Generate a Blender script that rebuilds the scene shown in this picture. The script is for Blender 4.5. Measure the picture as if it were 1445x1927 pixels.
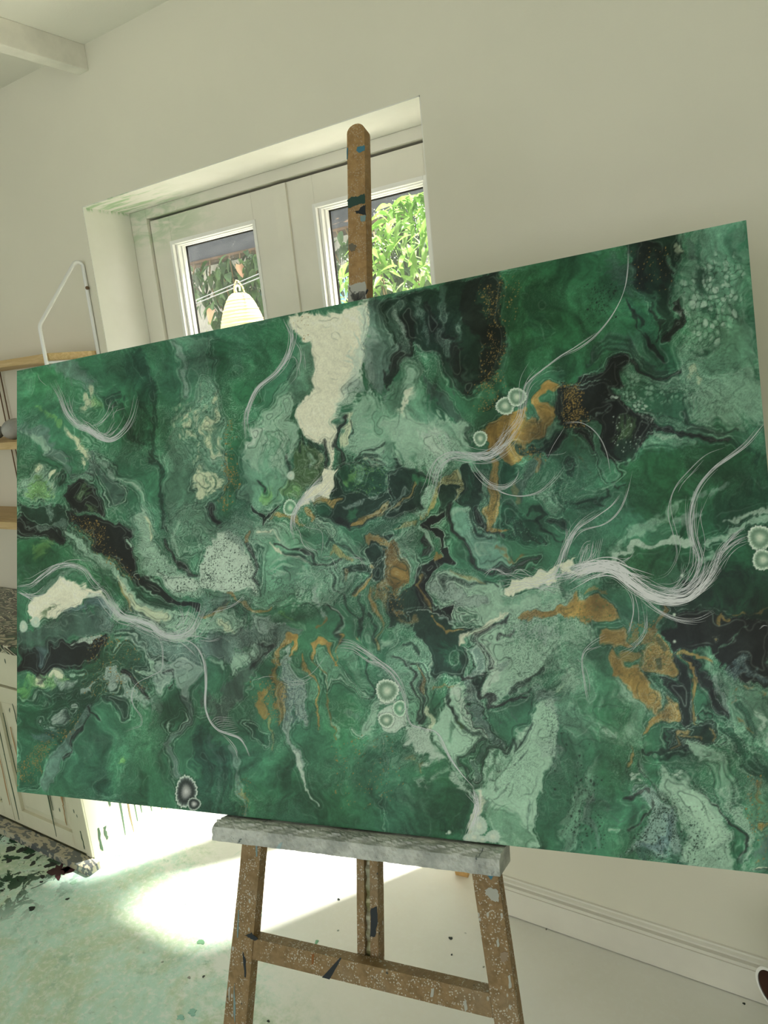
import bpy, bmesh, math, random
import numpy as np
from mathutils import Vector, Matrix

for o in list(bpy.data.objects):
    bpy.data.objects.remove(o, do_unlink=True)
scene = bpy.context.scene
COL = scene.collection
random.seed(7)

# ------------------------------------------------------------------ camera
IMG_W, IMG_H, FPX = 1445.0, 1927.0, 1391.6
YAW, PITCH, ROLL = math.radians(-34.111), math.radians(-11.541), math.radians(-6.031)
EYE = np.array([0.0, 0.0, 1.6])
fw = np.array([math.sin(YAW)*math.cos(PITCH), math.cos(YAW)*math.cos(PITCH), math.sin(PITCH)])
rt = np.cross(fw, [0, 0, 1.0]); rt /= np.linalg.norm(rt)
up = np.cross(rt, fw)
cr, sr = math.cos(ROLL), math.sin(ROLL)
rt, up = cr*rt + sr*up, -sr*rt + cr*up
cam_data = bpy.data.cameras.new('camera')
cam = bpy.data.objects.new('camera', cam_data)
COL.objects.link(cam)
cam_data.sensor_fit = 'VERTICAL'
cam_data.sensor_height = 36.0
cam_data.lens = FPX / IMG_H * 36.0
cam_data.clip_start = 0.02
cam.matrix_world = Matrix(((rt[0], up[0], -fw[0], EYE[0]), (rt[1], up[1], -fw[1], EYE[1]),
                           (rt[2], up[2], -fw[2], EYE[2]), (0, 0, 0, 1)))
scene.camera = cam

# ------------------------------------------------------------------ light
scene.view_settings.view_transform = 'Standard'
scene.view_settings.look = 'None'
scene.view_settings.gamma = 1.0
scene.view_settings.use_curve_mapping = False
scene.view_settings.exposure = EXPOSURE = 1.12

world = bpy.data.worlds.new('daylight')
scene.world = world
world.use_nodes = True
bg = world.node_tree.nodes['Background']
bg.inputs['Color'].default_value = (0.945, 0.962, 0.965, 1)
bg.inputs['Strength'].default_value = 1.0

sun_data = bpy.data.lights.new('sun', 'SUN')
sun = bpy.data.objects.new('sun', sun_data)
COL.objects.link(sun)
sun_data.energy = 17.0
sun_data.angle = math.radians(6.0)
sun_data.color = (1.0, 0.955, 0.87)
sd = Vector((-0.25, -0.315, -0.915)).normalized()      # the way the sunlight travels
sun.rotation_euler = sd.to_track_quat('-Z', 'Y').to_euler()
sun.location = (3, 6, 8)


def portal(name, loc, rot, sx, sy):
    d = bpy.data.lights.new(name, 'AREA')
    d.shape = 'RECTANGLE'; d.size = sx; d.size_y = sy
    d.cycles.is_portal = True
    o = bpy.data.objects.new(name, d); COL.objects.link(o)
    o.location = loc; o.rotation_euler = rot


# ------------------------------------------------------------------ helpers
def srgb(r, g, b):
    def f(v):
        v /= 255.0
        return v/12.92 if v <= 0.04045 else ((v+0.055)/1.055)**2.4
    return (f(r), f(g), f(b))


def ray(x, y):
    return rt*((x-IMG_W/2)/FPX) - up*((y-IMG_H/2)/FPX) + fw


def on_y(x, y, Y):
    r = ray(x, y); return EYE + r*(Y/r[1])


def on_z(x, y, z=0.0):
    r = ray(x, y); return EYE + r*((z-EYE[2])/r[2])


class NT:
    """small node-tree builder"""
    def __init__(self, name, rough=0.6, spec=0.3):
        self.m = bpy.data.materials.new(name)
        self.m.use_nodes = True
        self.t = self.m.node_tree
        self.b = self.t.nodes['Principled BSDF']
        self.b.inputs['Roughness'].default_value = rough
        self.b.inputs['Specular IOR Level'].default_value = spec
        self.co = None

    def n(self, kind, **kw):
        nd = self.t.nodes.new(kind)
        for k, v in kw.items():
            if k.startswith('i_'):
                nd.inputs[k[2:].replace('_', ' ')].default_value = v
            else:
                setattr(nd, k, v)
        return nd

    def l(self, a, b):
        self.t.links.new(a, b)

    def coord(self, scale=(1, 1, 1), rot=(0, 0, 0), obj=True):
        tc = self.n('ShaderNodeTexCoord')
        mp = self.n('ShaderNodeMapping')
        mp.inputs['Scale'].default_value = scale
        mp.inputs['Rotation'].default_value = rot
        self.l(tc.outputs['Object' if obj else 'Generated'], mp.inputs['Vector'])
        return mp.outputs['Vector']

    def noise(self, vec, scale, detail=4, rough=0.55, dist=0.0):
        nd = self.n('ShaderNodeTexNoise')
        nd.inputs['Scale'].default_value = scale
        nd.inputs['Detail'].default_value = detail
        nd.inputs['Roughness'].default_value = rough
        nd.inputs['Distortion'].default_value = dist
        self.l(vec, nd.inputs['Vector'])
        return nd.outputs['Fac']

    def voro(self, vec, scale, out='Distance', rnd=1.0):
        nd = self.n('ShaderNodeTexVoronoi')
        nd.inputs['Scale'].default_value = scale
        nd.inputs['Randomness'].default_value = rnd
        self.l(vec, nd.inputs['Vector'])
        return nd.outputs[out]

    def step(self, val, lo, hi, a=0.0, b=1.0):
        nd = self.n('ShaderNodeMapRange')
        nd.interpolation_type = 'SMOOTHSTEP'
        nd.inputs['From Min'].default_value = lo
        nd.inputs['From Max'].default_value = hi
        nd.inputs['To Min'].default_value = a
        nd.inputs['To Max'].default_value = b
        self.l(val, nd.inputs['Value'])
        return nd.outputs['Result']

    def math(self, op, a, b):
        nd = self.n('ShaderNodeMath', operation=op)
        for i, v in enumerate((a, b)):
            if isinstance(v, (int, float)):
                nd.inputs[i].default_value = v
            else:
                self.l(v, nd.inputs[i])
        return nd.outputs[0]

    def mix(self, fac, a, b):
        nd = self.n('ShaderNodeMix', data_type='RGBA')
        for s, v in ((0, fac), (6, a), (7, b)):
            if isinstance(v, (int, float)):
                nd.inputs[s].default_value = v
            elif isinstance(v, tuple):
                nd.inputs[s].default_value = (*v[:3], 1)
            else:
                self.l(v, nd.inputs[s])
        return nd.outputs[2]

    def color(self, c):
        if isinstance(c, tuple):
            self.b.inputs['Base Color'].default_value = (*c[:3], 1)
        else:
            self.l(c, self.b.inputs['Base Color'])
        return self

    def bump(self, h, strength=0.2, dist=0.002):
        nd = self.n('ShaderNodeBump')
        nd.inputs['Strength'].default_value = strength
        nd.inputs['Distance'].default_value = dist
        self.l(h, nd.inputs['Height'])
        self.l(nd.outputs['Normal'], self.b.inputs['Normal'])
        return self


def painted(name, c, rough=0.6, var=0.06, scale=6.0, spec=0.3, bump=0.15, bs=120.0):
    t = NT(name, rough, spec)
    v = t.coord()
    f = t.noise(v, scale, 5)
    dark = tuple(x*(1-var*2) for x in c)
    lite = tuple(min(1, x*(1+var)) for x in c)
    t.color(t.mix(t.step(f, 0.3, 0.7), dark, lite))
    t.bump(t.noise(v, bs, 3), bump, 0.001)
    return t.m


def link(name, mesh, mat=None, parent=None):
    o = bpy.data.objects.new(name, mesh)
    COL.objects.link(o)
    if mat is not None and not mesh.materials:
        mesh.materials.append(mat)
    if parent is not None:
        o.parent = parent
    return o


def tag(o, label=None, cat=None, group=None, kind=None):
    for k, v in (('label', label), ('category', cat), ('group', group), ('kind', kind)):
        if v is not None:
            o[k] = v
    return o


def empty(name, loc=(0, 0, 0)):
    o = bpy.data.objects.new(name, None)
    COL.objects.link(o)
    o.location = loc
    o.empty_display_size = 0.05
    return o


class MB:
    """collects geometry, then links it as one mesh object"""
    def __init__(self, frame=None):
        self.v, self.f = [], []
        self.frame = frame            # (origin, ex, ey, ez) to place local coordinates

    def P(self, p):
        if self.frame is None:
            return tuple(float(c) for c in p)
        o, a, b, c = self.frame
        q = o + a*p[0] + b*p[1] + c*p[2]
        return tuple(float(c) for c in q)

    def hexa(self, pts):
        i = len(self.v)
        self.v += [self.P(p) for p in pts]
        for q in ((3, 2, 1, 0), (4, 5, 6, 7), (0, 1, 5, 4), (1, 2, 6, 5), (2, 3, 7, 6), (3, 0, 4, 7)):
            self.f.append(tuple(i+k for k in q))
        return self

    def box(self, x0, x1, y0, y1, z0, z1):
        return self.hexa([(x0, y0, z0), (x1, y0, z0), (x1, y1, z0), (x0, y1, z0),
                          (x0, y0, z1), (x1, y0, z1), (x1, y1, z1), (x0, y1, z1)])

    def poly(self, pts):
        i = len(self.v)
        self.v += [self.P(p) for p in pts]
        self.f.append(tuple(range(i, i+len(pts))))
        return self

    def prism(self, outline, lo, hi, axis=2):
        """outline in the two other axes, extruded along axis"""
        n = len(outline); i = len(self.v)
        for h in (lo, hi):
            for a, b in outline:
                p = [a, b]; p.insert(axis, h)
                self.v.append(self.P(p))
        self.f.append(tuple(range(i+n-1, i-1, -1)))
        self.f.append(tuple(range(i+n, i+2*n)))
        for k in range(n):
            j = (k+1) % n
            self.f.append((i+k, i+j, i+n+j, i+n+k))
        return self

    def tube(self, pts, r, seg=10, cap=True):
        pts = [np.array(p, float) for p in pts]
        rs = r if isinstance(r, (list, tuple)) else [r]*len(pts)
        i0 = len(self.v)
        nrm = None
        for k, p in enumerate(pts):
            t = pts[min(k+1, len(pts)-1)] - pts[max(k-1, 0)]
            t /= np.linalg.norm(t) + 1e-12
            if nrm is None:
                nrm = np.cross(t, [0.3, 0.2, 0.93])
                if np.linalg.norm(nrm) < 0.1:
                    nrm = np.cross(t, [1, 0, 0])
            nrm = nrm - t*(nrm @ t); nrm /= np.linalg.norm(nrm)
            bn = np.cross(t, nrm)
            for s in range(seg):
                a = 2*math.pi*s/seg
                self.v.append(self.P(p + (nrm*math.cos(a) + bn*math.sin(a))*rs[k]))
        for k in range(len(pts)-1):
            for s in range(seg):
                a = i0+k*seg+s; b = i0+k*seg+(s+1) % seg
                self.f.append((a, b, b+seg, a+seg))
        if cap:
            self.f.append(tuple(i0+s for s in range(seg-1, -1, -1)))
            e = i0+(len(pts)-1)*seg
            self.f.append(tuple(e+s for s in range(seg)))
        return self

    def build(self, name, mat, parent=None, bevel=0.0, smooth=False, seg=2):
        me = bpy.data.meshes.new(name)
        me.from_pydata(self.v, [], self.f)
        bm = bmesh.new(); bm.from_mesh(me)
        if bevel > 0:
            bmesh.ops.bevel(bm, geom=[e for e in bm.edges if len(e.link_faces) == 2 and e.calc_face_angle(0) > 0.5],
                            offset=bevel, segments=seg, profile=0.7, affect='EDGES', clamp_overlap=True)
        bmesh.ops.recalc_face_normals(bm, faces=bm.faces)
        for f in bm.faces:
            f.smooth = smooth
        bm.to_mesh(me); bm.free()
        return link(name, me, mat, parent)


# ------------------------------------------------------------------ materials
WALLC = (0.805, 0.77, 0.64)


def wall_material(name, c, rough=0.75):
    t = NT(name, rough, 0.2)
    v = t.coord()
    f = t.noise(v, 2.2, 5)
    col = t.mix(t.step(f, 0.3, 0.72), tuple(x*0.955 for x in c), c)
    # sparse little scuffs and specks
    s = t.voro(v, 4.2)
    m = t.math('MULTIPLY', t.step(s, 0.028, 0.016), t.step(t.noise(v, 1.7, 2), 0.50, 0.56))
    col = t.mix(t.math('MULTIPLY', m, 0.75), col, srgb(70, 72, 62))
    t.color(col)
    t.bump(t.noise(v, 160, 4), 0.25, 0.0012)
    return t.m


M_wall = wall_material('wall_paint', WALLC)
M_ceil = wall_material('ceiling_paint', (0.82, 0.80, 0.71))
M_trim = painted('trim_paint', (0.80, 0.77, 0.67), 0.45, 0.03, 5, 0.4, 0.06)


def reveal_material():
    """white reveal with a smear of green paint in the upper left corner"""
    t = NT('reveal_paint', 0.6, 0.25)
    v = t.coord()
    base = t.mix(t.step(t.noise(v, 5, 4), 0.3, 0.7), (0.80, 0.785, 0.70), (0.86, 0.845, 0.77))
    tc = t.n('ShaderNodeTexCoord')
    sep = t.n('ShaderNodeSeparateXYZ'); t.l(tc.outputs['Object'], sep.inputs[0])
    mx = t.step(sep.outputs['X'], -1.78, -2.14)
    mz = t.step(sep.outputs['Z'], 2.185, 2.197)
    sm = t.step(t.noise(t.coord((1.6, 9.0, 4.0)), 5, 6, 0.6, 0.8), 0.46, 0.62)
    m = t.math('MULTIPLY', t.math('MULTIPLY', mx, mz), sm)
    t.color(t.mix(t.math('MULTIPLY', m, 0.75), base, srgb(150, 190, 135)))
    t.bump(t.noise(v, 130, 3), 0.15, 0.001)
    return t.m


M_reveal = reveal_material()


def floor_material():
    """white painted boards with a worn green paint wash, splatter and specks"""
    t = NT('painted_floor', 0.55, 0.25)
    v = t.coord()
    tc = t.n('ShaderNodeTexCoord')
    sep = t.n('ShaderNodeSeparateXYZ'); t.l(tc.outputs['Object'], sep.inputs[0])
    X, Y = sep.outputs['X'], sep.outputs['Y']
    base = t.mix(t.step(t.noise(v, 3.0, 5), 0.3, 0.7), (0.82, 0.805, 0.735), (0.87, 0.86, 0.80))
    # worn green wash: strong towards the working corner in front of the cabinet
    d = t.math('ADD', t.math('MULTIPLY', X, -0.55), t.math('MULTIPLY', Y, -1.0))
    reg = t.step(d, -0.75, 0.15)
    warp = t.noise(v, 3.5, 6, 0.65, 0.5)
    n1 = t.noise(v, 7.0, 12, 0.74, 0.35)
    n2 = t.noise(t.coord((1, 1.6, 1), (0, 0, 0.6)), 26, 9, 0.75, 0.25)
    mixn = t.math('ADD', t.math('MULTIPLY', n1, 0.62), t.math('MULTIPLY', n2, 0.38))
    thr = t.math('ADD', mixn, t.math('MULTIPLY', reg, 0.20))
    w = t.math('MULTIPLY', t.step(thr, 0.51, 0.64), t.step(reg, 0.0, 0.5))
    w = t.math('MULTIPLY', w, 0.85)
    gcol = t.mix(t.step(warp, 0.42, 0.58), srgb(186, 224, 208), srgb(184, 206, 172))
    gcol = t.mix(t.math('MULTIPLY', t.step(n1, 0.52, 0.68), 0.7), gcol, srgb(122, 174, 152))
    gcol = t.mix(t.math('MULTIPLY', t.step(n2, 0.56, 0.70), 0.5), gcol, srgb(98, 132, 112))
    col = t.mix(t.math('MULTIPLY', reg, 0.6), base, srgb(204, 232, 222))
    col = t.mix(w, col, gcol)
    # worn-through pale spots
    col = t.mix(t.math('MULTIPLY', t.step(t.noise(v, 55, 8, 0.75, 0.3), 0.46, 0.66), 0.6), col, (0.86, 0.855, 0.80))
    # scattered teal scrapes over the cleaner boards
    sc = t.step(t.noise(t.coord((3.0, 1.0, 1.0), (0, 0, -0.5)), 5.5, 8, 0.7, 0.5), 0.64, 0.72)
    lim = t.step(X, -0.75, -1.45)
    col = t.mix(t.math('MULTIPLY', t.math('MULTIPLY', sc, lim), 0.6), col, srgb(160, 200, 180))
    # dark green puddles right in front of the cabinet
    px_ = t.math('MULTIPLY', t.step(X, -2.10, -2.42), t.step(Y, 0.86, 1.05))
    pd = t.step(t.noise(v, 15, 6, 0.6, 0.8), 0.52, 0.55)
    col = t.mix(t.math('MULTIPLY', px_, pd), col, srgb(45, 75, 55))
    pk = t.step(t.noise(t.coord((1, 2, 1), (0, 0, 0.4)), 28, 4, 0.6, 0.6), 0.63, 0.65)
    col = t.mix(t.math('MULTIPLY', px_, pk), col, srgb(28, 36, 32))
    # small specks everywhere
    s = t.voro(v, 16)
    m = t.math('MULTIPLY', t.step(s, 0.075, 0.05), t.step(t.noise(v, 5.0, 2), 0.54, 0.58))
    col = t.mix(t.math('MULTIPLY', m, 0.7), col, srgb(92, 112, 96))
    t.color(col)
    t.bump(t.noise(v, 45, 6), 0.3, 0.002)
    return t.m


M_floor = floor_material()

# ------------------------------------------------------------------ the room
WY = 1.684                      # face of the back wall
RX0, RX1, RZ = -2.222, -0.914, 2.202   # door recess
RD = 0.19
CEIL = 2.65
XL, XR, YB = -3.7, 1.7, -3.0    # left wall, right wall, glazed wall behind the camera

m = MB()
m.poly([(XL, YB, 0), (XR, YB, 0), (XR, WY+0.32, 0), (XL, WY+0.32, 0)])
floor = tag(m.build('floor', M_floor), 'white painted studio floor washed and splashed with green paint', kind='structure')
m = MB(); m.box(XL-0.2, XR+0.2, YB-0.2, WY+0.3, CEIL, CEIL+0.12)
tag(m.build('ceiling', M_ceil), 'off white ceiling above the studio', kind='structure')

T = 0.30
m = MB()
m.box(XL-0.2, RX0, WY, WY+T, 0, CEIL)
m.box(RX1, XR+0.2, WY, WY+T, 0, CEIL)
m.box(RX0, RX1, WY, WY+T, RZ, CEIL)
wall = tag(m.build('wall_back', M_wall), 'off white studio wall with the door recess', kind='structure')
m = MB()
e = 0.003
m.box(RX0, RX0+e, WY+0.001, WY+RD, 0, RZ)
m.box(RX1-e, RX1, WY+0.001, WY+RD, 0, RZ)
m.box(RX0, RX1, WY+0.001, WY+RD, RZ-e, RZ)
tag(m.build('trim_1', M_reveal), 'white plastered reveal around the glazed doors, smeared with green paint', kind='structure')
m = MB(); m.box(XL-0.2, XL, YB, WY, 0, CEIL)
tag(m.build('wall_left', M_wall), 'off white side wall', kind='structure')
m = MB(); m.box(XR, XR+0.2, YB, WY, 0, CEIL)
tag(m.build('wall_right', M_wall), 'off white side wall', kind='structure')
# glazed wall behind the camera: low sill wall, lintel and mullions, open to the sky
m = MB()
m.box(XL, XR, YB-0.15, YB, 0, 0.45)
m.box(XL, XR, YB-0.15, YB, 2.5, CEIL)
for k in range(6):
    x = XL + (XR-XL)*k/5
    m.box(x-0.035, x+0.035, YB-0.13, YB-0.03, 0.45, 2.5)
tag(m.build('wall_front', M_trim), 'low sill wall and mullions of the wide studio glazing', kind='structure')
portal('studio_glazing_daylight', ((XL+XR)/2, YB-0.2, 1.48), (math.radians(90), 0, 0), XR-XL, 2.1)
portal('glazed_door_daylight', (-1.568, WY+0.34, 1.1), (math.radians(-90), 0, 0), 1.2, 2.1)

# ceiling beam running to the wall
m = MB(); m.box(-2.123, -2.073, YB, WY, 2.576, CEIL)
tag(m.build('trim_2', painted('beam_paint', (0.84, 0.815, 0.72), 0.6, 0.05, 9, 0.25, 0.3), bevel=0.003),
    'white painted ceiling beam ending at the wall', kind='structure')

# skirting with a moulded top
prof = [(0, 0.0025), (-0.018, 0.0025), (-0.018, 0.085), (-0.0150, 0.0855), (-0.0150, 0.0885), (-0.0175, 0.0892), (-0.0165, 0.096), (-0.008, 0.0985),
        (-0.008, 0.1020), (-0.0135, 0.1035), (-0.0130, 0.1085), (-0.007, 0.1130), (-0.0050, 0.117), (0, 0.118)]
def skirting(x0, x1, name, lab):
    mm = MB(); n = len(prof)
    for x in (x0, x1):
        for a, b in prof:
            mm.v.append((x, WY+a, b))
    for k in range(n-1):
        mm.f.append((k, k+1, n+k+1, n+k))
    mm.f.append(tuple(range(n))); mm.f.append(tuple(range(2*n-1, n-1, -1)))
    tag(mm.build(name, M_trim), lab, kind='structure')
skirting(RX1+0.0, XR, 'baseboard_back', 'off white moulded skirting board along the wall')

# doors --------------------------------------------------------------
M_door = painted('door_paint', (0.78, 0.75, 0.645), 0.5, 0.03, 4, 0.35, 0.08)


def door_green():
    t = NT('door_paint_smeared', 0.5, 0.35)
    v = t.coord()
    base = t.mix(t.step(t.noise(v, 4, 4), 0.3, 0.7), (0.74, 0.71, 0.61), (0.79, 0.76, 0.66))
    tc = t.n('ShaderNodeTexCoord')
    sep = t.n('ShaderNodeSeparateXYZ'); t.l(tc.outputs['Object'], sep.inputs[0])
    mz = t.step(sep.outputs['Z'], 2.02, 2.13)
    mx = t.step(sep.outputs['X'], -1.72, -2.05)
    sm = t.step(t.noise(t.coord((1.5, 6, 5)), 6, 6, 0.6, 1.0), 0.36, 0.62)
    mm = t.math('MULTIPLY', t.math('MULTIPLY', mx, mz), sm)
    t.color(t.mix(t.math('MULTIPLY', mm, 0.55), base, srgb(150, 185, 140)))
    return t.m


M_doorg = door_green()
M_bead = painted('white_bead', (0.86, 0.85, 0.80), 0.4, 0.02, 4, 0.4, 0.03)
M_gap = NT('dark_gap', 0.8, 0.1).color((0.03, 0.028, 0.025)).m


def pane_material(specks):
    t = NT('door_glass', 0.05, 0.5)
    out = t.t.nodes['Material Output']
    tr = t.n('ShaderNodeBsdfTransparent'); tr.inputs[0].default_value = (0.97, 0.985, 0.98, 1)
    gl = t.n('ShaderNodeBsdfGlossy'); gl.inputs['Roughness'].default_value = 0.02
    mx = t.n('ShaderNodeMixShader'); mx.inputs[0].default_value = 0.04
    t.l(tr.outputs[0], mx.inputs[1]); t.l(gl.outputs[0], mx.inputs[2])
    df = t.n('ShaderNodeBsdfTranslucent'); df.inputs[0].default_value = (0.9, 0.92, 0.9, 1)
    v = t.coord()
    d = t.step(t.voro(v, 120), 0.26, 0.14)
    d = t.math('MULTIPLY', d, t.step(t.noise(v, 22, 3), 0.50, 0.60))
    haze = t.math('ADD', t.math('MULTIPLY', d, specks*0.5), 0.008)
    m2 = t.n('ShaderNodeMixShader')
    t.l(haze, m2.inputs[0]); t.l(mx.outputs[0], m2.inputs[1]); t.l(df.outputs[0], m2.inputs[2])
    t.l(m2.outputs[0], out.inputs['Surface'])
    return t.m


FY = WY + RD
# frame lining the recess (jambs + head), standing a little proud of the leaves
m = MB()
LX0, LX1, LZ = -2.137, -0.990, 2.162
m.box(RX0+e, LX0, FY, FY+0.09, 0.0, RZ-e)
m.box(LX1, RX1-e, FY, FY+0.09, 0.0, RZ-e)
m.box(LX0, LX1, FY, FY+0.09, LZ+0.004, RZ-e)
tag(m.build('trim_3', M_doorg, bevel=0.003), 'cream door frame around the pair of glazed doors', kind='structure')
m = MB(); m.box(LX0, LX1, FY+0.05, FY+0.085, LZ-0.012, LZ+0.004)
tag(m.build('trim_4', M_gap), 'dark draught gap above the glazed doors', kind='structure')


def leaf(name, x0, x1, ox0, ox1, oz0, oz1, mat, specks, label, strip=None):
    y0, y1 = FY+0.012, FY+0.070
    m = MB()
    m.box(x0, ox0, y0, y1, 0.012, LZ-0.004)
    m.box(ox1, x1, y0, y1, 0.012, LZ-0.004)
    m.box(ox0, ox1, y0, y1, oz1, LZ-0.004)
    m.box(ox0, ox1, y0, y1, 0.012, oz0)
    root = tag(m.build(name, mat, bevel=0.002), label, kind='structure')
    # stepped white glazing beads, each a rectangular frame
    for k, (ins, ya, yb) in enumerate(((0.0, y0-0.004, y0+0.010), (0.004, y0+0.010, y0+0.026), (0.009, y0+0.026, y0+0.044))):
        mm = MB(); w = 0.012 if k == 0 else 0.010
        a0, a1, b0, b1 = ox0+ins-(0.008 if k == 0 else 0), ox1-ins+(0.008 if k == 0 else 0), oz0+ins, oz1-ins*0.4+(0.008 if k == 0 else 0)
        mm.box(a0, a0+w, ya, yb, b0, b1); mm.box(a1-w, a1, ya, yb, b0, b1)
        wt = w if k == 0 else 0.006
        mm.box(a0+w, a1-w, ya, yb, b1-wt, b1); mm.box(a0+w, a1-w, ya, yb, b0, b0+w)
        mm.build('glazing_bead', M_bead, root, bevel=0.0015)
    mm = MB(); g = 0.0185
    ya, yb = y0+0.042, y0+0.047
    a0, a1, b0, b1 = ox0+g, ox1-g, oz0+g, oz1-0.009
    w = 0.004
    mm.box(a0, a0+w, ya, yb, b0, b1); mm.box(a1-w, a1, ya, yb, b0, b1)
    mm.box(a0+w, a1-w, ya, yb, b1-w, b1); mm.box(a0+w, a1-w, ya, yb, b0, b0+w)
    mm.build('rubber_seal', M_gap, root)
    mm = MB(); mm.box(ox0+0.012, ox1-0.012, y0+0.047, y0+0.051, oz0+0.012, oz1-0.006)
    p = mm.build('glass_pane', pane_material(specks), root)
    if strip:
        mm = MB(); mm.box(strip[0], strip[1], y0-0.008, y0, 0.012, LZ-0.006)
        mm.build('meeting_strip', mat, root, bevel=0.0015)
    return root


leaf('door_1', LX0+0.003, -1.5635, -2.039, -1.657, 0.14, 2.068, M_doorg, 0.20, 'left leaf of the cream glazed double door, hazy glass')
leaf('door_2', -1.5605, LX1-0.003, -1.410, -1.030, 0.14, 2.068, M_door, 0.75, 'right leaf of the cream glazed double door, glass speckled with drops', strip=(-1.5605, -1.507))

# ------------------------------------------------------------------ outside
M_patio = painted('patio_stone', (0.66, 0.64, 0.57), 0.8, 0.08, 3, 0.2, 0.4, 20)
m = MB(); m.box(-8, 4, WY+0.33, 9.0, -0.12, -0.02)
tag(m.build('patio', M_patio), 'sunlit pale patio paving outside the glazed doors', 'patio', kind='structure')
t = NT('pale_rubble', 0.9, 0.1)
v = t.coord()
c = t.mix(t.step(t.noise(v, 6, 6, 0.65), 0.35, 0.65), (0.34, 0.33, 0.28), (0.52, 0.50, 0.44))
c = t.mix(t.step(t.noise(v, 14, 4), 0.6, 0.66), c, (0.30, 0.36, 0.16))
t.color(c).bump(t.noise(v, 12, 6), 0.6, 0.03)
m = MB(); m.box(-9, 3.5, 5.2, 5.5, -0.02, 2.62)
tag(m.build('garden_wall', t.m), 'pale rough garden wall behind the hanging leaves', 'wall', kind='structure')
t = NT('slate_beam', 0.7, 0.3)
v = t.coord()
c = t.mix(t.step(t.noise(t.coord((0.4, 1, 1)), 8, 6), 0.3, 0.7), srgb(52, 56, 66), srgb(78, 81, 90))
tw = t.math('MULTIPLY', t.step(t.noise(t.coord((0.5, 1, 1.6)), 9, 3, 0.5, 2.5), 0.60, 0.63), t.step(t.noise(v, 2.2, 2), 0.46, 0.56))
c = t.mix(tw, c, srgb(205, 165, 135))
t.color(c)
FZ = 2.226
m = MB(); m.box(-6.5, 2.5, 3.0, 3.12, FZ, FZ+0.42)
tag(m.build('pergola_beam', t.m, bevel=0.004), 'slate grey pergola beam across the top of the glazed doors', 'beam')
m = MB(); m.box(-8.5, 3.4, 4.25, 5.55, 2.622, 2.68)  # unseen roof slab, added to keep the backdrop behind the vines dark
tag(m.build('shading_roof', painted('shading_roof_grey', srgb(96, 98, 102), 0.9, 0.1, 5)), 'unseen flat grey roof added to shade the garden wall behind the slate beam', 'roof')
m = MB(); m.box(-6.5, 2.5, 2.985, 3.11, FZ-0.014, FZ-0.002)
tag(m.build('pergola_batten', painted('brown_batten', srgb(92, 74, 62), 0.8, 0.15, 14)), 'thin brown batten under the slate grey pergola beam', 'batten')
# blue painted shed panel between basket and shrub
m = MB()
m.box(-3.30, -2.57, 3.62, 3.68, -0.02, 2.11)
tag(m.build('blue_board', painted('blue_board_paint', srgb(120, 190, 215), 0.6, 0.08, 5, 0.3, 0.2), bevel=0.004),
    'weathered light blue board standing behind the straw basket', 'board')


def leaf_mesh(name, L, W, fold=0.25, droop=0.35, n=7, heart=False):
    v, f = [], []
    for k in range(n+1):
        s = k/n
        w = W*(math.sin(math.pi*min(1, s*0.94+0.06))**0.75)*(1-0.35*s) if not heart else W*(1.25*(1-s)**0.8*(s+0.10)**0.35)
        if k == n:
            w = 0.001
        y = L*s; z = -droop*L*s*s
        for q in (-1, -0.5, 0, 0.5, 1):
            v.append((q*w, y + (-0.10*L*abs(q) if heart and k == 0 else 0), z + fold*w*abs(q)))
    for k in range(n):
        for q in range(4):
            a = k*5+q
            f.append((a, a+1, a+6, a+5))
    me = bpy.data.meshes.new(name)
    me.from_pydata(v, [], f)
    for p in me.polygons:
        p.use_smooth = True
    return me


def leaf_material(name, c, c2, tl=0.35):
    t = NT(name, 0.45, 0.35)
    v = t.coord()
    col = t.mix(t.step(t.noise(v, 14, 4), 0.35, 0.65), c, c2)
    info = t.n('ShaderNodeObjectInfo')
    hsv = t.n('ShaderNodeHueSaturation')
    t.l(col, hsv.inputs['Color'])
    t.l(t.step(info.outputs['Random'], 0, 1, 0.70, 1.25), hsv.inputs['Value'])
    t.color(hsv.outputs[0])
    out = t.t.nodes['Material Output']
    ts = t.n('ShaderNodeBsdfTranslucent'); t.l(hsv.outputs[0], ts.inputs[0])
    mx = t.n('ShaderNodeMixShader'); mx.inputs[0].default_value = tl
    t.l(t.b.outputs[0], mx.inputs[1]); t.l(ts.outputs[0], mx.inputs[2])
    t.l(mx.outputs[0], out.inputs['Surface'])
    return t.m


M_ivy = leaf_material('ivy_leaf', srgb(46, 76, 40), srgb(88, 122, 70), 0.2)
M_shrub = leaf_material('shrub_leaf', srgb(120, 165, 70), srgb(182, 208, 140), 0.5)
M_dry = leaf_material('withered_leaf', srgb(210, 165, 138), srgb(226, 190, 162), 0.3)
M_stem = painted('stem_bark', srgb(110, 92, 62), 0.8, 0.15, 20)

ivy_me = [leaf_mesh('ivy_leaf_a', 0.075, 0.021, 0.3, 0.35, 5), leaf_mesh('ivy_leaf_b', 0.060, 0.021, 0.2, 0.5, 5, heart=True)]
shrub_me = [leaf_mesh('shrub_leaf_a', 0.062, 0.0115, 0.35, 0.45, 5), leaf_mesh('shrub_leaf_b', 0.070, 0.0125, 0.3, 0.7, 5)]
dry_me = [leaf_mesh('dry_leaf_a', 0.06, 0.032, 0.7, 0.6, heart=True)]


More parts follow.
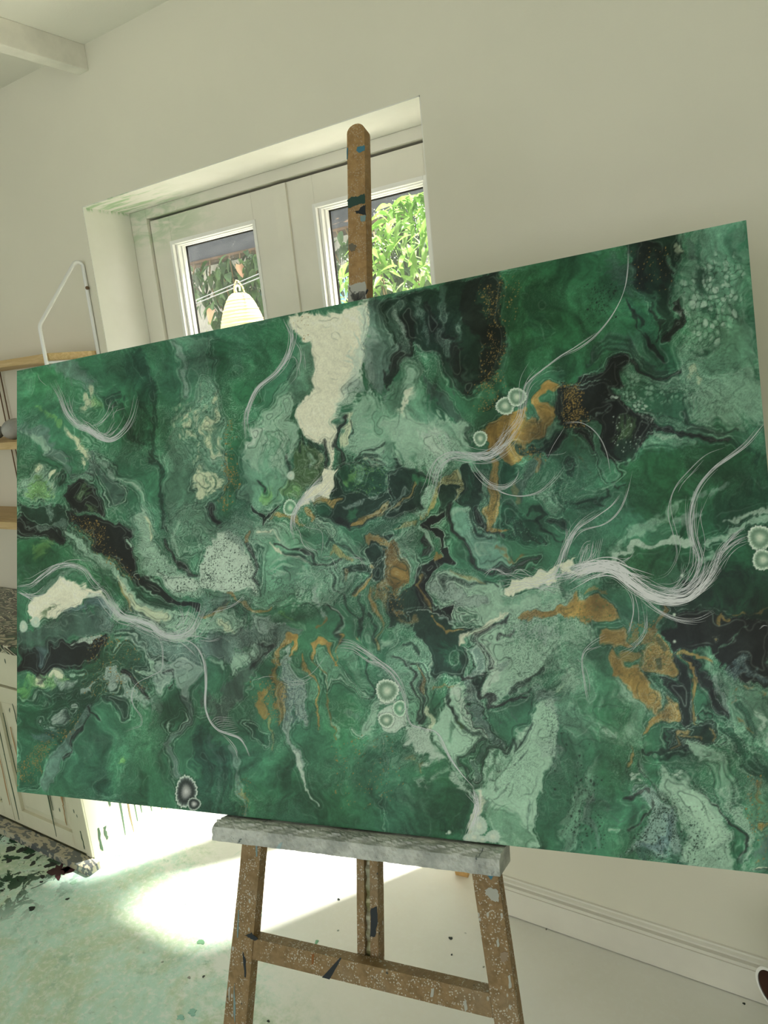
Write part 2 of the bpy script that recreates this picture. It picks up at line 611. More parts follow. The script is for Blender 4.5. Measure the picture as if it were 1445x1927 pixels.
def put_leaf(name, me, mat, loc, yaw, pitch, rollv, s, parent):
    if not me.materials:
        me.materials.append(mat)
    o = bpy.data.objects.new(name, me)
    COL.objects.link(o)
    o.location = loc
    o.rotation_euler = (Matrix.Rotation(yaw, 3, 'Z') @ Matrix.Rotation(pitch, 3, 'X') @ Matrix.Rotation(rollv, 3, 'Y')).to_euler()
    o.scale = (s, s, s)
    o.parent = parent
    return o


def vine(label, group, spots, nleaf, length, Y0, seedv, dry=0, dark=0, spread=.05):
    """a vine hanging from the batten: a few stems and their leaves"""
    rnd = random.Random(seedv)
    root = tag(empty('hanging_vine', (0, 0, 0)), label, 'vine', group)
    for (x, ln) in spots:
        pts = []
        for k in range(6):
            s = k/5
            pts.append((x + 0.05*math.sin(3*s+x*9) + rnd.uniform(-.01, .01), Y0 + 0.03*math.cos(5*s+x*4), FZ - 0.020 - ln*s))
        mm = MB(); mm.tube(pts, [0.004-0.002*k/5 for k in range(6)], 6)
        mm.build('stem', M_stem, root, smooth=True)
        for k in range(nleaf):
            s = (k+0.5)/nleaf
            i = min(4, int(s*5)); f = s*5-i
            p = [pts[i][c]*(1-f)+pts[i+1][c]*f for c in range(3)]
            yaw = rnd.uniform(0, 6.28)
            me = ivy_me[rnd.randrange(2)]
            put_leaf('leaf', me, M_ivy, (p[0]+rnd.uniform(-.05, .05), p[1]+rnd.uniform(-.06, .03), p[2]), yaw, rnd.uniform(-1.2, -0.2), rnd.uniform(-.5, .5), rnd.uniform(.75, 1.2), root)
    # shaded inner leaves behind the stems
    mm = MB(); bm_ = ivy_me[0]
    bv = [tuple(q.co) for q in bm_.vertices]; bf = [tuple(q.vertices) for q in bm_.polygons]
    x0_, x1_ = spots[0][0]-.06, spots[-1][0]+.06
    for k in range(420):
        x, ln = rnd.uniform(x0_, x1_), max(l for _, l in spots)
        z_ = FZ-0.03-ln*.95*rnd.random()**1.2
        c_ = Vector((x, Y0+rnd.uniform(.10, .22), z_))
        R = Matrix.Rotation(rnd.uniform(0, 6.28), 3, 'Z') @ Matrix.Rotation(rnd.uniform(-1.4, -.3), 3, 'X')
        i = len(mm.v)
        mm.v += [tuple(c_+R @ Vector(q)) for q in bv]; mm.f += [tuple(i+q for q in f) for f in bf]
    me = bpy.data.meshes.new('inner_foliage'); me.from_pydata(mm.v, [], mm.f)
    o = link('inner_foliage', me, M_ivy, root); o['kind'] = 'stuff'
    for k in range(dry):
        x, ln = rnd.choice(spots)
        put_leaf('withered_leaf', dry_me[0], M_dry, (x+rnd.uniform(-.05, .05), Y0-0.10, FZ-0.05-rnd.uniform(.02, .6)*ln), rnd.uniform(0, 6.28), rnd.uniform(-1.3, -0.6), rnd.uniform(-.5, .5), rnd.uniform(0.8, 1.0), root)
    return root


def at(x, y, Y):
    return on_y(x, y, Y)


xs = lambda px, Y: float(on_y(px, 500, Y)[0])
vine('glossy green vine hanging behind the left glass pane above the basket', 'hanging vines',
     [(xs(x, 2.95), l) for x, l in ((372, .22), (385, .34), (400, .42), (418, .46), (432, .40), (447, .30), (462, .30), (476, .36), (490, .40))], 26, .4, 2.955, 3, dry=3)
vine('darker green vine hanging behind the top of the easel mast', 'hanging vines',
     [(xs(x, 2.95), l) for x, l in ((625, .45), (640, .55), (655, .50), (672, .50), (690, .45), (710, .40), (730, .34), (750, .30), (772, .32), (790, .36))], 26, .4, 2.955, 5, dry=2)


def shrub(label, cx, cy, z0, z1, rx, ry, n, seedv):
    rnd = random.Random(seedv)
    root = tag(empty('leafy_shrub', (0, 0, 0)), label, 'shrub')
    for k in range(9):
        a = rnd.uniform(0, 6.28); q = rnd.uniform(.2, .9)
        pts = [(cx+0.05*math.cos(a), cy+0.05*math.sin(a), -0.02),
               (cx+0.4*q*rx*math.cos(a), cy+0.4*q*ry*math.sin(a), z1*0.55),
               (cx+q*rx*math.cos(a), cy+q*ry*math.sin(a), z1*rnd.uniform(.82, .97))]
        mm = MB(); mm.tube(pts, [0.012, 0.008, 0.003], 6)
        mm.build('branch', M_stem, root, smooth=True)
    def spot():
        u = rnd.uniform(-1, 1); a = rnd.uniform(0, 6.28)
        r = math.sqrt(max(0, 1-u*u))*rnd.uniform(.4, 1.08)
        return (cx+rx*r*math.cos(a), cy+ry*r*math.sin(a), (z0+z1)/2+(z1-z0)/2*u)
    cand = sorted((spot() for _ in range(n*4)), key=lambda c: c[1]-0.7*c[2])
    for c in cand[:n]:          # the leaves nearest the door
        put_leaf('leaf', shrub_me[rnd.randrange(2)], M_shrub, c, rnd.uniform(0, 6.28), rnd.uniform(-.9, .35), rnd.uniform(-.7, .7), rnd.uniform(.8, 1.25), root)
    mm = MB()                   # and the inner foliage behind them
    base = shrub_me[0]
    bv = [tuple(q.co) for q in base.vertices]; bf = [tuple(q.vertices) for q in base.polygons]
    for c in cand[n:]:
        R = Matrix.Rotation(rnd.uniform(0, 6.28), 3, 'Z') @ Matrix.Rotation(rnd.uniform(-.9, .35), 3, 'X') @ Matrix.Rotation(rnd.uniform(-.7, .7), 3, 'Y')
        i = len(mm.v)
        mm.v += [tuple(Vector(c)+R @ Vector(q)) for q in bv]
        mm.f += [tuple(i+q for q in f) for f in bf]
    me = bpy.data.meshes.new('inner_foliage'); me.from_pydata(mm.v, [], mm.f)
    o = link('inner_foliage', me, M_shrub, root); o['kind'] = 'stuff'
    return root


c = on_y(765, 500, 2.50)
shrub('sunlit light green shrub filling the right glass pane', float(c[0])+0.05, 2.50, 1.30, float(c[2])+0.24, 0.36, 0.20, 290, 11)
c2 = on_y(790, 440, 2.95)

# straw basket hanging on the lines ------------------------------------
def straw_material():
    t = NT('straw', 0.8, 0.15)
    v = t.coord()
    w = t.n('ShaderNodeTexWave', wave_type='BANDS', bands_direction='Z')
    w.inputs['Scale'].default_value = 22; w.inputs['Distortion'].default_value = 1.2; w.inputs['Detail'].default_value = 2
    t.l(v, w.inputs['Vector'])
    col = t.mix(t.step(w.outputs['Fac'], 0.2, 0.8), srgb(206, 188, 140), srgb(222, 208, 166))
    t.color(col).bump(w.outputs['Fac'], 0.6, 0.004)
    ts = t.n('ShaderNodeBsdfTranslucent'); t.l(col, ts.inputs[0])
    mx = t.n('ShaderNodeMixShader'); mx.inputs[0].default_value = 0.12
    t.l(t.b.outputs[0], mx.inputs[1]); t.l(ts.outputs[0], mx.inputs[2])
    t.l(mx.outputs[0], t.t.nodes['Material Output'].inputs['Surface'])
    return t.m


M_straw = straw_material()
BYY = 2.45
bt = on_y(449, 552, BYY)
bx, bz = float(bt[0]), float(bt[2])
root = tag(empty('straw_basket', (bx, BYY, bz-0.42)), 'pale woven straw basket hanging behind the left glass pane', 'basket')
m = MB(); n = 28
prof_b = [(0.030, 0.0), (0.046, -0.012), (0.066, -0.045), (0.084, -0.09), (0.100, -0.15), (0.112, -0.22), (0.116, -0.30), (0.108, -0.37), (0.085, -0.41), (0.02, -0.42)]
for r, z in prof_b:
    for k in range(n):
        a = 2*math.pi*k/n
        m.v.append((r*math.cos(a), r*math.sin(a), z+0.42))
for i in range(len(prof_b)-1):
    for k in range(n):
        j = (k+1) % n
        m.f.append((i*n+k, i*n+j, (i+1)*n+j, (i+1)*n+k))
m.f.append(tuple(range(n))); m.f.append(tuple(range((len(prof_b))*n-1, (len(prof_b)-1)*n-1, -1)))
m.build('body', M_straw, root, smooth=True)
for k in range(9):
    z = 0.42-0.03-0.04*k
    zz = z-0.42
    rr = np.interp(-zz, [-q[1] for q in prof_b], [q[0] for q in prof_b])
    m = MB(); m.tube([(rr*math.cos(a), rr*math.sin(a), z) for a in np.linspace(0, 2*math.pi, 29)], 0.0022, 5, cap=False)
    m.build('woven_band', M_straw, root, smooth=True)
m = MB(); m.tube([(-0.026, 0, 0.41), (-0.020, 0, 0.45), (-0.004, 0, 0.475), (0.006, 0, 0.47), (0.026, 0, 0.445), (0.038, 0, 0.405)], 0.0035, 7)
m.build('handle', M_straw, root, smooth=True)
m = MB(); m.tube([(0.010+0.012*math.cos(a), -0.012, 0.436+0.016*math.sin(a)) for a in np.linspace(-0.6, 3.9, 12)], 0.0035, 7)
m.build('hanging_ring', M_bead, root, smooth=True)
line = tag(empty('clothes_line', tuple(float(q) for q in on_y(428, 543, BYY))), 'pair of thin grey wires strung behind the left glass pane, carrying the straw basket', 'wire')
lo_ = np.array(line.location)
M_wire = NT('wire_grey', 0.5, 0.4).color(srgb(120, 124, 130)).m
for a0, a1 in (((350, 573), (505, 508)), ((352, 578), (505, 516))):
    p0, p1 = on_y(*a0, BYY), on_y(*a1, BYY)
    d = p1-p0
    mm = MB(); mm.tube([p0-d*3-lo_, p0+d*1.3-lo_], 0.0022, 6)
    mm.build('wire', M_wire, line, smooth=True)

# ------------------------------------------------------------------ wall shelf
def wood(name, c1, c2, grain=(1, 14, 14), rough=0.55):
    t = NT(name, rough, 0.3)
    g = t.noise(t.coord(grain), 6, 6, 0.6, 0.6)
    t.color(t.mix(t.step(g, 0.3, 0.7), c1, c2))
    t.bump(g, 0.15, 0.001)
    return t.m


M_pine = wood('pine', srgb(190, 160, 112), srgb(214, 188, 142))
M_white_metal = NT('white_metal', 0.35, 0.5).color((0.82, 0.82, 0.80)).m
M_rod = NT('brown_rod', 0.5, 0.4).color(srgb(112, 88, 62)).m
SX = -2.262
root = tag(empty('wall_shelf', (-2.6, 1.58, 1.1)), 'pine wall shelf with three boards on a white bent wire bracket', 'shelf')
rb = root.location


def loc(p):
    return (p[0]-rb[0], p[1]-rb[1], p[2]-rb[2])


def rounded(pts, r=0.02, n=4):
    pts = [np.array(p, float) for p in pts]
    out = [pts[0]]
    for k in range(1, len(pts)-1):
        a, b, c = pts[k-1], pts[k], pts[k+1]
        u = (a-b)/np.linalg.norm(a-b); w = (c-b)/np.linalg.norm(c-b)
        for s in range(n+1):
            t_ = s/n
            p0, p2 = b+u*r, b+w*r
            out.append((1-t_)**2*p0 + 2*t_*(1-t_)*b + t_*t_*p2)
    out.append(pts[-1])
    return out


m = MB()
m.tube([loc(p) for p in rounded([(SX, 1.677, 1.08), (SX, 1.677, 2.030), (SX, 1.648, 2.030), (SX, 1.474, 1.823), (SX, 1.474, 1.13)], 0.014)], 0.0062, 10)
for z in (1.706, 1.422, 1.128):
    m.tube([loc((SX, 1.474, z)), loc((SX, 1.677, z))], 0.0045, 8)
br = m.build('wire_bracket', M_white_metal, root, smooth=True)
b2 = br.copy(); COL.objects.link(b2); b2.parent = root; b2.location = (-1.082, 0, 0)      # far end of the boards
mm = MB(); mm.tube([loc((SX+0.003, 1.679, 1.945)), loc((SX+0.0085, 1.672, 1.945))], 0.006, 10)
mm.build('wall_screw', M_rod, br, smooth=True)
for z, th, y0 in ((1.712, 0.024, 1.488), (1.428, 0.026, 1.455), (1.134, 0.028, 1.45)):
    mm = MB(); mm.box(*[v for v in (-3.35-rb[0], SX-0.004-rb[0])], y0-rb[1], WY-0.002-rb[1], z-rb[2], z+th-rb[2])
    mm.build('shelf_board', M_pine, root, bevel=0.002)
for px_, py_ in ((4, 760), (14, 770)):
    p = on_y(px_, py_, 1.672)
    mm = MB(); mm.tube([loc((p[0], 1.672, 1.16)), loc((p[0], 1.672, 1.72))], 0.0025, 7)
    mm.build('back_rod', M_rod, root, smooth=True)


def stone(name, c, rx, ry, rz, seedv, mat, label):
    rnd = random.Random(seedv)
    bm = bmesh.new()
    bmesh.ops.create_icosphere(bm, subdivisions=4, radius=1)
    ph = [rnd.uniform(0, 6.28) for _ in range(6)]
    for v_ in bm.verts:
        p = v_.co
        k = 1 + 0.05*math.sin(2.1*p.x+ph[0]) + 0.05*math.sin(2.6*p.y+ph[1]+p.z) + 0.04*math.sin(3*p.z+ph[2])
        v_.co = Vector((p.x*rx*k, p.y*ry*k, p.z*rz*k))
    zmin = min(v_.co.z for v_ in bm.verts)
    for v_ in bm.verts:
        v_.co.z -= zmin
    for f in bm.faces:
        f.smooth = True
    me = bpy.data.meshes.new(name); bm.to_mesh(me); bm.free()
    o = link(name, me, mat); o.location = c
    return tag(o, label, 'stone', 'stones on the wall shelf')


M_stone = painted('grey_stone', (0.42, 0.43, 0.40), 0.75, 0.12, 12, 0.25, 0.3)
p = on_y(30, 812, 1.56)
stone('stone', (float(p[0])-0.01, 1.56, 1.4545), 0.042, 0.045, 0.036, 1, M_stone, 'larger grey rounded stone on the middle shelf beside the painting edge')
p = on_y(-6, 818, 1.56)
stone('stone', (float(p[0])-0.03, 1.56, 1.4545), 0.042, 0.04, 0.030, 2, painted('dark_stone', (0.26, 0.27, 0.26), 0.75, 0.12, 12, 0.25, 0.3), 'darker grey stone on the middle shelf at the picture edge')

# ------------------------------------------------------------------ cabinet
def splatter_material(name, base, base2, drip):
    t = NT(name, 0.5, 0.3)
    v = t.coord()
    col = t.mix(t.step(t.noise(v, 4, 5), 0.3, 0.7), base, base2)
    w = t.step(t.noise(t.coord((1, 1, 0.25)), 9, 5, 0.6, 0.4), 0.62, 0.78)
    col = t.mix(t.math('MULTIPLY', w, 0.45), col, srgb(190, 165, 130))
    s = t.voro(t.coord((1, 1, 0.45)), 34)
    m_ = t.math('MULTIPLY', t.step(s, 0.17, 0.12), t.step(t.noise(v, 7.0, 2), 0.52, 0.56))
    col = t.mix(t.math('MULTIPLY', m_, drip), col, srgb(50, 78, 58))
    t.color(col).bump(t.noise(v, 60, 4), 0.15, 0.001)
    return t.m


M_cab = splatter_material('cabinet_paint', (0.62, 0.595, 0.445), (0.70, 0.67, 0.515), 0.9)
CF = 1.262
CX1, CX0 = -2.212, -3.25
cab = tag(empty('base_cabinet', (CX0, CF, 0)), 'cream panelled base cabinet splashed with paint drips, left of the doors', 'cabinet')
co = cab.location


def cbox(mm, x0, x1, y0, y1, z0, z1):
    return mm.box(x0-co[0], x1-co[0], y0-co[1], y1-co[1], z0-co[2], z1-co[2])


m = MB()
cbox(m, CX0, CX1-0.016, CF+0.018, WY-0.006, 0.0, 0.760)
m.build('carcass', M_cab, cab)
m = MB(); cbox(m, CX1-0.016, CX1, CF+0.004, WY-0.006, 0.0, 0.760)
m.build('side_panel', splatter_material('cabinet_side_paint', (0.62, 0.60, 0.47), (0.70, 0.675, 0.54), 0.6), cab, bevel=0.002)
m = MB(); cbox(m, CX1-0.034, CX1-0.001, CF-0.002, CF+0.018, 0.028, 0.760)
m.build('corner_post', M_cab, cab, bevel=0.003)
DW = 0.44
for k in range(2):
    x1 = CX1-0.036-k*(DW+0.004); x0 = x1-DW
    m = MB(); cbox(m, x0, x1, CF, CF+0.018, 0.616, 0.752)
    dr = m.build('drawer_front', M_cab, cab, bevel=0.003)
    # door: stiles, rails and a raised field
    m = MB(); zb, zt, s = 0.034, 0.606, 0.062
    cbox(m, x0, x0+s, CF, CF+0.018, zb, zt); cbox(m, x1-s, x1, CF, CF+0.018, zb, zt)
    cbox(m, x0+s, x1-s, CF, CF+0.018, zb, zb+s); cbox(m, x0+s, x1-s, CF, CF+0.018, zt-s, zt)
    dd = m.build('door', M_cab, cab, bevel=0.002)
    m = MB()
    a0, a1, b0, b1 = x0+s-co[0], x1-s-co[0], zb+s, zt-s
    q = 0.030
    i = len(m.v)
    m.v += [(a0, 0.013, b0), (a1, 0.013, b0), (a1, 0.013, b1), (a0, 0.013, b1),
            (a0+q, 0.004, b0+q), (a1-q, 0.004, b0+q), (a1-q, 0.004, b1-q), (a0+q, 0.004, b1-q)]
    m.f += [(0, 1, 5, 4), (1, 2, 6, 5), (2, 3, 7, 6), (3, 0, 4, 7), (4, 5, 6, 7)]
    m.build('door_panel', M_cab, dd)


def pour_material(name, cs, sc=9.0, dist=0.8, det=3):
    """marbled leftovers of poured paint"""
    t = NT(name, 0.3, 0.5)
    v = t.coord((1, 2.2, 1))
    n1 = t.noise(v, sc, det, 0.6, dist)
    rp = t.n('ShaderNodeValToRGB')
    el = rp.color_ramp.elements
    el[0].position = 0.30; el[0].color = (*cs[0], 1)
    el[1].position = 0.74; el[1].color = (*cs[-1], 1)
    for k in range(1, len(cs)-1):
        x = el.new(0.30+0.44*k/(len(cs)-1)); x.color = (*cs[k], 1)
    rp.color_ramp.interpolation = 'CONSTANT'
    t.l(n1, rp.inputs[0])
    t.color(rp.outputs[0]).bump(n1, 0.4, 0.004)
    return t.m


M_pour = pour_material('poured_paint', [srgb(60, 45, 36), srgb(34, 44, 38), srgb(176, 172, 150), srgb(48, 82, 60), srgb(28, 32, 30),
                                        srgb(200, 196, 176), srgb(70, 66, 52), srgb(38, 50, 42), srgb(190, 186, 165), srgb(110, 34, 44)], 8.0, 1.2, 2)
m = MB(); cbox(m, CX0, CX1+0.012, CF-0.026, WY-0.004, 0.760, 0.790)
m.build('worktop', M_pour, cab, bevel=0.004)
M_plinth = pour_material('plinth_paint', [srgb(170, 160, 138), srgb(108, 112, 110), srgb(180, 172, 150), srgb(92, 96, 98), srgb(186, 178, 158), srgb(120, 145, 122), srgb(176, 166, 140)], 8.0, 0.3, 4)
m = MB(); cbox(m, CX0, -2.176, CF-0.048, CF-0.0005, 0.0, 0.028)
m.build('plinth_strip', M_plinth, cab, bevel=0.004)
m = MB(); cbox(m, CX1+0.001, CX1+0.012, CF+0.004, WY-0.006, 0.0, 0.012)
m.build('edge_bead', M_trim, cab, bevel=0.002)


# long thin runs of dried paint on the front and the side
def drips(spec, face, mat, name, parent):
    mm = MB()
    for a, z0, z1, w in spec:
        n = 7
        L_, R_ = [], []
        for k in range(n+1):
            s = k/n
            z = z0+(z1-z0)*s
            j = 0.0018*math.sin(5*s+a*40) + 0.0012*math.sin(17*s+a*90)
            ww = w*(0.55+0.45*math.sin(6*s+a*70)**2)*(1.0 if k < n else 0.5)
            L_.append((a+j-ww/2, z)); R_.append((a+j+ww/2, z))
        out = L_+R_[::-1]
        if face == 'side':
            mm.prism([(y-co[1], z) for y, z in out], CX1-co[0], CX1-co[0]+0.0012, axis=0)
        else:
            mm.prism([(x-co[0], z) for x, z in out], -0.0012, 0.0006, axis=1)
    o = mm.build(name, mat, parent); o['kind'] = 'stuff'
    return o


M_dripg = NT('green_drip', 0.4, 0.4).color(srgb(62, 84, 62)).m
M_dripb = NT('brown_drip', 0.4, 0.4).color(srgb(112, 94, 66)).m
drips([(1.40, 0.76, 0.03, .011), (1.455, 0.76, 0.05, .009), (1.478, 0.76, 0.07, .011), (1.52, 0.76, 0.05, .010), (1.30, 0.12, 0.03, .010),
       (1.325, 0.11, 0.06, .012), (1.36, .24, .17, .014), (1.62, 0.76, 0.2, .008)], 'side', M_dripg, 'green_paint_runs', cab)
drips([(1.498, 0.76, 0.12, .008), (1.565, 0.76, 0.03, .012), (1.585, 0.60, 0.02, .009), (1.432, 0.5, 0.02, .007)], 'side', M_dripb, 'brown_paint_runs', cab)
drips([(-2.42, .74, .05, .006), (-2.405, .70, .16, .004), (-2.655, .7, .05, .006), (-2.60, .5, .2, .004), (-2.36, .3, .24, .01), (-2.255, .12, .05, .006), (-2.52, .55, .32, .004)],
      'front', M_dripg, 'front_paint_runs', cab)
drips([(-2.33, .38, .2, .010), (-2.335, .2, .12, .004), (-2.70, .6, .1, .007), (-2.57, .45, .3, .004)], 'front', NT('rust_drip', 0.5, 0.3).color(srgb(176, 140, 98)).m, 'front_rust_runs', cab)

# ------------------------------------------------------------------ paint spots on the floor (flat dried paint)
def splat_mesh(name, r, spikes, seedv, n=28, stretch=1.0, rot=0.0):
    rnd = random.Random(seedv)
    pts = []; n = 44
    ph = [rnd.uniform(0, 6.28) for _ in range(6)]
    for k in range(n):
        a = 2*math.pi*k/n
        q = 0.75+0.14*math.sin(2*a+ph[0])+0.10*math.sin(3*a+ph[1])+spikes*(0.14*math.sin(4*a+ph[2])+0.10*math.sin(7*a+ph[3])*math.sin(a+ph[5])+0.16*math.sin(11*a+ph[4])*max(0, math.sin(2*a+ph[5])))
        q = r*max(0.25, q)
        x, y = q*math.cos(a)*stretch, q*math.sin(a)
        pts.append((x*math.cos(rot)-y*math.sin(rot), x*math.sin(rot)+y*math.cos(rot)))
    mm = MB(); mm.prism(pts, 0.0002, 0.0014, axis=2)
    return mm


SPOT = {'wine': srgb(62, 26, 34), 'dark': srgb(34, 44, 40), 'green': srgb(112, 160, 124), 'teal': srgb(142, 192, 176), 'grey': srgb(150, 152, 140), 'mint': srgb(165, 205, 180)}
SPOTM = {k: NT('floor_spot_'+k, 0.4, 0.35).color(c).m for k, c in SPOT.items()}
spots = [(112, 1640, .040, 'wine', 1.6), (128, 1634, .022, 'wine', 1.2), (95, 1628, .018, 'dark', .6), (55, 1612, .016, 'dark', .5), (40, 1600, .018, 'dark', .4), (20, 1598, .02, 'dark', .6),
         (62, 1625, .012, 'dark', .4), (80, 1650, .010, 'dark', .4), (17, 1620, .012, 'dark', .5), (60, 1710, .012, 'dark', .3), (78, 1660, .006, 'dark', .3), (127, 1692, .006, 'dark', .3),
         (198, 1625, .020, 'mint', .4), (225, 1605, .020, 'green', .5), (268, 1575, .009, 'green', .4), (296, 1557, .009, 'green', .3), (312, 1559, .006, 'grey', .3), (384, 1540, .009, 'grey', .2),
         (138, 1661, .012, 'mint', .6), (352, 1697, .011, 'green', .5), (596, 1773, .007, 'green', .4), (637, 1693, .005, 'dark', .2), (848, 1766, .006, 'dark', .2), (850, 1797, .003, 'dark', .2),
         (505, 1922, .004, 'dark', .2), (1191, 1801, .003, 'dark', .2), (1400, 1889, .0035, 'dark', .2), (1028, 1749, .003, 'grey', .2), (910, 1820, .003, 'grey', .2), (383, 1838, .004, 'dark', .2),
         (356, 1840, .005, 'grey', .2), (378, 1773, .012, 'green', .4), (362, 1905, .012, 'teal', .9), (340, 1915, .010, 'teal', .9)]
for i, (px_, py_, r, c, sp) in enumerate(spots):
    p = on_z(px_, py_)
    o = splat_mesh('paint_spot', r, sp, i+1, 28, 1.25, 0.4*i).build('paint_spot', SPOTM[c], floor)
    o.location = (float(p[0]), float(p[1]), 0)
# one scraped teal smear between the easel legs
rnd = random.Random(4)
mm = MB()
p0, p1 = on_z(492, 1722), on_z(575, 1675)
for k in range(110):
    s = rnd.random(); w = 0.030*(0.25+0.9*s)*rnd.gauss(0, .5)
    d = p1-p0; nrm = np.array([-d[1], d[0], 0])/np.linalg.norm(d)
    c = p0+d*s+nrm*w
    r = rnd.uniform(.002, .008)
    pts = [(c[0]+r*rnd.uniform(.6, 1.2)*math.cos(a), c[1]+r*rnd.uniform(.6, 1.2)*math.sin(a)) for a in np.linspace(0, 2*math.pi, 9)[:-1]]
    h = rnd.uniform(.0006, .0014)
    mm.prism(pts, 0.0002, h, axis=2)
o = mm.build('scraped_smear', SPOTM['teal'], floor); o['kind'] = 'stuff'
# pale green drop of paint run against the plinth
p = on_z(83, 1618)

# ------------------------------------------------------------------ painting frame (3D rectangle)
SC = 1.6/0.88885
DEP = [1.0, 0.64582696, 0.59932218, 0.95349522]
CORN = [(32, 698), (1404.5, 414), (1511, 1652), (32, 1490)]
PT = [EYE + ray(*c)*d*SC for c, d in zip(CORN, DEP)]
TL, TR, BR, BL = PT
E1 = TR-TL; PW = float(np.linalg.norm(E1)); E1 = E1/PW
E2 = TL-BL; E2 = E2-E1*(E2 @ E1); PH = float(np.linalg.norm(E2)); E2 = E2/PH
NN = np.cross(E1, E2); NN /= np.linalg.norm(NN)      # faces the camera side
FRAME = (BL, E1, E2, NN)


def uv(x, y, off=0.0):
    r = ray(x, y)
    q = EYE + r*(((BL-EYE) @ NN + off)/(r @ NN)) - BL
    return float(q @ E1), float(q @ E2)


# ------------------------------------------------------------------ easel
def easel_wood(name, dense, c1=srgb(126, 103, 70), c2=srgb(150, 124, 88)):
    t = NT(name, 0.6, 0.25)
    v = t.coord()
    g = t.noise(t.coord((18, 2, 18)), 4, 5, 0.6, 0.4)
    col = t.mix(t.step(g, 0.3, 0.7), c1, c2)
    gr = t.step(t.noise(v, 9, 5), 0.48, 0.72)
    col = t.mix(t.math('MULTIPLY', gr, 0.35*dense), col, srgb(150, 140, 122))
    s = t.voro(v, 240)
    m1 = t.math('MULTIPLY', t.step(s, 0.40, 0.26), t.step(t.noise(v, 40, 3), 0.44, 0.54))
    col = t.mix(t.math('MULTIPLY', m1, 0.75*dense), col, srgb(205, 200, 186))
    s2 = t.voro(t.coord((1, 1, 0.5)), 70)
    m2 = t.math('MULTIPLY', t.step(s2, 0.20, 0.13), t.step(t.noise(v, 14, 2), 0.53, 0.57))
    col = t.mix(t.math('MULTIPLY', m2, 0.8*dense), col, srgb(188, 190, 182))
    m3 = t.math('MULTIPLY', t.step(t.voro(v, 48), 0.16, 0.11), t.step(t.noise(v, 11, 2), 0.58, 0.61))
    col = t.mix(t.math('MULTIPLY', m3, 0.9*dense), col, srgb(46, 58, 60))
    t.color(col).bump(g, 0.12, 0.001)
    return t.m


M_easel = easel_wood('easel_beech_splattered', 1.0)
M_mast = easel_wood('easel_beech_worn', 0.4, srgb(148, 116, 74), srgb(172, 138, 92))
M_beech = easel_wood('easel_beech_clean', 0.0, srgb(200, 158, 98), srgb(216, 176, 116))

foot_mid = (on_z(441, 1927, 0.4))
ez = tag(empty('easel', (0, 0, 0)), 'wooden studio easel with a central mast and paint crusted ledge, holding the painting', 'easel')
BK = -0.030        # back of the panel = front of the mast


def quad_board(name, fa, fb, off, depth, mat, bevel=0.0015, floorcut=None):
    """board whose front face runs between two edges given as pixel pairs (top pair, bottom pair)"""
    a0, a1 = uv(*fa[0], off), uv(*fa[1], off)
    b0, b1 = uv(*fb[0], off), uv(*fb[1], off)
    A = [np.array(q) for q in (a0, a1, b0, b1)]
    if floorcut:
        nb = []
        for t0, b_ in ((A[0], A[2]), (A[1], A[3])):
            d = b_-t0
            # follow the edge down to the floor
            def zz(s):
                q = t0+d*s
                return (BL + E1*q[0] + E2*q[1] + NN*(off-depth/2))[2]
            s = (0.0-zz(0))/(zz(1)-zz(0))
            nb.append(t0+d*s)
        A[2], A[3] = nb
    mm = MB(FRAME)
    f, bk = off, off-depth
    mm.hexa([(*A[2], f), (*A[3], f), (*A[3], bk), (*A[2], bk), (*A[0], f), (*A[1], f), (*A[1], bk), (*A[0], bk)])
    return mm.build(name, mat, ez, bevel=bevel)


# front legs; extended upwards behind the picture
def up_edge(p, q, y):
    """extend the line p->q (pixels) to row y"""
    return (p[0]+(q[0]-p[0])*(y-p[1])/(q[1]-p[1]), y)


lo = ((456, 1580), (420, 1927)); li = ((492, 1580), (463, 1927))
ro = ((936, 1640), (978, 1927)); ri = ((887, 1640), (930, 1927))
quad_board('front_leg', (up_edge(*lo, 760), up_edge(*li, 760)), (lo[1], li[1]), BK-0.001, 0.026, M_easel, floorcut=True)
quad_board('front_leg', (up_edge(*ri, 760), up_edge(*ro, 760)), (ri[1], ro[1]), BK-0.001, 0.026, M_easel, floorcut=True)
# lower crossbar between the legs (flush with their faces) and a hidden upper one
quad_board('crossbar', ((473, 1765), (922, 1870)), ((468, 1804), (928, 1917)), BK-0.003, 0.030, M_easel)
ul, ur = up_edge(*li, 800), up_edge(*ri, 800)
quad_board('upper_crossbar', (ul, ur), (up_edge(*li, 850), up_edge(*ri, 850)), BK-0.003, 0.024, M_easel)

# mast: solid board with a rounded head; slotted below, where the ratchet runs
ut, vt = uv(669, 262, BK)
u0, v0 = uv(652.5, 300, BK); u1, v1 = uv(686, 300, BK)
ub0, vb0 = uv(671, 1700, BK); ub1, vb1 = uv(711, 1700, BK)
vtop = uv(670, 232, BK)[1]
vbot = uv(691, 1830, BK-0.034)[1]
vs = 0.30


def mu(v_, which):
    s = (v_-vb0)/(v0-vb0)
    return (ub0+(u0-ub0)*s) if which == 0 else (ub1+(u1-ub1)*s)


RO = BK-0.034
r0t, r1t = uv(670.5, 1640, RO), uv(710.5, 1640, RO)
r0b, r1b = uv(672, 1790, RO), uv(712, 1790, RO)


def ru(v_, q):
    f0 = r0b[0]+(r0t[0]-r0b[0])*(v_-r0b[1])/(r0t[1]-r0b[1])
    f1 = r1b[0]+(r1t[0]-r1b[0])*(v_-r1b[1])/(r1t[1]-r1b[1])
    return f0*(1-q)+f1*q


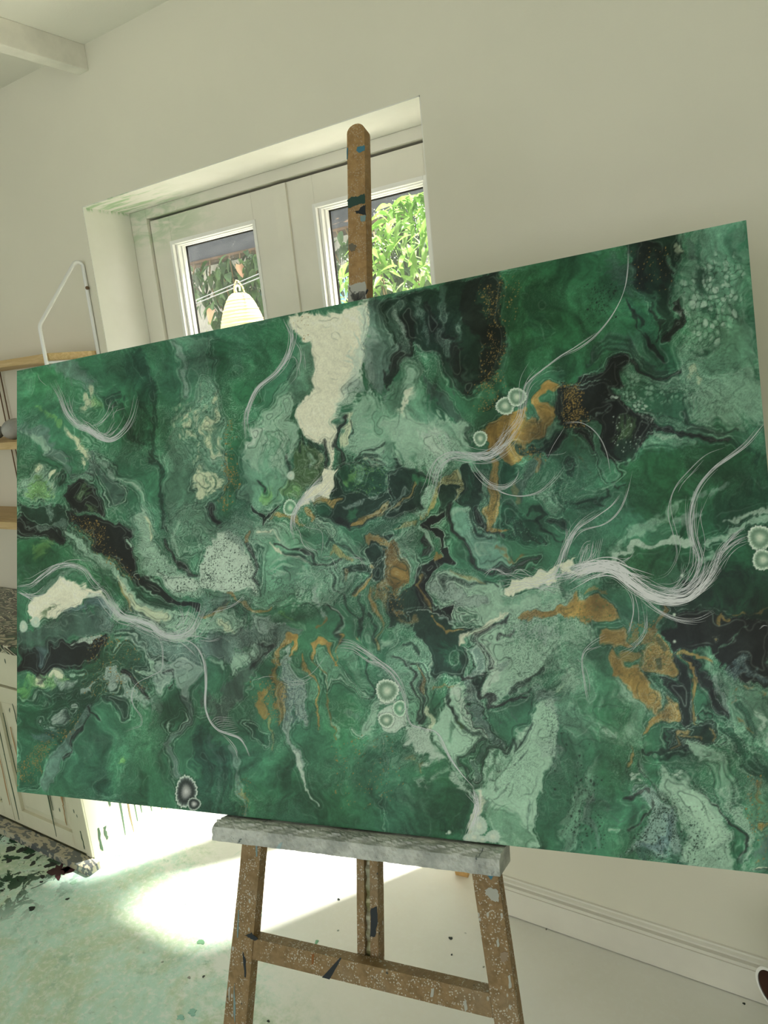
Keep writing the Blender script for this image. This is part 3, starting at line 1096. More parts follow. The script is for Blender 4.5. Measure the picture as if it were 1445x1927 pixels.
md = 0.028
mm = MB(FRAME)
w = mu(vtop, 1)-mu(vtop, 0); cxm = (mu(vtop, 1)+mu(vtop, 0))/2
head = [(mu(vs, 0), vs), (mu(vs, 1), vs)]
for k in range(11):
    a = math.pi*k/10
    head.append((cxm+w/2*math.cos(a), vtop-w*0.42+w*0.42*math.sin(a)))
mm.prism(head, BK-0.0315-md+0.03, BK-0.0005, axis=2)
mast = mm.build('mast', M_mast, ez, bevel=0.0015)
sl0, sl1 = 0.36, 0.62
for a, b in ((0, sl0), (sl1, 1)):
    mm = MB(FRAME)
    A = [(ru(vs, q), vs) for q in (a, b)] + [(ru(vbot, q), vbot) for q in (b, a)]
    mm.prism(A, BK-0.034-md, BK-0.034, axis=2)
    mm.build('mast_rail', M_easel, mast, bevel=0.001)
mm = MB(FRAME)
A = [(ru(vs, q), vs) for q in (sl0, sl1)] + [(ru(vbot, q), vbot) for q in (sl1, sl0)]
mm.prism(A, BK-0.034-md, BK-0.034-md+0.006, axis=2)
mm.build('slot_back', M_easel, mast)
M_brass = NT('ratchet_metal', 0.35, 0.5)
M_brass.b.inputs['Metallic'].default_value = 0.25
M_brass.color(M_brass.mix(M_brass.step(M_brass.noise(M_brass.coord(), 30, 3), .4, .6), srgb(150, 146, 104), srgb(182, 180, 156)))
mm = MB(FRAME); n = 90
for k in range(n+1):
    v_ = vbot + (vs-0.02-vbot)*k/n
    ph = (v_*1000/30.0) % 1.0
    z = BK-0.034-0.012 + 0.011*(ph if ph < 0.72 else (1-ph)/0.28*0.72)
    xl = ru(v_, sl0)+0.0006; xr = ru(v_, sl1)-0.0006
    mm.v += [mm.P((xl, v_, z)), mm.P((xr, v_, z))]
for k in range(n):
    mm.f.append((2*k, 2*k+1, 2*k+3, 2*k+2))
mm.build('ratchet_strip', M_brass.m, mast, smooth=False)
ring = uv(667, 1600, BK-0.02)
mm = MB(FRAME)
mm.tube([(ring[0]+0.007*math.cos(a), ring[1]+0.007*math.sin(a)-0.002, BK-0.02) for a in np.linspace(0, 2*math.pi, 15)], 0.0016, 6, cap=False)
mm.build('screw_eye', M_brass.m, mast, smooth=True)

# flat dabs of dried paint on the mast and legs
def dab(name, px_list, off, mat, parent, th=0.0008):
    mm = MB(FRAME)
    mm.prism([uv(x, y, off) for x, y in px_list], off-0.0004, off+th, axis=2)
    o = mm.build(name, mat, parent)
    return o


def jag(pts, seedv, amp, n=4):
    rnd = random.Random(seedv); out = []
    for k in range(len(pts)):
        a, b = pts[k], pts[(k+1) % len(pts)]
        for s in range(n):
            q = s/n
            out.append((a[0]*(1-q)+b[0]*q+rnd.uniform(-amp, amp), a[1]*(1-q)+b[1]*q+rnd.uniform(-amp, amp)))
    return out


D_blue = NT('dab_blue', .5, .3).color(srgb(62, 118, 138)).m
D_green = NT('dab_dark_green', .5, .3).color(srgb(44, 72, 64)).m
D_grey = NT('dab_grey', .6, .2).color(srgb(176, 176, 166)).m
D_black = NT('dab_black', .5, .3).color(srgb(38, 44, 48)).m
D_pale = NT('dab_slate', .5, .3).color(srgb(122, 146, 146)).m
def mast_dab(pts, mat, sv, amp=1.0, n=4):
    dab('dried_dab', jag(pts, sv, amp, n), BK-0.0005, mat, mast)
mast_dab([(672, 277), (686, 274), (686.5, 283), (676, 288), (671, 284)], D_blue, 1, .8)
mast_dab([(652.6, 280), (655, 278), (654, 300), (652.8, 300)], D_blue, 2, .3)
mast_dab([(653.8, 377), (662, 371), (672, 370), (686, 365), (687, 382), (672, 386), (660, 390), (654, 392)], D_green, 3, 1.2)
mast_dab([(668, 399), (676, 395), (682, 387), (687, 386), (688, 405), (680, 403), (672, 402)], D_black, 4, 1.2)
mast_dab([(677, 406), (688, 405), (688, 416), (680, 418)], D_pale, 5, .8)
mast_dab([(655, 462), (662, 457), (670, 463), (668, 471), (660, 473)], NT('dab_smoke', .6, .2).color(srgb(112, 106, 92)).m, 6, 1.6, 5)
mast_dab([(658, 543), (662, 548), (668, 553), (680, 550), (690, 545), (690, 566), (672, 570), (664, 562)], D_black, 7, 3.2, 6)
mast_dab([(655, 538), (688, 530), (690, 566), (656, 574)], D_grey, 9, 1.5, 5)
def leg_dab(pts, mat, sv, amp=1.0, n=4, off=BK-0.001):
    dab('dried_dab', jag(pts, sv, amp, n), off, mat, ez)
leg_dab([(912, 1675), (922, 1669), (936, 1675), (940, 1688), (938, 1697), (925, 1694), (914, 1683)], D_grey, 11, 1.5)
leg_dab([(917, 1648), (930, 1646), (925, 1655)], D_blue, 12, .8)
leg_dab([(934, 1770), (938, 1766), (940, 1780), (936, 1782)], D_grey, 13, .6)
leg_dab([(956, 1836), (960, 1834), (963, 1858), (958, 1860)], D_grey, 14, .6)
leg_dab([(940, 1795), (956, 1790), (955, 1806), (944, 1812)], NT('dab_haze', .6, .2).color(srgb(150, 132, 110)).m, 15, 2)
leg_dab([(640, 1802), (606, 1839), (620, 1843), (637, 1813), (643, 1803)], D_black, 16, .3, 3, BK-0.003)
leg_dab([(872, 1885), (876, 1880), (880, 1898), (875, 1904)], D_grey, 17, .5, 4, BK-0.003)
leg_dab([(812, 1861), (817, 1859), (815, 1876), (810, 1876)], D_grey, 18, .5, 4, BK-0.003)
leg_dab([(586, 1796), (592, 1795), (590, 1814), (587, 1815)], NT('dab_rust', .6, .2).color(srgb(140, 92, 48)).m, 19, .8, 4, BK-0.003)
leg_dab([(460, 1760), (473, 1755), (486, 1767), (480, 1770), (470, 1765)], D_black, 20, 1.0)
leg_dab([(457, 1790), (463, 1808), (463, 1840), (460, 1838)], D_black, 21, .6)
leg_dab([(441, 1850), (439, 1905), (442, 1925), (443, 1900)], D_pale, 22, .5)
leg_dab([(430, 1858), (434, 1856), (432, 1884), (430, 1880)], D_grey, 23, .5)
leg_dab([(448, 1712), (450, 1712), (448, 1764), (446, 1764)], D_pale, 24, .4)
leg_dab([(481, 1585), (485, 1585), (484, 1612), (482, 1612)], D_pale, 25, .5)
leg_dab([(708-10, 1710), (703+6, 1706), (710, 1735), (706, 1762), (697, 1763), (697, 1730)], D_black, 26, 1, 4, BK-0.034)

# ledge crusted with grey and white paint
def crust_material():
    t = NT('paint_crust', 0.6, 0.3)
    v = t.coord()
    col = t.mix(t.step(t.noise(v, 22, 6, 0.65), 0.35, 0.65), srgb(168, 172, 167), srgb(212, 215, 208))
    col = t.mix(t.math('MULTIPLY', t.step(t.noise(t.coord((1, 1, 1), (0.3, 0, 0)), 12, 7, 0.7, 0.6), 0.57, 0.66), .7), col, srgb(112, 114, 116))
    col = t.mix(t.math('MULTIPLY', t.step(t.noise(t.coord((2, 1, 1)), 17, 7, 0.7, 1.4), 0.63, 0.67), .85), col, srgb(46, 66, 66))
    col = t.mix(t.math('MULTIPLY', t.step(t.noise(t.coord((.6, 1, 1), (1, 0, 0)), 13, 5, 0.6, 1.0), 0.66, 0.70), .7), col, srgb(150, 185, 192))
    t.color(col).bump(t.noise(v, 70, 7, 0.7), 0.8, 0.004)
    return t.m


ue0 = uv(401, 1545, 0.035)[0]; ue1 = uv(940, 1612, 0.035)[0]
mm = MB(FRAME)
LT = -0.003
prof_l = [(BK-0.0005, LT-0.002), (0.001, LT-0.001), (0.022, LT-0.001), (0.038, LT-0.008), (0.040, LT-0.034), (BK-0.0005, LT-0.034)]
nseg = 120
rnd = random.Random(9)
ring_n = 18
def resample(pr, n):
    pr = np.array(pr+[pr[0]], float)
    d = np.r_[0, np.cumsum(np.hypot(*np.diff(pr, axis=0).T))]
    s = np.linspace(0, d[-1], n+1)[:-1]
    return np.c_[np.interp(s, d, pr[:, 0]), np.interp(s, d, pr[:, 1])]
pl = np.array(prof_l[1:5])
front = np.concatenate([np.linspace(pl[0], pl[1], 6)[:-1], np.linspace(pl[1], pl[2], 5)[:-1], np.linspace(pl[2], pl[3], 6)])
sect = [prof_l[0]] + [tuple(q) for q in front] + [prof_l[5]]
ns = len(sect)
for k in range(nseg+1):
    u_ = ue0+(ue1-ue0)*k/nseg
    for j, (o_, v_) in enumerate(sect):
        a = 0.0011*math.sin(u_*97+j*1.3)+0.0009*math.sin(u_*211+j*2.1) + rnd.uniform(-.0011, .0011)
        if j in (0, ns-1) or o_ < 0.003:
            a *= 0.0
            oo, vv = o_, v_
        else:
            oo, vv = o_+a, v_+(a if j < 9 else 0)*0.8
            if 8 <= j:
                vv = v_+a*0.2
        mm.v.append(mm.P((u_, vv, oo)))
for k in range(nseg):
    for j in range(ns):
        j2 = (j+1) % ns
        mm.f.append((k*ns+j, k*ns+j2, (k+1)*ns+j2, (k+1)*ns+j))
mm.f.append(tuple(range(ns))); mm.f.append(tuple(nseg*ns+j for j in range(ns-1, -1, -1)))
mm.build('ledge', crust_material(), ez)

# rear leg, hinged behind the mast, foot standing in the door recess
fr = on_z(871, 1644)
hu = (mu(0.86, 0)+mu(0.86, 1))/2
hp = BL + E1*hu + E2*0.86 + NN*(BK-0.055)
d = (np.array([fr[0], fr[1], 0.0])-hp); d /= np.linalg.norm(d)
sx = np.cross(d, NN); sx /= np.linalg.norm(sx); sy = np.cross(sx, d)
mm = MB((hp, sx, sy, d))
Ll = float(np.linalg.norm(np.array([fr[0], fr[1], 0.0])-hp))-0.002
mm.box(-0.021, 0.021, -0.012, 0.012, 0, Ll)
o = mm.build('rear_leg', M_beech, ez, bevel=0.002)
mm = MB(FRAME); mm.tube([(hu-0.03, 0.86, BK-0.050), (hu+0.03, 0.86, BK-0.050)], 0.016, 12)
mm.build('hinge_bolt', M_brass.m, ez, smooth=True)

# ------------------------------------------------------------------ curled paper roll at the right edge
root_p = on_z(1452, 1925)
pr = on_y(1450, 1862, 1.50)
M_paper = painted('roll_paper', (0.80, 0.79, 0.75), 0.7, 0.03, 6)
M_brown = painted('roll_inside', srgb(92, 66, 52), 0.7, 0.2, 9)
M_mintpot = painted('mint_pot_paint', srgb(160, 190, 168), 0.5, 0.08, 10)
oc = on_y(1454, 1864, 1.42)
ax = np.array([0.50, 0.80, 0.10]); ax /= np.linalg.norm(ax)
s1 = np.cross(ax, [0, 0, 1]); s1 /= np.linalg.norm(s1); s2 = np.cross(s1, ax)
R_, th, Lr = 0.050, 0.007, 0.19
mm = MB(); ns = 36
for (r, h) in ((R_, 0), (R_, Lr), (R_-th, Lr), (R_-th, 0)):
    for k in range(ns):
        a = 2*math.pi*k/ns
        mm.v.append(tuple(float(c) for c in oc + (s1*math.cos(a)*0.8+s2*math.sin(a))*r + ax*h))
for q in range(4):
    if q == 2:
        continue
    for k in range(ns):
        j = (k+1) % ns
        mm.f.append((q*ns+k, q*ns+j, ((q+1) % 4)*ns+j, ((q+1) % 4)*ns+k))
roll = tag(empty('paper_roll', (0, 0, 0)), 'curled white paper roll with brown inside at the lower right edge', 'paper roll')
mm.build('outer_sheet', M_paper, roll, smooth=False)
mm = MB()
for (r, h) in ((R_-th, 0.002), (R_-th, Lr)):
    for k in range(ns):
        a = 2*math.pi*k/ns
        mm.v.append(tuple(float(c) for c in oc + (s1*math.cos(a)*0.8+s2*math.sin(a))*(r-0.0005) + ax*h))
for k in range(ns):
    j = (k+1) % ns
    mm.f.append((k, j, ns+j, ns+k))
mm.f.append(tuple(range(ns, 2*ns)))
mm.build('brown_lining', M_brown, roll, smooth=True)
zc = float(oc[2]) - R_*1.0
pot = tag(empty('paint_tub', (float(oc[0])+0.055, 1.50, 0)), 'pale green paint tub under the paper roll at the lower right edge', 'tub')
def lathe(prof, name, mat, parent, n=32):
    mm = MB()
    for r, z in prof:
        for k in range(n):
            a = 2*math.pi*k/n
            mm.v.append((r*math.cos(a), r*math.sin(a), z))
    for i in range(len(prof)-1):
        for k in range(n):
            j = (k+1) % n
            mm.f.append((i*n+k, i*n+j, (i+1)*n+j, (i+1)*n+k))
    mm.f.append(tuple(range(n-1, -1, -1)))
    mm.f.append(tuple(range((len(prof)-1)*n, len(prof)*n)))
    return mm.build(name, mat, parent, smooth=True)
hp_ = zc-0.003
lathe([(0.058, 0), (0.060, 0.004), (0.068, hp_-0.012)], 'tub_body', M_mintpot, pot)
lathe([(0.070, hp_-0.012), (0.072, hp_-0.010), (0.072, hp_-0.003), (0.069, hp_)], 'tub_lid', M_mintpot, pot)

# ------------------------------------------------------------------ the painting: poured acrylic, computed per vertex
NU, NV = 1240, 775
rng = np.random.default_rng(5)
gu, gv = np.meshgrid(np.linspace(0, PW, NU), np.linspace(0, PH, NV))
P3 = BL + gu[..., None]*E1 + gv[..., None]*E2 - EYE
zc_ = P3 @ fw
GX = (IMG_W/2 + FPX*(P3 @ rt)/zc_).astype(np.float32).ravel()
GY = (IMG_H/2 - FPX*(P3 @ up)/zc_).astype(np.float32).ravel()
del P3, zc_
LATT = [rng.random((256, 256)).astype(np.float32) for _ in range(12)]


def vn(x, y, s, k):
    """smooth value noise in 0..1, cell size s"""
    L_ = LATT[k % 12]
    x = x/s + 37.3*k; y = y/s + 11.7*k
    xi = np.floor(x).astype(np.int32); yi = np.floor(y).astype(np.int32)
    fx = x-xi; fy = y-yi
    fx = fx*fx*(3-2*fx); fy = fy*fy*(3-2*fy)
    x0 = xi & 255; x1 = (xi+1) & 255; y0 = yi & 255; y1 = (yi+1) & 255
    a = L_[y0, x0]; b = L_[y0, x1]; c_ = L_[y1, x0]; d_ = L_[y1, x1]
    return (a+(b-a)*fx)*(1-fy) + (c_+(d_-c_)*fx)*fy


def fbm(x, y, s, k, o=4, g=0.5):
    r = 0; amp = 1; tot = 0
    for i in range(o):
        r = r+vn(x, y, s, k+i)*amp; tot += amp
        amp *= g; s *= 0.5
    return r/tot


def sst(a, b, v_):
    q = np.clip((v_-a)/(b-a), 0, 1)
    return q*q*(3-2*q)


n1 = fbm(GX, GY, 66, 0, 2, .5)-.5; n2 = fbm(GX, GY, 66, 5, 2, .5)-.5
WX, WYY = GX+30*n1, GY+30*n2
f1 = fbm(WX, WYY, 25, 2, 2)-.5; f2 = fbm(WX, WYY, 25, 7, 2)-.5
WX, WYY = WX+20*f1, WYY+20*f2
f1 = fbm(WX, WYY, 9, 3, 2)-.5; f2 = fbm(WX, WYY, 9, 8, 2)-.5
WX, WYY = WX+6.5*f1, WYY+6.5*f2
FINE = fbm(WX, WYY, 7, 3, 3)
# threads drawn out along the flow: noise sampled in strongly folded coordinates
h1 = fbm(GX, GY, 130, 1, 3)-.5; h2 = fbm(GX, GY, 130, 6, 3)-.5
FX, FY_ = GX+210*h1+.9*(WX-GX), GY+210*h2+.9*(WYY-GY)
LACE = .6*fbm(FX, FY_*.4, 14, 4, 3)+.4*fbm(WX, WYY, 12, 2, 2)
TH = np.clip((.65*fbm(FX*1.2, FY_*.35, 9, 5, 3, .6)+.35*fbm(FX, FY_, 5, 9, 2)-.5)*3.0+.5, 0, 1)

PAL = dict(W=(197, 196, 176), C=(184, 189, 160), M=(127, 157, 137), L=(81, 119, 96), G=(50, 93, 69), E=(42, 87, 59), F=(36, 77, 51),
           D=(29, 63, 46), Q=(26, 45, 36), K=(22, 27, 25), O=(126, 104, 57), N=(100, 82, 46), S=(122, 140, 131), T=(78, 100, 91),
           Z=(164, 180, 166), Y=(92, 136, 78), V=(54, 76, 66), B=(66, 86, 88), U=(124, 119, 76), J=(60, 86, 54))
COLR = np.empty((GX.size, 3), np.float32)
COLR[:] = PAL['G']
_sec = [0, 0, 1.0]
SEC = {'A1': (20, 640), 'A2': (380, 560), 'A3': (740, 480), 'A4': (1065, 400), 'B1': (20, 960), 'B2': (380, 880), 'B3': (740, 800), 'B4': (1065, 740),
       'C1': (20, 1240), 'C2': (380, 1200), 'C3': (740, 1140), 'C4': (1065, 1060), 'D4': (1065, 1360)}
KS = 380/1445.0


def sec(n):
    _sec[0], _sec[1] = SEC[n]


def tp(pts):
    a = np.array(pts, np.float32).reshape(-1, 2)*KS
    return a + np.array(_sec[:2], np.float32)


def seg_sd(x, y, P, w):
    """distance to a polyline minus its (varying) half width"""
    best = np.full(x.shape, 1e9, np.float32)
    for i in range(len(P)-1):
        ax_, ay = P[i]; bx_, by = P[i+1]
        dx, dy = bx_-ax_, by-ay
        q = np.clip(((x-ax_)*dx+(y-ay)*dy)/(dx*dx+dy*dy+1e-6), 0, 1)
        d_ = np.hypot(x-ax_-q*dx, y-ay-q*dy) - (w[i]+(w[i+1]-w[i])*q)
        np.minimum(best, d_, out=best)
    return best


def poly_sd(x, y, P):
    d_ = np.full(x.shape, 1e9, np.float32); ins = np.zeros(x.shape, bool)
    n_ = len(P)
    for i in range(n_):
        ax_, ay = P[i]; bx_, by = P[(i+1) % n_]
        dx, dy = bx_-ax_, by-ay
        q = np.clip(((x-ax_)*dx+(y-ay)*dy)/(dx*dx+dy*dy+1e-6), 0, 1)
        np.minimum(d_, np.hypot(x-ax_-q*dx, y-ay-q*dy), out=d_)
        if ay != by:
            ins ^= ((ay > y) != (by > y)) & (x < dx*(y-ay)/dy+ax_)
    return np.where(ins, -d_, d_)


def comp(idx, alpha, col, var=0.10):
    c_ = np.array(col, np.float32)
    if var and c_.mean() > 150:
        var = .03
    k = 1+var*(FINE[idx]-.5)*2.4
    COLR[idx] += (c_[None]*k[:, None]-COLR[idx])*alpha[:, None]


def region(P, mrg):
    x0, y0 = P.min(0)-mrg; x1, y1 = P.max(0)+mrg
    return np.nonzero((GX > x0) & (GX < x1) & (GY > y0) & (GY < y1))[0]


def shade(idx, sd_, col, soft, lace, a, rings):
    if lace:
        sd_ = sd_ + lace*(LACE[idx]-.5)*1.5
    if col is PAL['K'] or col is PAL['Q']:
        sd_ = sd_-1.7
    al = sst(soft*1.25, -soft*1.25, sd_)
    if soft > 2:
        al = sst(.16, .84, al+(TH[idx]-.5)*min(3.2, .5+soft*.28)*al*(1-al))
    comp(idx, al*a, col)
    if rings is None and soft <= 9 and a > .8:
        rings = R0
    if rings:
        # thin contour lines that follow the edge, the way poured layers lace each other
        j = (vn(GX[idx], GY[idx], 60, 8)-.5)*3
        for off, w_, c_, al in rings:
            fade = al*(0.35+0.65*sst(.3, .6, vn(GX[idx], GY[idx], 45, 9)))
            comp(idx, np.exp(-((sd_-off-j*abs(off)*.12)/w_)**2)*fade, PAL[c_], 0)


R0 = ((1.6, 0.8, 'Q', .42), (4.0, 0.7, 'Z', .34), (6.4, .7, 'Q', .30), (-2.4, .7, 'Z', .22))
R1 = ((2.2, 0.9, 'K', .8), (5.0, 0.8, 'M', .55), (7.6, 0.7, 'Q', .6), (-2.5, .8, 'S', .45))
R2 = ((1.0, 0.9, 'Z', .65), (3.4, 0.8, 'Q', .7), (6.0, 0.8, 'M', .5), (-2.4, .8, 'Q', .5), (8.4, .7, 'Q', .45))


def pg(col, pts, soft=6, lace=0, a=1.0, rings=None):
    P = tp(pts); soft *= 1.0
    idx = region(P, 34+soft+lace)
    if not idx.size:
        return
    shade(idx, poly_sd(WX[idx], WYY[idx], P), PAL[col] if isinstance(col, str) else col, soft, lace, a, rings)


def ln(col, pts, w, soft=2.0, lace=0, a=1.0, rings=None):
    P = tp(pts); n_ = len(P)
    w = np.array(w if isinstance(w, (list, tuple)) else [w]*n_, np.float32)*KS/2
    if len(w) != n_:
        w = np.interp(np.linspace(0, 1, n_), np.linspace(0, 1, len(w)), w)
    idx = region(P, 34+soft+lace+w.max())
    if not idx.size:
        return
    shade(idx, seg_sd(WX[idx], WYY[idx], P, w), PAL[col] if isinstance(col, str) else col, soft, lace, a, rings)


def dot(col, x, y, r, soft=8, lace=0, a=1.0, rings=None):
    ln(col, [x, y, x+1, y], 2*r, soft, lace, a, rings)


# ---- broad fields
sec('A1')
pg('G', [-100, -100, 1445, -300, 1445, 1369, -100, 1369], 20)
pg('E', [30, 180, 500, 120, 1100, 20, 1120, 700, 800, 700, 500, 400, 30, 500], 40, 12, .6)
ln('T', [330, 160, 430, 240, 620, 370], [150, 130, 40], 14, 10, .75)
ln('L', [60, 220, 80, 330], 50, 16, 6, .5)
ln('Q', [930, 100, 985, 300, 1020, 500, 1040, 800, 1085, 1150, 1130, 1330], [60, 40, 26, 22, 24, 26], 7, 6, .8)
ln('D', [900, 130, 960, 400, 1000, 700], [150, 110, 60], 18, 8, .7)
dot('Q', 715, 430, 62, 14, 12, .85); ln('Q', [760, 480, 840, 580, 950, 720], 26, 8, 6, .6)
dot('C', 560, 420, 46, 8, 16, .8); dot('C', 590, 375, 22, 6, 8, .8); dot('Y', 620, 430, 40, 12, 8, .5)
ln('Y', [170, 500, 260, 560, 370, 630], [20, 30, 30], 8, 8, .6)
pg('C', [390, 640, 470, 660, 540, 730, 580, 830, 520, 860, 450, 760, 410, 700], 11, 10, .9, ())
dot('J', 510, 730, 26, 6, 8, .6)
ln('T', [60, 640, 190, 690, 270, 800, 360, 880, 440, 990, 560, 960, 600, 900], [60, 90, 80, 60, 60, 60, 50], 9, 12, .8)
ln('M', [90, 660, 180, 730, 240, 800], [30, 50, 30], 6, 12, .8)
ln('L', [430, 1005, 480, 980, 570, 985], 40, 4, 6, .8, R1)
ln('V', [600, 810, 660, 900, 720, 1010, 745, 1140], [60, 110, 120, 90], 10, 10, .9, R2)
ln('L', [640, 830, 760, 950, 880, 1070, 940, 1180, 1000, 1369], [40, 50, 46, 50, 70], 7, 8, .9)
ln('Z', [760, 960, 880, 1075, 930, 1140], [6, 10, 10], 2, 2, .8)
ln('S', [690, 860, 760, 960], 26, 5, 6, .6)
pg('K', [385, 1050, 480, 1010, 565, 1040, 640, 1130, 670, 1250, 560, 1225, 450, 1200, 380, 1120], 3, 6, 1, R1)
dot('J', 530, 1090, 36, 12, 6, .7); dot('J', 575, 1200, 26, 9, 4, .7)
dot('Q', 350, 1010, 40, 7, 18, .9)
pg('M', [130, 960, 200, 940, 310, 980, 330, 1060, 250, 1130, 150, 1140, 60, 1060], 14, 14, .8)
dot('Y', 205, 1080, 62, 14, 8, .9); dot('C', 165, 960, 26, 8, 6); dot('C', 285, 1005, 30, 7, 6)
pg('Q', [40, 1190, 190, 1170, 330, 1190, 440, 1250, 420, 1420, 40, 1420], 9, 14, .95)
ln('T', [250, 1190, 280, 1260, 250, 1320], 30, 8, 10, .6)
pg('L', [1150, -40, 1445, -100, 1445, 1369, 1160, 1369, 1110, 1150, 1100, 900, 1140, 620, 1200, 480, 1210, 200], 10, 8, .85)
ln('G', [1240, 60, 1300, 300, 1250, 440], 70, 14, 10, .6)
ln('S', [1200, 20, 1250, 200, 1240, 400], [40, 30, 20], 6, 8, .6)
ln('E', [1420, 60, 1400, 300, 1445, 420], 80, 14, 14, .6)
sec('A2')
pg('E', [40, 270, 600, 150, 640, 290, 600, 430, 440, 600, 340, 760, 320, 1000, 290, 1150, 270, 1420, 190, 1420, 150, 950, 90, 640], 8, 6)
ln('F', [470, 260, 420, 500, 330, 700], [120, 100, 60], 20, 8, .6)
ln('G', [250, 280, 240, 500], 110, 20, 8, .6)
pg('L', [-30, 560, 80, 600, 150, 900, 160, 1420, -60, 1420], 7, 10, .9)
for P_ in ([60, 700, 90, 800, 60, 900], [20, 1050, 60, 1150, 120, 1250], [0, 1250, 60, 1300, 100, 1369], [110, 1060, 130, 1200], [30, 900, 60, 1000], [-40, 820, -20, 960], [-120, 880, -90, 980]):
    ln('C', P_, 24, 10, 14, .75, ())
pg('W', [600, 150, 700, 122, 1235, 25, 1220, 120, 1150, 260, 1160, 420, 1050, 600, 990, 770, 1010, 900, 965, 1050, 930, 1200, 900, 1400, 820, 1400, 890, 1240, 905, 1100, 860, 1010, 770, 970, 690, 950, 640, 850, 700, 770, 800, 720, 850, 640, 822, 480, 800, 350, 720, 320, 650, 290], 5, 3, 1, ())
ln((176, 180, 164), [1180, 60, 1120, 260, 1120, 420, 1040, 600], [90, 90, 80, 60], 22, 4, .7)
ln('Z', [1150, 90, 1140, 300, 1090, 480, 1040, 640, 1030, 740], [120, 110, 110, 110, 90], 20, 0, .8, ())
ln('W', [700, 180, 900, 160, 1050, 130], 130, 14, 0, .8)
ln('W', [900, 300, 920, 600, 860, 850], [190, 190, 160], 14, 0, .9)
pg((82, 118, 95), [705, 345, 790, 350, 825, 430, 822, 560, 845, 640, 780, 730, 640, 790, 560, 880, 480, 980, 400, 1000, 420, 800, 560, 640, 690, 480], 4, 5, .95)
ln('L', [560, 640, 690, 660, 800, 640], 30, 9, 8, .6)
pg('M', [400, 860, 560, 700, 620, 690, 680, 770, 640, 860, 690, 950, 620, 1100, 640, 1250, 560, 1420, 290, 1420, 300, 1100], 14, 14, .9, ())
ln('L', [420, 900, 480, 1050, 440, 1200, 380, 1369], [50, 80, 90, 80], 9, 12, .85)
ln('Z', [320, 1090, 380, 980, 450, 950], [30, 50, 40], 6, 8, .8)
pg('J', [660, 1060, 725, 985, 760, 1020, 790, 995, 830, 1060, 870, 1180, 880, 1260, 840, 1310, 760, 1350, 690, 1290, 640, 1200], 4, 8, .95)
ln('M', [760, 1040, 790, 1150, 740, 1250], [20, 44, 20], 6, 8, .8); ln('C', [830, 1090, 820, 1200], 18, 4, 6, .6)
ln('K', [884, 985, 880, 1090, 890, 1200, 870, 1280], [4, 22, 14, 6], 2, 3, .9)
for P_ in ([725, 975, 745, 1010], [790, 995, 800, 1030], [700, 1020, 690, 1050], [840, 1010, 850, 1060]):
    ln('Q', P_, 9, 1.5, 4, .9)
pg('T', [1235, 25, 1470, -30, 1470, 420, 1330, 480, 1310, 580, 1310, 700, 1390, 800, 1445, 900, 1230, 650, 1150, 440, 1160, 250], 9, 12, .95)
ln('V', [1330, 60, 1290, 200, 1330, 400], [90, 90, 60], 12, 10, .8)
ln('K', [1440, 200, 1390, 430, 1330, 520, 1350, 640, 1400, 720], [60, 40, 50, 60, 20], 5, 10, .8)
ln('S', [1200, 200, 1170, 400, 1200, 560], [60, 60, 40], 12, 8, .6)
ln('S', [1050, 620, 1130, 640, 1200, 700], [40, 70, 60], 14, 8, .7)
pg('M', [1000, 800, 1200, 690, 1445, 840, 1445, 1240, 1340, 1240, 1200, 1140, 1120, 1100, 1040, 1050], 18, 14, .85, ())
ln('C', [1060, 830, 1070, 950, 1040, 1060], [50, 60, 30], 7, 10, .8)
ln('L', [1240, 780, 1300, 950], [60, 90], 14, 8, .6)
pg('D', [1020, 1210, 1100, 1110, 1150, 1200, 1200, 1160, 1330, 1240, 1420, 1180, 1445, 1280, 1420, 1420, 990, 1420], 4, 12, 1, R1)
ln('Y', [1120, 1250, 1150, 1330], [20, 30], 6, 6, .6); ln('L', [1330, 1220, 1340, 1330], 40, 6, 8, .8)
ln('K', [1035, 835, 1010, 930, 985, 1010, 965, 1060, 1010, 1090, 1045, 1110, 1010, 1190, 985, 1260, 985, 1400], [5, 7, 10, 16, 10, 14, 14, 12, 12], 1.5, 3, .9)
ln('N', [1020, 1190, 1000, 1260, 1000, 1400], 10, 2, 3, .8)
for P_ in ([1080, 860, 1120, 900, 1090, 960], [1150, 1080, 1250, 1060, 1330, 1010, 1400, 1040], [1180, 1130, 1260, 1120, 1340, 1080, 1420, 1110], [1150, 1100, 1190, 1190, 1180, 1260], [1260, 1140, 1330, 1160, 1400, 1130]):
    ln('Q', P_, 6, 1.3, 4, .8)
for P_ in ([560, 780, 500, 880, 560, 960, 620, 1010], [640, 800, 600, 880, 660, 930, 700, 960], [480, 900, 520, 1050, 600, 1130], [620, 1010, 560, 1100, 640, 1190], [520, 950, 580, 1060], [380, 1270, 440, 1300, 420, 1369]):
    ln('D', P_, 5, 1.3, 5, .75)
ln('K', [600, 1110, 640, 1190, 660, 1240], 8, 2, 6, .7)
sec('A3')
pg('F', [740, 130, 1445, -40, 1500, 560, 1200, 740, 1000, 860, 920, 960, 820, 990, 780, 820, 800, 600, 760, 400], 6)
ln('E', [900, 60, 1100, 120, 1300, 60], 140, 24, 6, .5)
ln('D', [1000, 300, 1050, 560, 1000, 620], [110, 120, 60], 20, 12, .5); ln('D', [1180, 640, 1220, 800, 1150, 850], 36, 8, 6, .6)
pg('Q', [-20, 300, 720, 125, 755, 260, 745, 450, 720, 680, 650, 800, 590, 980, 430, 930, 330, 740, 200, 640, 80, 560, -20, 620], 5, 8)
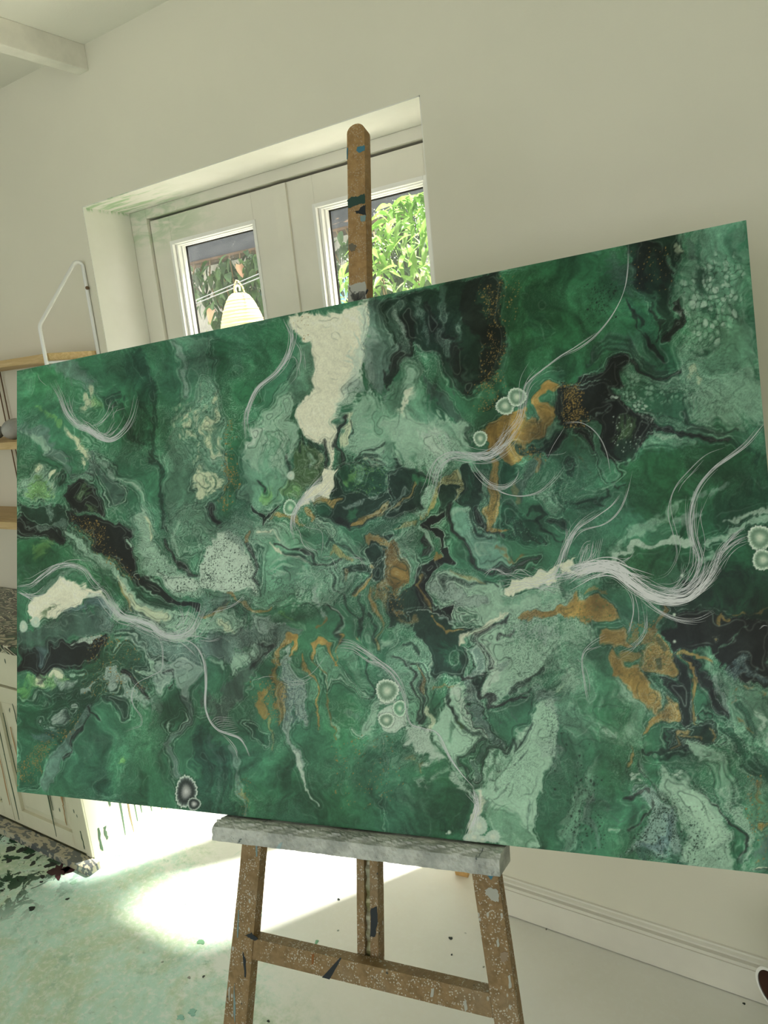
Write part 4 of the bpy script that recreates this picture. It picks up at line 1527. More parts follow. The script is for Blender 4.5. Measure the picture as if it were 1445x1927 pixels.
for P_, w_ in (([700, 160, 730, 400, 700, 650, 600, 900], 110), ([560, 220, 560, 420, 640, 600], 90), ([130, 420, 90, 560, 100, 640], 60), ([260, 380, 240, 560], 70), ([420, 640, 480, 820], 90), ([320, 520, 420, 660], 60)):
    ln('K', P_, w_, 10, 14, .75)
for P_, w_ in (([360, 220, 375, 420, 330, 560, 380, 700], 40), ([200, 300, 180, 480, 240, 600], 46), ([500, 460, 470, 600, 400, 640], 26), ([540, 690, 510, 830, 590, 800], 18), ([60, 340, 30, 500, 60, 620], 70), ([440, 880, 450, 1000], 26)):
    ln('V', P_, w_, 7, 12, .75)
ln('S', [40, 380, 90, 450, 60, 560], 16, 4, 8, .55)
pg('L', [60, 720, 150, 720, 210, 900, 230, 1000, 320, 1140, 480, 1250, 560, 1400, -40, 1400, -30, 1000, 50, 880], 18, 12, 1, ())
ln('M', [100, 800, 110, 950, 130, 1150, 60, 1300], [40, 60, 80, 120], 10, 8, .8)
ln('W', [105, 950, 115, 1060, 100, 1220], [30, 46, 30], 7, 8, .7); ln('Z', [250, 1250, 330, 1300, 400, 1369], 60, 14, 8, .6)
ln('V', [210, 850, 300, 1000, 420, 1100, 540, 1220, 560, 1300], [50, 80, 80, 70, 30], 9, 10, .85)
ln('G', [620, 900, 660, 1050, 640, 1180], [60, 90, 60], 10, 12, .8); ln('D', [720, 900, 760, 1000, 700, 1060], 60, 8, 14, .8)
pg('K', [1170, 910, 1300, 870, 1445, 850, 1470, 1050, 1330, 1150, 1210, 1175, 1110, 1120, 1150, 1060], 4, 9, 1, R1)
pg('O', [690, 1200, 770, 1140, 850, 1100, 960, 1085, 900, 1200, 790, 1400, 620, 1400, 650, 1280], 2.5, 5)
pg('G', [950, 1080, 1010, 1090, 1040, 1150, 960, 1210, 900, 1210], 5, 6)
pg('O', [990, 1020, 1040, 960, 1090, 905, 1140, 940, 1165, 975, 1120, 1000, 1080, 990, 1040, 1050, 1060, 1085, 1110, 1100, 1130, 1190, 1090, 1260, 960, 1340, 860, 1400, 840, 1280, 960, 1240, 1040, 1180, 1010, 1090], 2.5, 5)
ln('L', [1100, 1240, 1170, 1180], [50, 50], 5, 6, .9, R1); ln('L', [1240, 1260, 1300, 1369], 60, 5, 8, .9, R1); ln('L', [1390, 1180, 1445, 1250], 50, 4, 5, .9, R1)
sec('A4')
pg('F', [-100, 300, 440, 200, 480, 500, 600, 800, 420, 900, 300, 1100, -40, 1250], 10, 4)
pg('Q', [430, 200, 880, 110, 860, 300, 760, 400, 760, 620, 745, 800, 700, 900, 600, 700, 560, 560, 470, 500], 9, 12)
ln('K', [540, 260, 520, 420, 560, 560], [110, 80, 20], 10, 12, .8); ln('K', [640, 300, 700, 420, 690, 500], [70, 60, 30], 8, 12, .7)
ln('V', [330, 330, 400, 480, 440, 560], [120, 80, 50], 16, 10, .6); ln('G', [560, 560, 640, 640, 660, 800], [40, 60, 60], 8, 10, .7)
ln('D', [420, 660, 560, 800, 660, 950, 760, 1100], [70, 140, 150, 90], 12, 10, .85)
for P_ in ([390, 660, 460, 740, 540, 800], [420, 700, 500, 830, 600, 920], [560, 850, 620, 960, 700, 1040], [600, 700, 680, 780, 640, 900]):
    ln('K', P_, 9, 2.5, 6, .7)
pg('L', [870, 140, 1285, 50, 1420, 1500, 900, 1500, 820, 1240, 800, 1000, 830, 760, 790, 560, 850, 330], 20, 10, .92, ())
ln('G', [1180, 160, 1250, 400, 1270, 700], [60, 70, 60], 16, 12, .6); ln('D', [960, 200, 940, 400, 960, 560], [30, 40, 40], 8, 12, .6); ln('V', [900, 200, 900, 340], 40, 8, 8, .7)
ln('D', [1020, 690, 980, 740, 1060, 760], 70, 12, 16, .7); ln('D', [900, 1000, 1000, 1000, 1100, 960], 30, 6, 12, .6)
ln('C', [790, 240, 840, 290], 40, 8, 10, .5); ln('L', [720, 310, 770, 400], 16, 5, 8, .8)
ln('K', [805, 620, 795, 740, 760, 830, 720, 890], [20, 34, 50, 60], 4, 12, .95)
pg('M', [900, 1200, 1100, 1150, 1300, 1100, 1420, 1200, 1420, 1500, 900, 1500], 30, 10, .45)
for k in range(6):
    ln(('Q', 'V')[k % 2], [190+8*k, 1080-18*k, 250, 1020-18*k, 330, 985-18*k, 420, 1000-17*k, 500, 1080-14*k, 600, 1130-12*k, 700, 1170-8*k], 7, 1.6, 3, .6)
pg('K', [-80, 1300, 120, 1235, 250, 1150, 340, 1090, 400, 1040, 440, 1080, 400, 1180, 440, 1250, 300, 1310, 200, 1420, -80, 1420], 4, 8, 1, R1)
ln('L', [440, 1140, 560, 1180, 660, 1240, 800, 1230, 900, 1140], [50, 60, 60, 70, 40], 7, 8, .95)
ln('C', [890, 1190, 940, 1110, 960, 1180], [20, 26, 20], 5, 8, .6)
ln('K', [470, 1075, 560, 1130, 620, 1165, 680, 1192, 760, 1180, 825, 1172], [16, 12, 12, 10, 8, 4], 1.5, 2, .9)
sec('B4')
pg('G', [-60, 200, 300, 200, 500, 420, 700, 440, 700, 900, 300, 1200, -60, 1300], 10, 6)
pg('F', [330, 480, 700, 440, 1000, 380, 1300, 370, 1470, 450, 1470, 900, 1000, 1020, 600, 870, 450, 800], 10, 6)
pg((28, 66, 44), [900, 860, 1150, 720, 1320, 660, 1490, 690, 1490, 1420, 1000, 1420, 750, 1220, 720, 1100], 22, 10, .95)
pg('E', [280, 1230, 500, 1080, 760, 1100, 780, 1250, 700, 1340, 560, 1330, 420, 1260], 10, 8, .9)
pg('K', [-60, -40, 300, -40, 420, 110, 560, 170, 650, 250, 580, 300, 545, 380, 430, 440, 340, 445, 230, 380, 110, 230, -60, 210], 5, 10, 1, R1)
dot('J', 405, 275, 74, 18, 10, .75); dot('Q', 420, 400, 60, 10, 12, .8)
ln('G', [140, 190, 200, 270, 270, 400, 320, 560], [30, 60, 70, 90], 3, 4, 1, R1)
ln('S', [200, 180, 280, 190, 330, 130], 14, 3, 6, .6)
ln('L', [560, 390, 640, 340, 800, 350, 950, 360], [60, 90, 70, 20], 5, 6, .9, R1)
ln('M', [660, 290, 720, 330, 850, 330], [20, 36, 14], 4, 5, .8)
ln('L', [700, 180, 850, 250, 1100, 270, 1300, 220], [60, 70, 60, 40], 9, 8, .8)
ln('K', [560, 170, 640, 230, 740, 270, 820, 295, 950, 300, 1050, 322, 1130, 325, 1180, 360], [20, 26, 24, 14, 16, 12, 10, 5], 1.6, 3, .95)
ln('Q', [820, 140, 880, 210, 960, 240, 1090, 240], [12, 20, 14, 6], 2, 4, .85); ln('Q', [900, 260, 1090, 262, 1200, 268], 7, 1.5, 3, .7)
ln('D', [1180, 360, 1300, 385, 1400, 450, 1360, 500], [30, 26, 20, 40], 4, 6, .75)
ln('Z', [280, 1190, 330, 1140, 400, 1110, 480, 1090, 540, 1080, 620, 1070, 700, 1060, 800, 1055, 900, 1060], [16, 30, 30, 30, 34, 44, 60, 60, 50], 3, 13, .8)
ln('M', [300, 1130, 420, 1050, 560, 960, 660, 880, 760, 830, 870, 780], [20, 40, 50, 50, 46, 20], 7, 16, .6)
ln('S', [770, 920, 880, 920, 1000, 860], [40, 50, 20], 7, 16, .6); ln('S', [900, 760, 1020, 710, 1120, 640], [60, 50, 12], 8, 16, .5)
ln('M', [1020, 1070, 1100, 1010, 1200, 980, 1320, 930, 1470, 890], [40, 50, 60, 50, 50], 5, 14, .85)
ln('Z', [1180, 900, 1300, 870, 1470, 830], [30, 40, 30], 4, 14, .7); ln('M', [990, 1190, 1030, 1150], 40, 6, 12, .7)
for P_ in ([0, 480, 40, 440, 70, 520, 20, 580], [80, 800, 130, 790, 220, 820, 260, 820], [290, 690, 280, 760, 200, 780], [340, 650, 380, 690, 410, 650]):
    ln('Q', P_, 8, 1.8, 4, .8)
ln('N', [40, 300, 100, 420, 150, 540], 14, 5, 8, .5); ln('M', [60, 700, 160, 720, 260, 680, 330, 640], 10, 3, 6, .6)
sec('B1')
pg('E', [40, 215, 330, 205, 420, 250, 560, 380, 760, 620, 700, 640, 600, 520, 500, 440, 400, 380, 250, 440, 40, 545], 7, 5)
ln('Y', [200, 300, 290, 225], [50, 50], 12, 6, .75); dot('G', 110, 420, 50, 16, 6, .7)
ln('K', [40, 130, 200, 165, 330, 200, 390, 245], [80, 70, 60, 40], 5, 9, .95, R1)
ln('T', [150, 130, 300, 150, 400, 120], [30, 30, 40], 6, 10, .6)
ln('M', [420, 180, 500, 260, 560, 330, 640, 350, 740, 400, 840, 510, 900, 640, 1000, 740, 1160, 800, 1300, 800], [40, 50, 46, 60, 60, 80, 100, 100, 110, 120], 6, 8, .95)
ln('L', [560, 360, 700, 440, 780, 520], [50, 60, 40], 9, 8, .7)
ln('C', [800, 470, 860, 570, 920, 680, 1050, 760], [30, 50, 50, 50], 6, 8, .75)
ln('E', [700, 480, 790, 560, 850, 680, 820, 720, 700, 600], [60, 60, 30, 20, 40], 6, 5, .9)
ln('U', [800, 510, 850, 600, 890, 710], [14, 20, 14], 2, 3, .9)
ln('V', [890, 690, 940, 745, 1050, 800, 1140, 780], [12, 12, 10, 6], 2, 3, .8)
pg('W', [160, 660, 200, 600, 280, 560, 350, 470, 420, 480, 520, 510, 640, 570, 720, 650, 600, 610, 500, 670, 420, 740, 330, 790, 230, 780, 150, 760], 4, 5)
ln('Z', [600, 590, 720, 680, 800, 760, 1000, 820, 1150, 900, 1300, 880], [40, 40, 40, 60, 70, 60], 6, 5, .75)
ln('S', [250, 560, 380, 450, 520, 450, 620, 520], [30, 30, 30, 20], 7, 5, .5)
ln('J', [230, 770, 300, 720, 380, 710], [20, 26, 16], 5, 9, .6)
ln('B', [430, 760, 500, 690, 570, 640, 650, 660, 720, 730], [30, 40, 40, 50, 30], 8, 6, .85)
pg('V', [200, 820, 330, 800, 430, 760, 560, 690, 690, 710, 770, 810, 660, 850, 550, 900, 350, 930, 40, 940, 40, 860], 9, 9)
dot('T', 680, 800, 60, 12, 14, .7)
pg('K', [40, 950, 200, 965, 350, 925, 560, 930, 680, 900, 640, 1040, 480, 1110, 300, 1180, 150, 1180, 40, 1170], 5, 9)
pg('V', [60, 880, 340, 900, 360, 960, 300, 1010, 280, 960, 220, 1050, 190, 980, 60, 990], 7, 8, .7); ln('B', [200, 1010, 180, 1100], [40, 16], 6, 8, .6)
ln('Z', [450, 950, 560, 925, 640, 905], [6, 30, 26], 3, 14, .8)
pg((34, 62, 46), [400, 1130, 560, 1080, 720, 990, 900, 930, 1060, 1000, 1150, 1180, 900, 1400, 40, 1400, 40, 1330, 250, 1290], 14, 12)
pg('Y', [90, 1210, 200, 1190, 330, 1185, 400, 1220, 300, 1280, 220, 1300, 110, 1290], 9, 8, .8); ln('C', [170, 1220, 210, 1270], 34, 6, 8, .85); ln('W', [270, 1210, 330, 1200], 46, 7, 8, .85)
ln('S', [300, 1240, 370, 1260, 470, 1220], [30, 50, 10], 5, 5, .75); ln('M', [410, 1175, 500, 1165], 22, 4, 10, .7); ln('E', [90, 1290, 80, 1369], 80, 12, 6, .8)
ln('K', [150, 1190, 220, 1215, 200, 1250], 8, 2, 8, .7)
pg('K', [430, 20, 620, 50, 760, 110, 900, 140, 845, 205, 905, 280, 960, 420, 1010, 490, 960, 500, 880, 430, 780, 330, 600, 295, 575, 200, 460, 90], 3, 7, 1, R1)
ln('K', [960, 440, 1020, 560, 1080, 620, 1160, 650, 1280, 680, 1340, 690], [30, 30, 26, 22, 26, 10], 2.5, 5, .95, R2)
ln('M', [830, 215, 870, 235], 26, 3, 4, .9)
pg('M', [910, -30, 1000, 150, 1050, 260, 1090, 360, 1180, 420, 1300, 440, 1470, 460, 1470, 620, 1250, 620, 1110, 570, 1040, 500, 980, 420, 940, 250, 880, 60], 6, 9)
ln('L', [900, 120, 950, 300, 990, 440], [40, 60, 40], 7, 9, .8); ln('C', [960, 60, 1010, 180], [26, 20], 5, 7, .8)
pg('Z', [1060, 480, 1180, 440, 1330, 460, 1470, 440, 1470, 560, 1250, 560, 1100, 540], 7, 12, .85); pg('Z', [1330, 330, 1400, 230, 1470, 200, 1470, 460, 1390, 440], 7, 12, .9)
pg('L', [1130, 50, 1470, -20, 1470, 200, 1400, 230, 1330, 310, 1200, 340, 1150, 250], 7, 9, .95); ln('M', [1210, 90, 1170, 200, 1200, 320], 26, 4, 7, .8); dot('G', 1300, 250, 50, 12, 9, .6)
ln('K', [1100, 200, 1140, 320, 1165, 380, 1240, 410, 1310, 435, 1380, 440, 1400, 450], [8, 14, 18, 8, 20, 30, 6], 1.8, 5, .9)
pg('T', [700, 870, 950, 850, 1100, 900, 1300, 960, 1470, 990, 1470, 1180, 1250, 1150, 1100, 1060, 950, 1030, 850, 920], 9, 12, .85)
for k in range(4):
    ln(('Q', 'Z')[k % 2], [760, 890+24*k, 880, 890+22*k, 960, 960+18*k, 1000, 1040+10*k, 1110, 1060+16*k], 7, 1.7, 5, .65)
for P_ in ([640, 1190, 690, 1130, 770, 1120, 785, 1200, 750, 1310, 700, 1280, 660, 1210],):
    pg('S', P_, 3, 6); 
ln('S', [780, 1200, 860, 1240], 46, 6, 10, .7); ln('Z', [480, 1325, 560, 1310, 610, 1270], [36, 40, 10], 3, 4, .9)
ln('M', [740, 1040, 780, 1000, 820, 990], [26, 20, 8], 3, 8, .8); ln('M', [940, 1160, 1040, 1180, 1100, 1220], [24, 34, 20], 3, 7, .9); ln('M', [1040, 1080, 1060, 1160], [26, 20], 3, 6, .9)
ln('K', [850, 1180, 890, 1230, 960, 1280, 970, 1340], [20, 26, 20, 6], 2, 5, .9)
sec('B2')
pg('L', [-30, -30, 150, -30, 170, 120, 140, 260, 20, 330, -30, 330], 6, 6, .9); pg('C', [-40, 40, 80, 60, 130, 140, 90, 220, 0, 270, -40, 240], 9, 12, .85, ())
for P_ in ([20, 80, 60, 160, 40, 240], [70, 90, 100, 150, 70, 220], [-10, 150, 40, 200]):
    ln('G', P_, 6, 1.4, 4, .8)
ln('E', [210, -30, 220, 150, 190, 330], [90, 90, 70], 7, 7, .9); ln('U', [168, -30, 175, 120, 180, 270], 10, 3, 5, .65)
ln('K', [80, 310, 60, 350, 110, 390, 150, 440, 178, 480], [10, 26, 26, 16, 8], 2, 4, .95, R1)
pg('L', [280, -30, 560, -30, 660, 60, 640, 150, 560, 230, 420, 300, 330, 260, 260, 200], 8, 9, .9); dot('Y', 480, 170, 54, 12, 7, .7); ln('E', [420, 60, 450, 120], 40, 6, 9, .8); ln('K', [390, 60, 440, 80, 440, 120], 10, 2, 4, .8)
pg('J', [660, -30, 890, -30, 880, 60, 760, 150, 700, 230, 620, 210, 600, 120], 7, 9, .85); dot('Y', 690, 150, 36, 8, 12, .6)
pg('Q', [985, -30, 1470, -30, 1470, 200, 1310, 330, 1180, 390, 1000, 420, 900, 340, 810, 250, 900, 215, 970, 130], 5, 9, 1, R1)
pg('D', [1010, -30, 1400, -30, 1330, 160, 1200, 180, 1050, 140], 9, 12, .85); dot('Y', 1080, 70, 26, 7, 9, .6); ln('L', [1150, 0, 1110, 110], [46, 26], 6, 9, .7); ln('L', [1390, 20, 1330, 150], [30, 20], 5, 8, .6)
dot('D', 890, 290, 66, 9, 6, .95); dot('E', 1080, 310, 48, 12, 6, .8); ln('K', [1010, 380, 1100, 390], 50, 7, 7, .8)
ln('S', [1040, 260, 1130, 210, 1220, 180], [20, 20, 8], 2.5, 7, .6)
pg('W', [885, -30, 985, -30, 975, 130, 920, 215, 880, 230, 800, 240, 720, 270, 690, 320, 700, 250, 800, 150, 880, 90], 3, 3)
pg('L', [-40, 480, 150, 430, 260, 360, 420, 370, 600, 400, 750, 420, 860, 360, 1010, 440, 1160, 560, 1110, 800, 960, 960, 700, 1010, 400, 960, -40, 960], 8, 9)
pg('Z', [20, 540, 130, 470, 240, 470, 310, 600, 390, 720, 420, 860, 300, 900, -40, 880, -40, 640], 6, 12, .95)
ln('M', [400, 460, 560, 480, 640, 560], [60, 60, 50], 8, 9, .8); ln('G', [680, 400, 780, 480, 860, 540], [60, 90, 70], 9, 9, .75); ln('M', [840, 360, 900, 420, 960, 520], [30, 40, 40], 5, 7, .8, R2)
ln('T', [200, 470, 260, 540, 300, 640], [40, 60, 30], 9, 9, .5)
ln('D', [405, 570, 430, 680, 440, 800], [26, 44, 30], 4, 5, .9); ln('K', [320, 540, 360, 620, 400, 700, 392, 790, 430, 815], [6, 9, 10, 10, 14], 1.6, 3, .9); ln('N', [322, 475, 325, 530], 20, 2.5, 4, .9)
ln('W', [395, 455, 430, 470, 520, 465, 580, 515], [10, 12, 12, 6], 2, 4, .85); ln('W', [480, 580, 520, 610, 620, 640, 780, 690, 900, 690], [14, 16, 18, 12, 6], 2.5, 5, .8)
ln('K', [515, 575, 600, 560, 680, 590, 760, 620, 800, 695, 900, 690, 980, 670], [6, 8, 9, 8, 9, 8, 4], 1.5, 4, .85); ln('Q', [610, 630, 700, 650, 780, 690], 14, 2, 5, .85)
for k in range(5):
    ln(('M', 'G')[k % 2], [520, 680+22*k, 650, 660+26*k, 760, 720+20*k, 850, 780+16*k], 10, 2.5, 6, .6)
ln('Q', [880, 720, 940, 790, 980, 880, 1030, 910], 6, 1.5, 4, .8); ln('Q', [860, 580, 910, 520, 960, 590, 1010, 590, 1080, 580, 1140, 640], [7, 10, 8, 8, 12, 8], 1.6, 4, .9)
ln('U', [870, 650, 920, 600, 980, 640, 1060, 660], [20, 30, 40, 30], 4, 8, .8)
pg('Q', [1175, 570, 1250, 490, 1390, 515, 1350, 650, 1260, 700, 1190, 720], 3, 6, 1, R2); pg('Q', [1010, 740, 1090, 700, 1180, 720, 1180, 770, 1080, 780, 1010, 795], 3, 6); pg('Q', [1200, 750, 1290, 690, 1340, 660, 1375, 760, 1310, 830, 1210, 800], 3, 6, 1, R2)
ln('O', [1210, 490, 1300, 500, 1360, 560, 1390, 660, 1420, 760, 1470, 850], [20, 40, 34, 40, 50, 60], 3, 7, .9); ln('O', [1195, 790, 1160, 860, 1100, 905], [20, 40, 26], 2.5, 5, .95); ln('O', [1290, 860, 1400, 800, 1445, 820], [26, 30, 30], 4, 9, .85)
ln('O', [1215, 900, 1225, 990, 1255, 1080, 1272, 1130, 1250, 1190, 1262, 1250], [30, 40, 18, 10, 10, 22], 2, 4, .9); ln('Q', [1090, 900, 1140, 850, 1180, 780], 10, 2, 4, .8)
pg('N', [1250, 880, 1470, 860, 1470, 1090, 1400, 1080, 1300, 1000], 9, 12, .75); ln('L', [1420, 560, 1445, 660], 50, 4, 6, .9); ln('M', [1410, 900, 1450, 940], 36, 3, 6, .9)
ln('N', [1020, 760, 1030, 800], 30, 3, 6, .7); ln('O', [1180, 715, 1210, 720], 22, 2, 4, .9); ln('Z', [1190, 770, 1195, 750], 10, 2, 3, .8); ln('S', [1230, 760, 1320, 660, 1345, 700], 6, 1.6, 3, .8)
ln('O', [820, 245, 900, 228, 960, 245, 1000, 215, 1040, 185], [20, 24, 44, 26, 10], 2, 5, .95); ln('O', [1150, 370, 1220, 330, 1290, 270, 1300, 300, 1380, 250, 1450, 190], [30, 40, 44, 40, 30, 34], 3, 7, .9); ln('N', [1170, 330, 1300, 330, 1400, 290], 30, 5, 8, .7)
ln('O', [510, 350, 540, 290, 600, 330, 680, 360, 740, 400], [20, 26, 40, 40, 26], 3, 7, .8); ln('O', [760, 290, 800, 330, 790, 360], [30, 44, 20], 3, 6, .9)
ln('K', [350, 290, 400, 330, 440, 350, 450, 405, 475, 350, 510, 280, 555, 240], [10, 18, 22, 8, 14, 16, 6], 2, 3, .95, R2)
ln('O', [185, 900, 215, 890, 260, 950, 330, 980, 400, 1020, 430, 1035, 490, 980], [26, 30, 20, 14, 18, 26, 8], 2.5, 5, .85); ln('N', [-20, 1040, 70, 1050, 150, 1020, 220, 970], [14, 34, 26, 10], 3, 5, .9); ln('Q', [-20, 1030, 100, 1010, 200, 970], 8, 2, 4, .8)
pg('T', [-40, 900, 200, 910, 250, 980, 0, 1040, -40, 1040], 12, 9, .5)
pg('M', [50, 1080, 180, 1030, 330, 1090, 330, 1200, 200, 1180, -40, 1200, -40, 1100], 9, 12, .8); ln('C', [150, 1100, 200, 1140, 320, 1190], [30, 26, 30], 6, 8, .7)
pg('T', [-40, 1220, 200, 1180, 450, 1100, 560, 1140, 710, 1190, 600, 1280, 500, 1369, 300, 1420, -40, 1420], 9, 9, .95); ln('S', [430, 1090, 600, 1150], [60, 20], 7, 14, .8)
ln('L', [520, 1070, 640, 1130, 740, 1160], [40, 50, 30], 8, 10, .8); ln('Y', [560, 1040, 640, 1100], 24, 6, 12, .5)
ln('G', [640, 1000, 760, 920], [60, 90], 9, 12, .8); ln('M', [690, 960, 720, 920], 36, 5, 14, .7); ln('S', [790, 880, 830, 970, 850, 1050], [40, 50, 40], 6, 10, .75)
ln('K', [900, 980, 950, 1010, 970, 1060, 960, 1160, 990, 1250], 7, 1.7, 4, .7); ln('Z', [880, 990, 930, 970, 980, 1060, 970, 1180], 8, 2, 4, .7)
ln('N', [860, 1080, 850, 1140], 22, 3, 6, .8); ln('L', [1180, 1150, 1190, 1260, 1220, 1320], 60, 7, 9, .8); dot('E', 1330, 1110, 70, 16, 8, .8); dot('M', 1320, 1210, 44, 12, 8, .85); ln('L', [1400, 1150, 1360, 1260], 60, 9, 8, .7)
for P_ in ([1030, 910, 1050, 1000, 1110, 1080, 1080, 1180], [1130, 920, 1140, 1010, 1090, 1110, 1130, 1240], [1170, 1000, 1220, 1100, 1240, 1200]):
    ln('Q', P_, 6, 1.5, 4, .7); 
ln('O', [1060, 1190, 1110, 1230], 12, 3, 6, .6)
sec('B3')
pg('M', [-40, -40, 530, -40, 570, 150, 430, 210, 330, 270, 280, 420, 200, 350, 100, 320, -40, 180], 16, 10, .95, ())
ln('Z', [330, 90, 250, 140, 300, 200], [110, 120, 80], 18, 8, .7); ln('S', [240, 90, 380, 130], 40, 10, 12, .5); ln('L', [380, 20, 480, 110, 560, 190], 40, 9, 8, .6)
pg('L', [-40, 60, 40, 120, 40, 300, -40, 330], 7, 9, .8)
for P_ in ([60, 180, 90, 260, 80, 330], [120, 220, 160, 290, 150, 340], [190, 250, 200, 330], [20, 120, 60, 200, 40, 300]):
    ln('G', P_, 6, 1.5, 5, .7)
pg('Q', [-40, 390, 90, 335, 200, 355, 262, 420, 235, 520, 160, 600, -40, 650], 4, 9, 1, R1); ln('O', [-20, 600, 60, 540, 120, 500, 180, 430], [20, 18, 14, 10], 2, 5, .85); ln('E', [180, 400, 240, 430], 50, 7, 9, .8); ln('S', [0, 560, 60, 490, 40, 460], 8, 1.8, 4, .7)
pg('L', [300, 400, 360, 300, 460, 240, 560, 240, 650, 330, 760, 470, 680, 600, 640, 520, 620, 390, 540, 310, 450, 320], 6, 6, .95)
pg('U', [310, 430, 340, 370, 430, 330, 480, 400, 475, 520, 430, 580, 415, 470, 390, 430, 350, 430, 320, 480, 300, 570, 150, 690, 120, 650, 250, 570], 3, 5, .95)
ln('M', [260, 480, 200, 600, 120, 650], [50, 50, 40], 6, 6, .8)
pg('Q', [450, 320, 500, 288, 580, 330, 632, 390, 645, 520, 620, 600, 660, 680, 700, 780, 600, 700, 555, 620, 440, 575, 485, 480, 470, 380], 2.5, 4, 1, R2); ln('D', [550, 380, 560, 480, 520, 540], [50, 50, 40], 9, 6, .7)
pg('Q', [318, 480, 350, 432, 385, 445, 400, 428, 425, 450, 422, 560, 380, 640, 330, 660, 330, 560], 2.5, 4, 1, R2)
pg((88, 126, 108), [430, 610, 540, 620, 580, 720, 760, 810, 790, 900, 900, 960, 850, 1000, 640, 1030, 560, 920, 480, 800], 5, 6); ln('M', [460, 640, 540, 640, 590, 760], [30, 36, 20], 5, 5, .7); ln('M', [580, 900, 660, 880], 60, 14, 8, .5)
ln('L', [260, 700, 380, 690], [60, 50], 4, 5, .95); ln('E', [240, 720, 290, 700], 30, 6, 5, .8); ln('G', [320, 830, 390, 820], [60, 60], 5, 6, .95); ln('Y', [360, 820, 360, 850], 26, 6, 5, .7)
ln('K', [360, 640, 240, 670, 212, 710, 240, 750, 320, 760, 370, 780, 360, 860, 400, 900, 420, 950, 330, 1000, 280, 1060, 210, 1090], [34, 36, 30, 26, 40, 30, 20, 60, 40, 50, 60, 60], 2.5, 4, 1, R2)
ln('K', [400, 600, 440, 700, 470, 800, 530, 890, 560, 960, 620, 1030, 700, 1030, 800, 990, 870, 970, 960, 990, 1040, 1005], [24, 20, 16, 12, 12, 10, 8, 8, 10, 8, 4], 1.7, 3, .9, R1)
ln('K', [610, 640, 660, 720, 740, 790, 830, 830], [16, 24, 12, 6], 2, 4, .9); ln('Q', [560, 660, 590, 740, 640, 790, 720, 820], 7, 1.6, 3, .8)
pg('D', [740, 270, 830, 245, 905, 300, 880, 360, 800, 420, 740, 400], 5, 8, .95); ln('V', [880, 560, 830, 500, 820, 620], 40, 8, 9, .6)
pg('D', [770, 500, 900, 620, 1000, 700, 1090, 880, 1010, 910, 860, 850, 780, 740], 6, 12, .95); ln('Q', [860, 680, 940, 800, 1040, 880], [40, 60, 40], 6, 14, .85)
ln('O', [690, 270, 715, 400, 735, 520, 720, 640, 705, 740, 770, 780, 860, 800], [40, 50, 70, 80, 50, 40, 14], 3, 6, .92); ln('L', [640, 580, 660, 480], 30, 4, 6, .7)
pg('O', [650, 20, 760, -40, 1010, -40, 990, 60, 940, 150, 900, 220, 800, 260, 700, 250, 640, 170], 4, 8, .92)
ln('Q', [890, 170, 960, 180, 1080, 170, 1130, 110, 1200, 30], [20, 44, 60, 70, 50], 4, 12, .95); ln('K', [1110, 240, 1130, 160, 1190, 60], [30, 46, 30], 3, 6, .9)
ln('K', [1290, 20, 1370, 80, 1440, 160], [30, 50, 40], 3, 6, .95, R1)
pg('V', [920, 270, 1000, 230, 1060, 300, 980, 400, 940, 520, 880, 520, 860, 420, 920, 380], 7, 12, .8); ln('N', [1000, 260, 1030, 320, 1000, 370], 20, 3, 8, .7); ln('U', [880, 440, 900, 520], 30, 6, 9, .5)
ln('D', [1180, 420, 1150, 500, 1200, 580, 1280, 560], [60, 80, 70, 30], 7, 14, .9); ln('Q', [1250, 210, 1230, 260, 1260, 300, 1290, 230, 1310, 290], 10, 2, 4, .85)
ln('L', [1080, 540, 1120, 620, 1170, 640], [60, 60, 40], 5, 5, .95); pg('Q', [1110, 700, 1180, 690, 1225, 780, 1160, 750], 3, 6); ln('Q', [960, 640, 1020, 600, 1080, 660, 1050, 700], 12, 2.5, 7, .8)
for P_ in ([950, 700, 1050, 720, 1070, 800, 1150, 810], [1060, 780, 1130, 840, 1200, 830], [1330, 570, 1380, 560, 1445, 580]):
    ln('Q', P_, 8, 1.8, 5, .8)
ln('D', [1230, 600, 1400, 600], [60, 90], 14, 8, .5); ln('N', [740, 900, 800, 930, 960, 950], [14, 16, 8], 4, 6, .7)
pg('M', [300, 1170, 350, 1100, 430, 1050, 600, 1120, 760, 1080, 800, 1190, 1000, 1200, 1445, 1130, 1470, 1400, 480, 1400, 330, 1310, 255, 1220], 6, 6)
ln('S', [310, 1200, 400, 1180, 480, 1240, 600, 1240], [90, 120, 110, 60], 9, 10, .85); ln('Q', [350, 1180, 400, 1110, 480, 1110, 560, 1120, 600, 1130], [14, 12, 8, 8, 4], 2, 3, .85); ln('U', [420, 1060, 520, 1080, 590, 1130], [16, 16, 6], 2, 4, .8); ln('Q', [600, 1115, 670, 1110, 720, 1130], 7, 1.5, 3, .7)
ln('L', [760, 1230, 900, 1230, 1000, 1210], [40, 50, 30], 9, 12, .7); ln('G', [1230, 1130, 1330, 1120, 1420, 1100], [40, 50, 40], 9, 12, .7); ln('L', [1080, 1250, 1200, 1240], 60, 10, 10, .6)
pg('W', [740, 1190, 800, 1110, 830, 1060, 900, 1070, 1010, 1100, 1180, 1060, 1240, 1010, 1330, 930, 1310, 1050, 1470, 1010, 1470, 1080, 1240, 1110, 1220, 1170, 1000, 1185, 860, 1190], 3.5, 5, .92)
